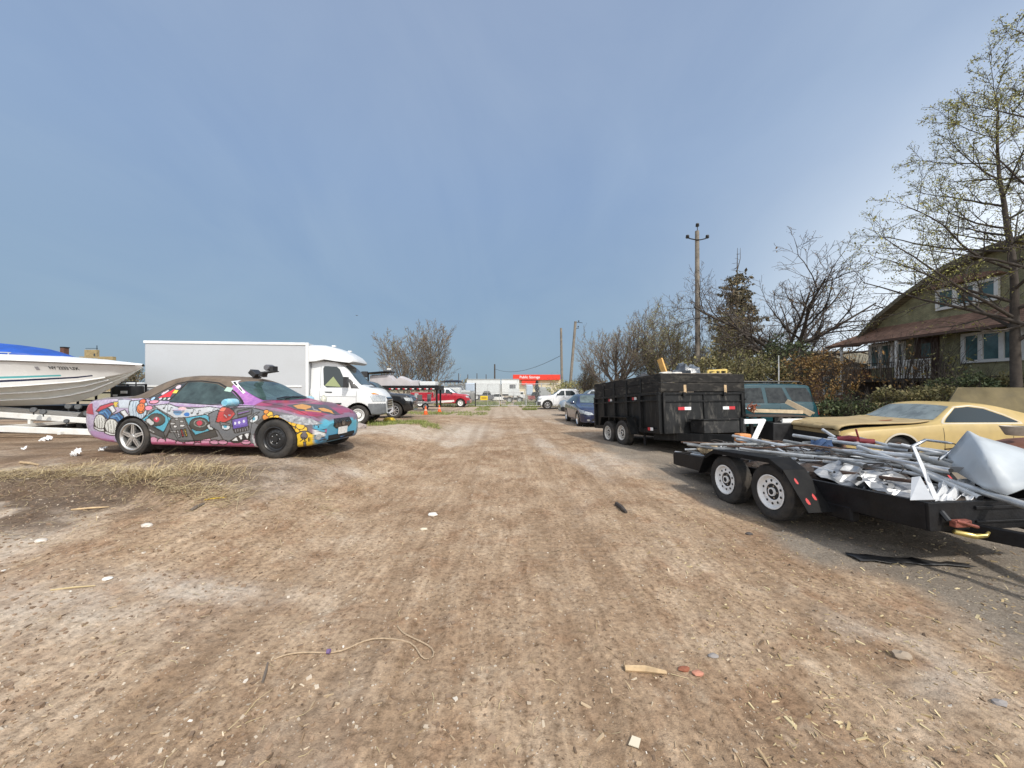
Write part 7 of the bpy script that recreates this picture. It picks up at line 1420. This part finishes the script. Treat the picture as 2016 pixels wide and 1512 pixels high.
def tarp(label, prof, d, dep, m_=TARP):
    m = MB(); pts = [(P(x, y, d).x, P(x, y, d).z) for x, y in prof]; nd = 6
    for j in range(nd+1):
        f = j/nd; sc = 1-.10*abs(2*f-1)**3
        for i, (x, z) in enumerate(pts): zb_ = pts[0][1]; m.v.append((x+.05*math.sin(i*3+j*2), d+dep*f, zb_+(z-zb_)*sc+.03*math.sin(i*2+j*3)))
    k = len(pts)
    for j in range(nd):
        for i in range(k-1): m.f.append((j*k+i, j*k+i+1, (j+1)*k+i+1, (j+1)*k+i)); m.m.append(0)
    m.f.append(tuple(range(k))); m.f.append(tuple(nd*k+i for i in range(k))); m.m += [0, 0]
    return tag(m.build('tarpaulin', m_, None), label, 'tarpaulin', 'grey tarpaulins on the raised flatbed')
tarp('tallest grey tarpaulin under a dark framed roof at the left of the flatbed', [(728, 760), (728, 738), (762, 736), (770, 744), (782, 758), (784, 760)], 31.6, 1.6); tarp('peaked grey tarpaulin in the middle of the flatbed', [(768, 760), (777, 748), (786, 740), (797, 745), (806, 750), (812, 760)], 31.1, 1.8); tarp('low flat grey tarpaulin at the right of the flatbed', [(797, 760), (799, 749.5), (822, 748.5), (824.5, 760)], 31.4, 1.5)
m = MB(); a, b_ = P(714, 735, 31.4), P(766, 731, 31.4); m.beam(a+Vector((0, .8, 0)), b_+Vector((0, .8, 0)), 2.0, .08); m.beam(P(725, 760, 31.3), P(725, 733, 31.3), .1, .1); tag(m.build('canopy', BLKM), 'thin dark flat canopy over the tallest tarpaulin', 'canopy')
m = MB(); a = P(718, 737, 31); m.box((a.x, 31, a.z), (.5, .3, .5)); tag(m.build('floodlight', BLKP, None, bevel=.05), 'small black lamp box at the left end of the dark canopy', 'lamp'); m = MB(); a = P(766, 726.5, 33); m.box((a.x, 33, a.z), (.36, .1, .13)); m.tube([(a.x, 33.05, a.z), (a.x-.2, 33.05, a.z-.7)], .02, 5); tag(m.build('small_sign', WHITE), 'small white sign on a thin stalk above the canopy', 'sign')
boxthing('white_crate', 'low white box on the right end of the raised flatbed', 'box', 826, 857, 751, 759, 31.5, 1.4, PW, None, .05)
T = thing('cabin_boat', 'white boat with a dark canopy parked behind the red truck', 'boat', (0, 0, 0)); d = 52; a = P(862, 770, d); m = MB()
m.prism([(0, 0), (.9, -.9), (4.2, -.9), (4.6, 0), (4.5, .12), (0, .12)], 0, 1.9, M=Matrix.Translation((a.x, d, a.z))); m.build('hull', PW, T, bevel=.08); m = MB(); m.prism([(1.0, .12), (3.6, .12), (3.2, .8), (1.5, .8)], .2, 1.7, M=Matrix.Translation((a.x, d, a.z))); m.build('cabin', mat('smoke_glass', (.10, .11, .12), .2), T, bevel=.06); m = MB(); m.prism([(.2, 1.25), (3.4, 1.25), (2.9, 1.55), (.8, 1.5)], .1, 1.8, M=Matrix.Translation((a.x, d, a.z))); m.build('canopy', mat('navy_canvas', (.02, .025, .045), .7), T, bevel=.06); m = MB(); m.tube([(a.x+2.6, d+.9, a.z+.8), (a.x+3.1, d+.9, a.z+2.4)], .03, 5); m.tube([(a.x+.9, d+.5, a.z+.1), (a.x+.8, d+.5, a.z+1.3)], .03, 5); m.build('aerial', GALV, T)
T = thing('low_trailer', 'low white drawbar trailer lying on the grass in front of the red truck', 'trailer', (0, 0, 0)); d = 34; m = MB(); a, b_ = P(812, 794, d), P(890, 790, d); m.beam(a, b_, .12, .16); m.beam(a+Vector((0, 1.4, 0)), b_+Vector((0, 1.2, 0)), .12, .16); m.build('frame', WHITE, T); q = P(838, 0, d); add_wheel(T, (q.x, d-.1, gzf(q.x, d)+.30), .30, .18, .18, 'steel', -1, WHITE); m = MB(); a = P(842, 786, d); m.box((a.x, d+.6, a.z), (.3, .4, .9)); m.box((a.x-.9, d+.7, a.z+.1), (.4, .4, .6)); m.build('winch', mat('machine_grey', (.12, .12, .125)), T, bevel=.05)
def cone(label, px, py, d, h):
    q = P(px, py, d); T = thing('traffic_cone', label, 'cone', (q.x, d, gzf(q.x, d)), 0, 'orange traffic cones'); m = MB(); m.box((0, 0, .02), (h*.62, h*.62, .04)); m.lathe([(h*.24, .04), (h*.06, h), (.0005, h)], 16); m.build('cone_body', mat('cone_orange', (.75, .10, .01), .5), T, smooth=40); m = MB(); m.lathe([(h*.172, h*.45), (h*.122, h*.68)], 16); m.v = [(x*1.03, y*1.03, z) for x, y, z in m.v]; m.build('band', mat('cone_band', (.75, .35, .22), .4), T)
cone('nearer of the two orange traffic cones', 838, 815, 23.5, .55); cone('farther orange traffic cone in front of the red truck', 865, 806, 28.5, .55)
T = thing('hose_coil', 'coil of yellow hose lying on the pale concrete beside the black pickup', 'hose', P(766, 833, 15.0)); T.location.z = gzf(T.location.x, 15)+.02; m = MB(); m.tube([((.24-.012*t/6.28)*math.cos(t), (.2-.012*t/6.28)*math.sin(t), .02+.018*t/6.28) for t in np.linspace(0, 6.28*6, 90)], .018, 6); m.build('hose', mat('hose_yellow', (.65, .45, .03), .5), T, smooth=True)
rock('concrete_lump', 'pinkish grey lump of broken concrete in front of the graffiti car', 'rock', (-4.7, 11.4, gzf(-4.7, 11.4)+.05), .20, mat('lump_grey', (.30, .26, .24), .9, var=.3, vs=14, bump=.5, bs=20), 17, (1.2, 1, .6))
tb = thing('work_table', 'dark low table with glass jugs between the graffiti car and the box truck', 'table', P(634, 795, 8.9)); tb.location.z = gzf(tb.location.x, 8.9); hh = P(634, 794, 8.9).z-tb.location.z; m = MB(); m.box((0, 0, hh-.02), (.75, .4, .04)); m.build('top', BLKM, tb)
for sx in (-.33, .33):
    for sy in (-.15, .15): m = MB(); m.box((sx, sy, hh/2-.02), (.04, .04, hh-.04)); m.build('leg', BLKM, tb)
JG = mat('jug_glass', (.55, .55, .46), .15, var=.3, vs=20)
for i, px in enumerate((611, 637)): q = P(px, 794, 8.85); m = MB(); m.lathe([(.0005, 0), (.065, 0), (.07, .1), (.05, .14), (.02, .17), (.02, .20), (.0005, .20)], 14); m.tube([(.05, 0, .10), (.085, 0, .14), (.03, 0, .18)], .008, 5); o = tag(m.build('glass_jug', JG, None, smooth=40), ('pale glass jug at the left end of the low dark table', 'pale glass jug in the middle of the low dark table')[i], 'jug'); o.location = q
# far left skyline
T = thing('brick_chimney', 'plain brown brick chimney rising behind the speedboat', 'chimney', (0, 0, 0)); d = 130; sub('stack', 118, 126, 684, 770, d, 1.5, brickm('chimney_brick', (.11, .045, .03), (.14, .06, .04), (.08, .05, .04), 2), T); sub('cap', 117.6, 126.4, 682.6, 684.4, d-.1, 1.7, BLKM, T)
T = thing('tan_building', 'far tan brick building with a raised roof block', 'building', (0, 0, 0)); TB = brickm('tan_brick', (.30, .23, .11), (.35, .27, .14), (.26, .2, .12), 1.2); sub('lower_block', 156, 222, 702, 770, 140, 1.2, TB, T); sub('roof_block', 166, 190, 688.5, 702, 140.2, 1.0, TB, T); sub('roof_rail', 168, 192, 685.5, 686.2, 142, .2, BLKM, T); sub('aerial', 190, 190.6, 680, 689, 142, .2, BLKM, T); sub('window', 184, 187, 696, 701, 140.1, .2, GLASS, T)
for i, (px, H) in enumerate(((238, 12.5), (266, 12.0))): q = P(px, 765, 120); make_tree('bare_tree', ('far grey bare tree left of the box truck, nearer the tan building', 'far grey bare tree just left of the box truck')[i], (q.x, 120, 0), H*.95, scalar(SLIM, trunk=.7, r0=.2, rmin=.05, nb=(9, 7, 5), len=(.7, .5, .5)), 140+i, OLV, 2, .3, BARK, stems=3, jit=.2)
g = np.random.default_rng(77); x = g.uniform(-260, 200, 9000); LV, LQ = leaf_quads(np.stack([x, g.uniform(230, 260, 9000), 6.5*g.random(9000)**1.3*(.55+.6*vnoise(x*.05, x*0, 4))], 1), 1.6, g); o = np_mesh('far_woods', LV, LQ, leafmat('far_scrub', (.10, .095, .07), (.15, .14, .10), (.2, .18, .13)), smooth=False); tag(o, 'line of far scrub and trees along the skyline', None, None, 'stuff')
# ------------------------------------------------------------------ litter on the ground
def gp(px, py):
    d = 4.0
    for _ in range(30): q = P(px, py, d); d = F*(CAMH-hz(q.x, d))/(py-CY)
    q = P(px, py, d); return Vector((q.x, d, hz(q.x, d)))
ROPE = mat('tan_rope', (.36, .27, .18), .9, var=.25, vs=60)
pts = [gp(500+u/3.36, 950+v/3.36) for u, v in ((120, 1185), (200, 1145), (330, 1127), (470, 1137), (580, 1128), (680, 1075), (780, 1035), (920, 1040), (1050, 1062), (1085, 1125), (1125, 1190), (1195, 1165), (1190, 1105), (1110, 1060), (1000, 1015), (965, 980), (945, 950))]
m = MB(); m.tube([p+Vector((0, 0, .008)) for p in pts], .006, 7); tag(m.build('rope', ROPE, None, smooth=True, sub=1), 'looped length of thin tan rope lying on the dirt', 'rope'); q = gp(647, 1288); m = MB(); m.lathe([(.0005, -.015), (.014, -.01), (.014, .01), (.0005, .015)], 8, 'X', M=Matrix.Translation(q+Vector((0, 0, .018)))); tag(m.build('rope_knot', mat('purple_tape', (.14, .09, .20), .5)), 'purple wrapped knot on the thin tan rope', 'knot')
def stick(label, px0, py0, px1, py1, r, m_, name='stick'): a, b_ = gp(px0, py0), gp(px1, py1); m = MB(); m.tube([a+Vector((0, 0, r*.8)), a.lerp(b_, .5)+Vector((0, .006, r)), b_+Vector((0, 0, r*.7))], [r, r*1.1, r*.6], 7); return tag(m.build(name, m_, None, smooth=40), label, 'stick')
stick('thick piece of split tan wood lying in the foreground', 1230, 1320, 1312, 1328, .017, WOOD, 'wood_piece'); stick('thin brown twig on the left end of the rope', 517, 1345, 527, 1306, .007, BARK, 'twig'); stick('dark curved scrap of bark right of the track', 1214, 995, 1233, 1011, .03, BARKD, 'bark_scrap'); stick('split stick at the bottom edge of the photo', 1492, 1478, 1515, 1512, .008, WOOD); stick('long pale dry stalk near the left edge', 100, 1163, 188, 1154, .006, CH3, 'stalk'); stick('yellow plastic strip on the dirt ahead of the graffiti car', 403, 984, 445, 980, .009, mat('hose_yellow', (.65, .45, .03)), 'plastic_strip'); stick('short brown stick below the yellow strip', 376, 996, 402, 988, .018, BARK); stick('pale broken lath among the litter at left', 40, 912, 75, 917, .018, WOOD, 'lath'); stick('long thin stick lying across the damp soil', 140, 1005, 215, 999, .01, WOOD)
for i, (px, py, r, lab, m_, nm) in enumerate(((1347, 1319, .028, 'brown flake of broken brick in the foreground', mat('brick_dark', (.25, .09, .05), .9), 'brick_fragment'), (1374, 1328, .03, 'pinkish brick fragment with a flat face', mat('brick_pink', (.42, .19, .13), .9, var=.2), 'brick_fragment'), (852, 1015, .055, 'curled white piece of litter on the track', mat('litter_white', (.70, .68, .63), .6), 'litter'), (835, 1043, .035, 'flat pale wood flake left of the track centre', mat('litter_cream', (.58, .52, .40), .7), 'wood_flake'), (1475, 1052, .035, 'small dark stone right of the track', mat('stone_dark', (.07, .06, .055), .9), 'stone'), (289, 1036, .045, 'round pale stone on the damp soil', mat('stone_pale', (.55, .50, .44), .9, var=.2), 'stone'), (80, 1066, .04, 'flat pale stone near the left edge', mat('stone_pale', (.55, .50, .44)), 'stone'), (1404, 1293, .025, 'small grey stone right of the brick pieces', mat('stone_grey', (.25, .23, .22), .9), 'stone'), (1968, 1386, .03, 'grey stone near the right edge', mat('stone_grey', (.25, .23, .22)), 'stone'), (1777, 1294, .05, 'half buried flat stone in the pale patch', mat('stone_brown', (.30, .24, .18), .9), 'stone'), (320, 896, .06, 'brown lump of soil beneath the graffiti car sill', mat('soil_lump', (.12, .08, .055), .95), 'soil_lump'), (335, 933, .05, 'glinting dark lump beside the straw', mat('stone_dark', (.07, .06, .055)), 'stone'), (211, 1141, .03, 'white chip of rubble left of the pale dust streak', mat('litter_white', (.70, .68, .63)), 'stone'))):
    rock(nm, lab, nm.split('_')[-1], gp(px, py)+Vector((0, 0, r*.25)), r, m_, 200+i, (1.2, .8, .45))
LW = mat('plastic_white', (.80, .80, .80), .4, var=.04)
for i, (px, py, sx, sy) in enumerate(((90, 868, .20, .11), (150, 898, .12, .10), (49, 887, .06, .05), (203, 889, .11, .06))):
    q = gp(px, py); crumple('plastic_litter', ('largest white scrap of plastic sheet near the boat trailer', 'crumpled white carrier bag left of the graffiti car', 'small white scrap of plastic near the left edge', 'clear crushed plastic bottle by the rear wheel of the graffiti car')[i], 'litter', q+Vector((-sx/2, -sy/2, .02+.02*(i == 1))), (sx, 0, .01), (0, sy, .05), 7, 6, .035 if i < 2 else .015, LW, 300+i, solid=.002)
q = gp(1250, 1466); m = MB(); m.prism([(-.035, 0), (0, -.028), (.036, .004), (.006, .03)], .0, .004, axis='Z'); o = tag(m.build('paper_scrap', mat('litter_cream', (.58, .52, .40))), 'square cream scrap of card at the bottom of the photo', 'card'); o.location = q+Vector((0, 0, .01)); o.rotation_euler = (.08, -.05, .3)
m = MB(); b0_ = P(702, 621, 60); m.tube([b0_+Vector((-.2, 0, .06)), b0_+Vector((-.08, 0, .02)), b0_, b0_+Vector((.1, .05, .0)), b0_+Vector((.22, 0, -.05))], [.01, .03, .06, .05, .01], 6); tag(m.build('bird', mat('bird_dark', (.05, .05, .055), .7)), 'small dark bird flying left of the twin trees', 'bird')
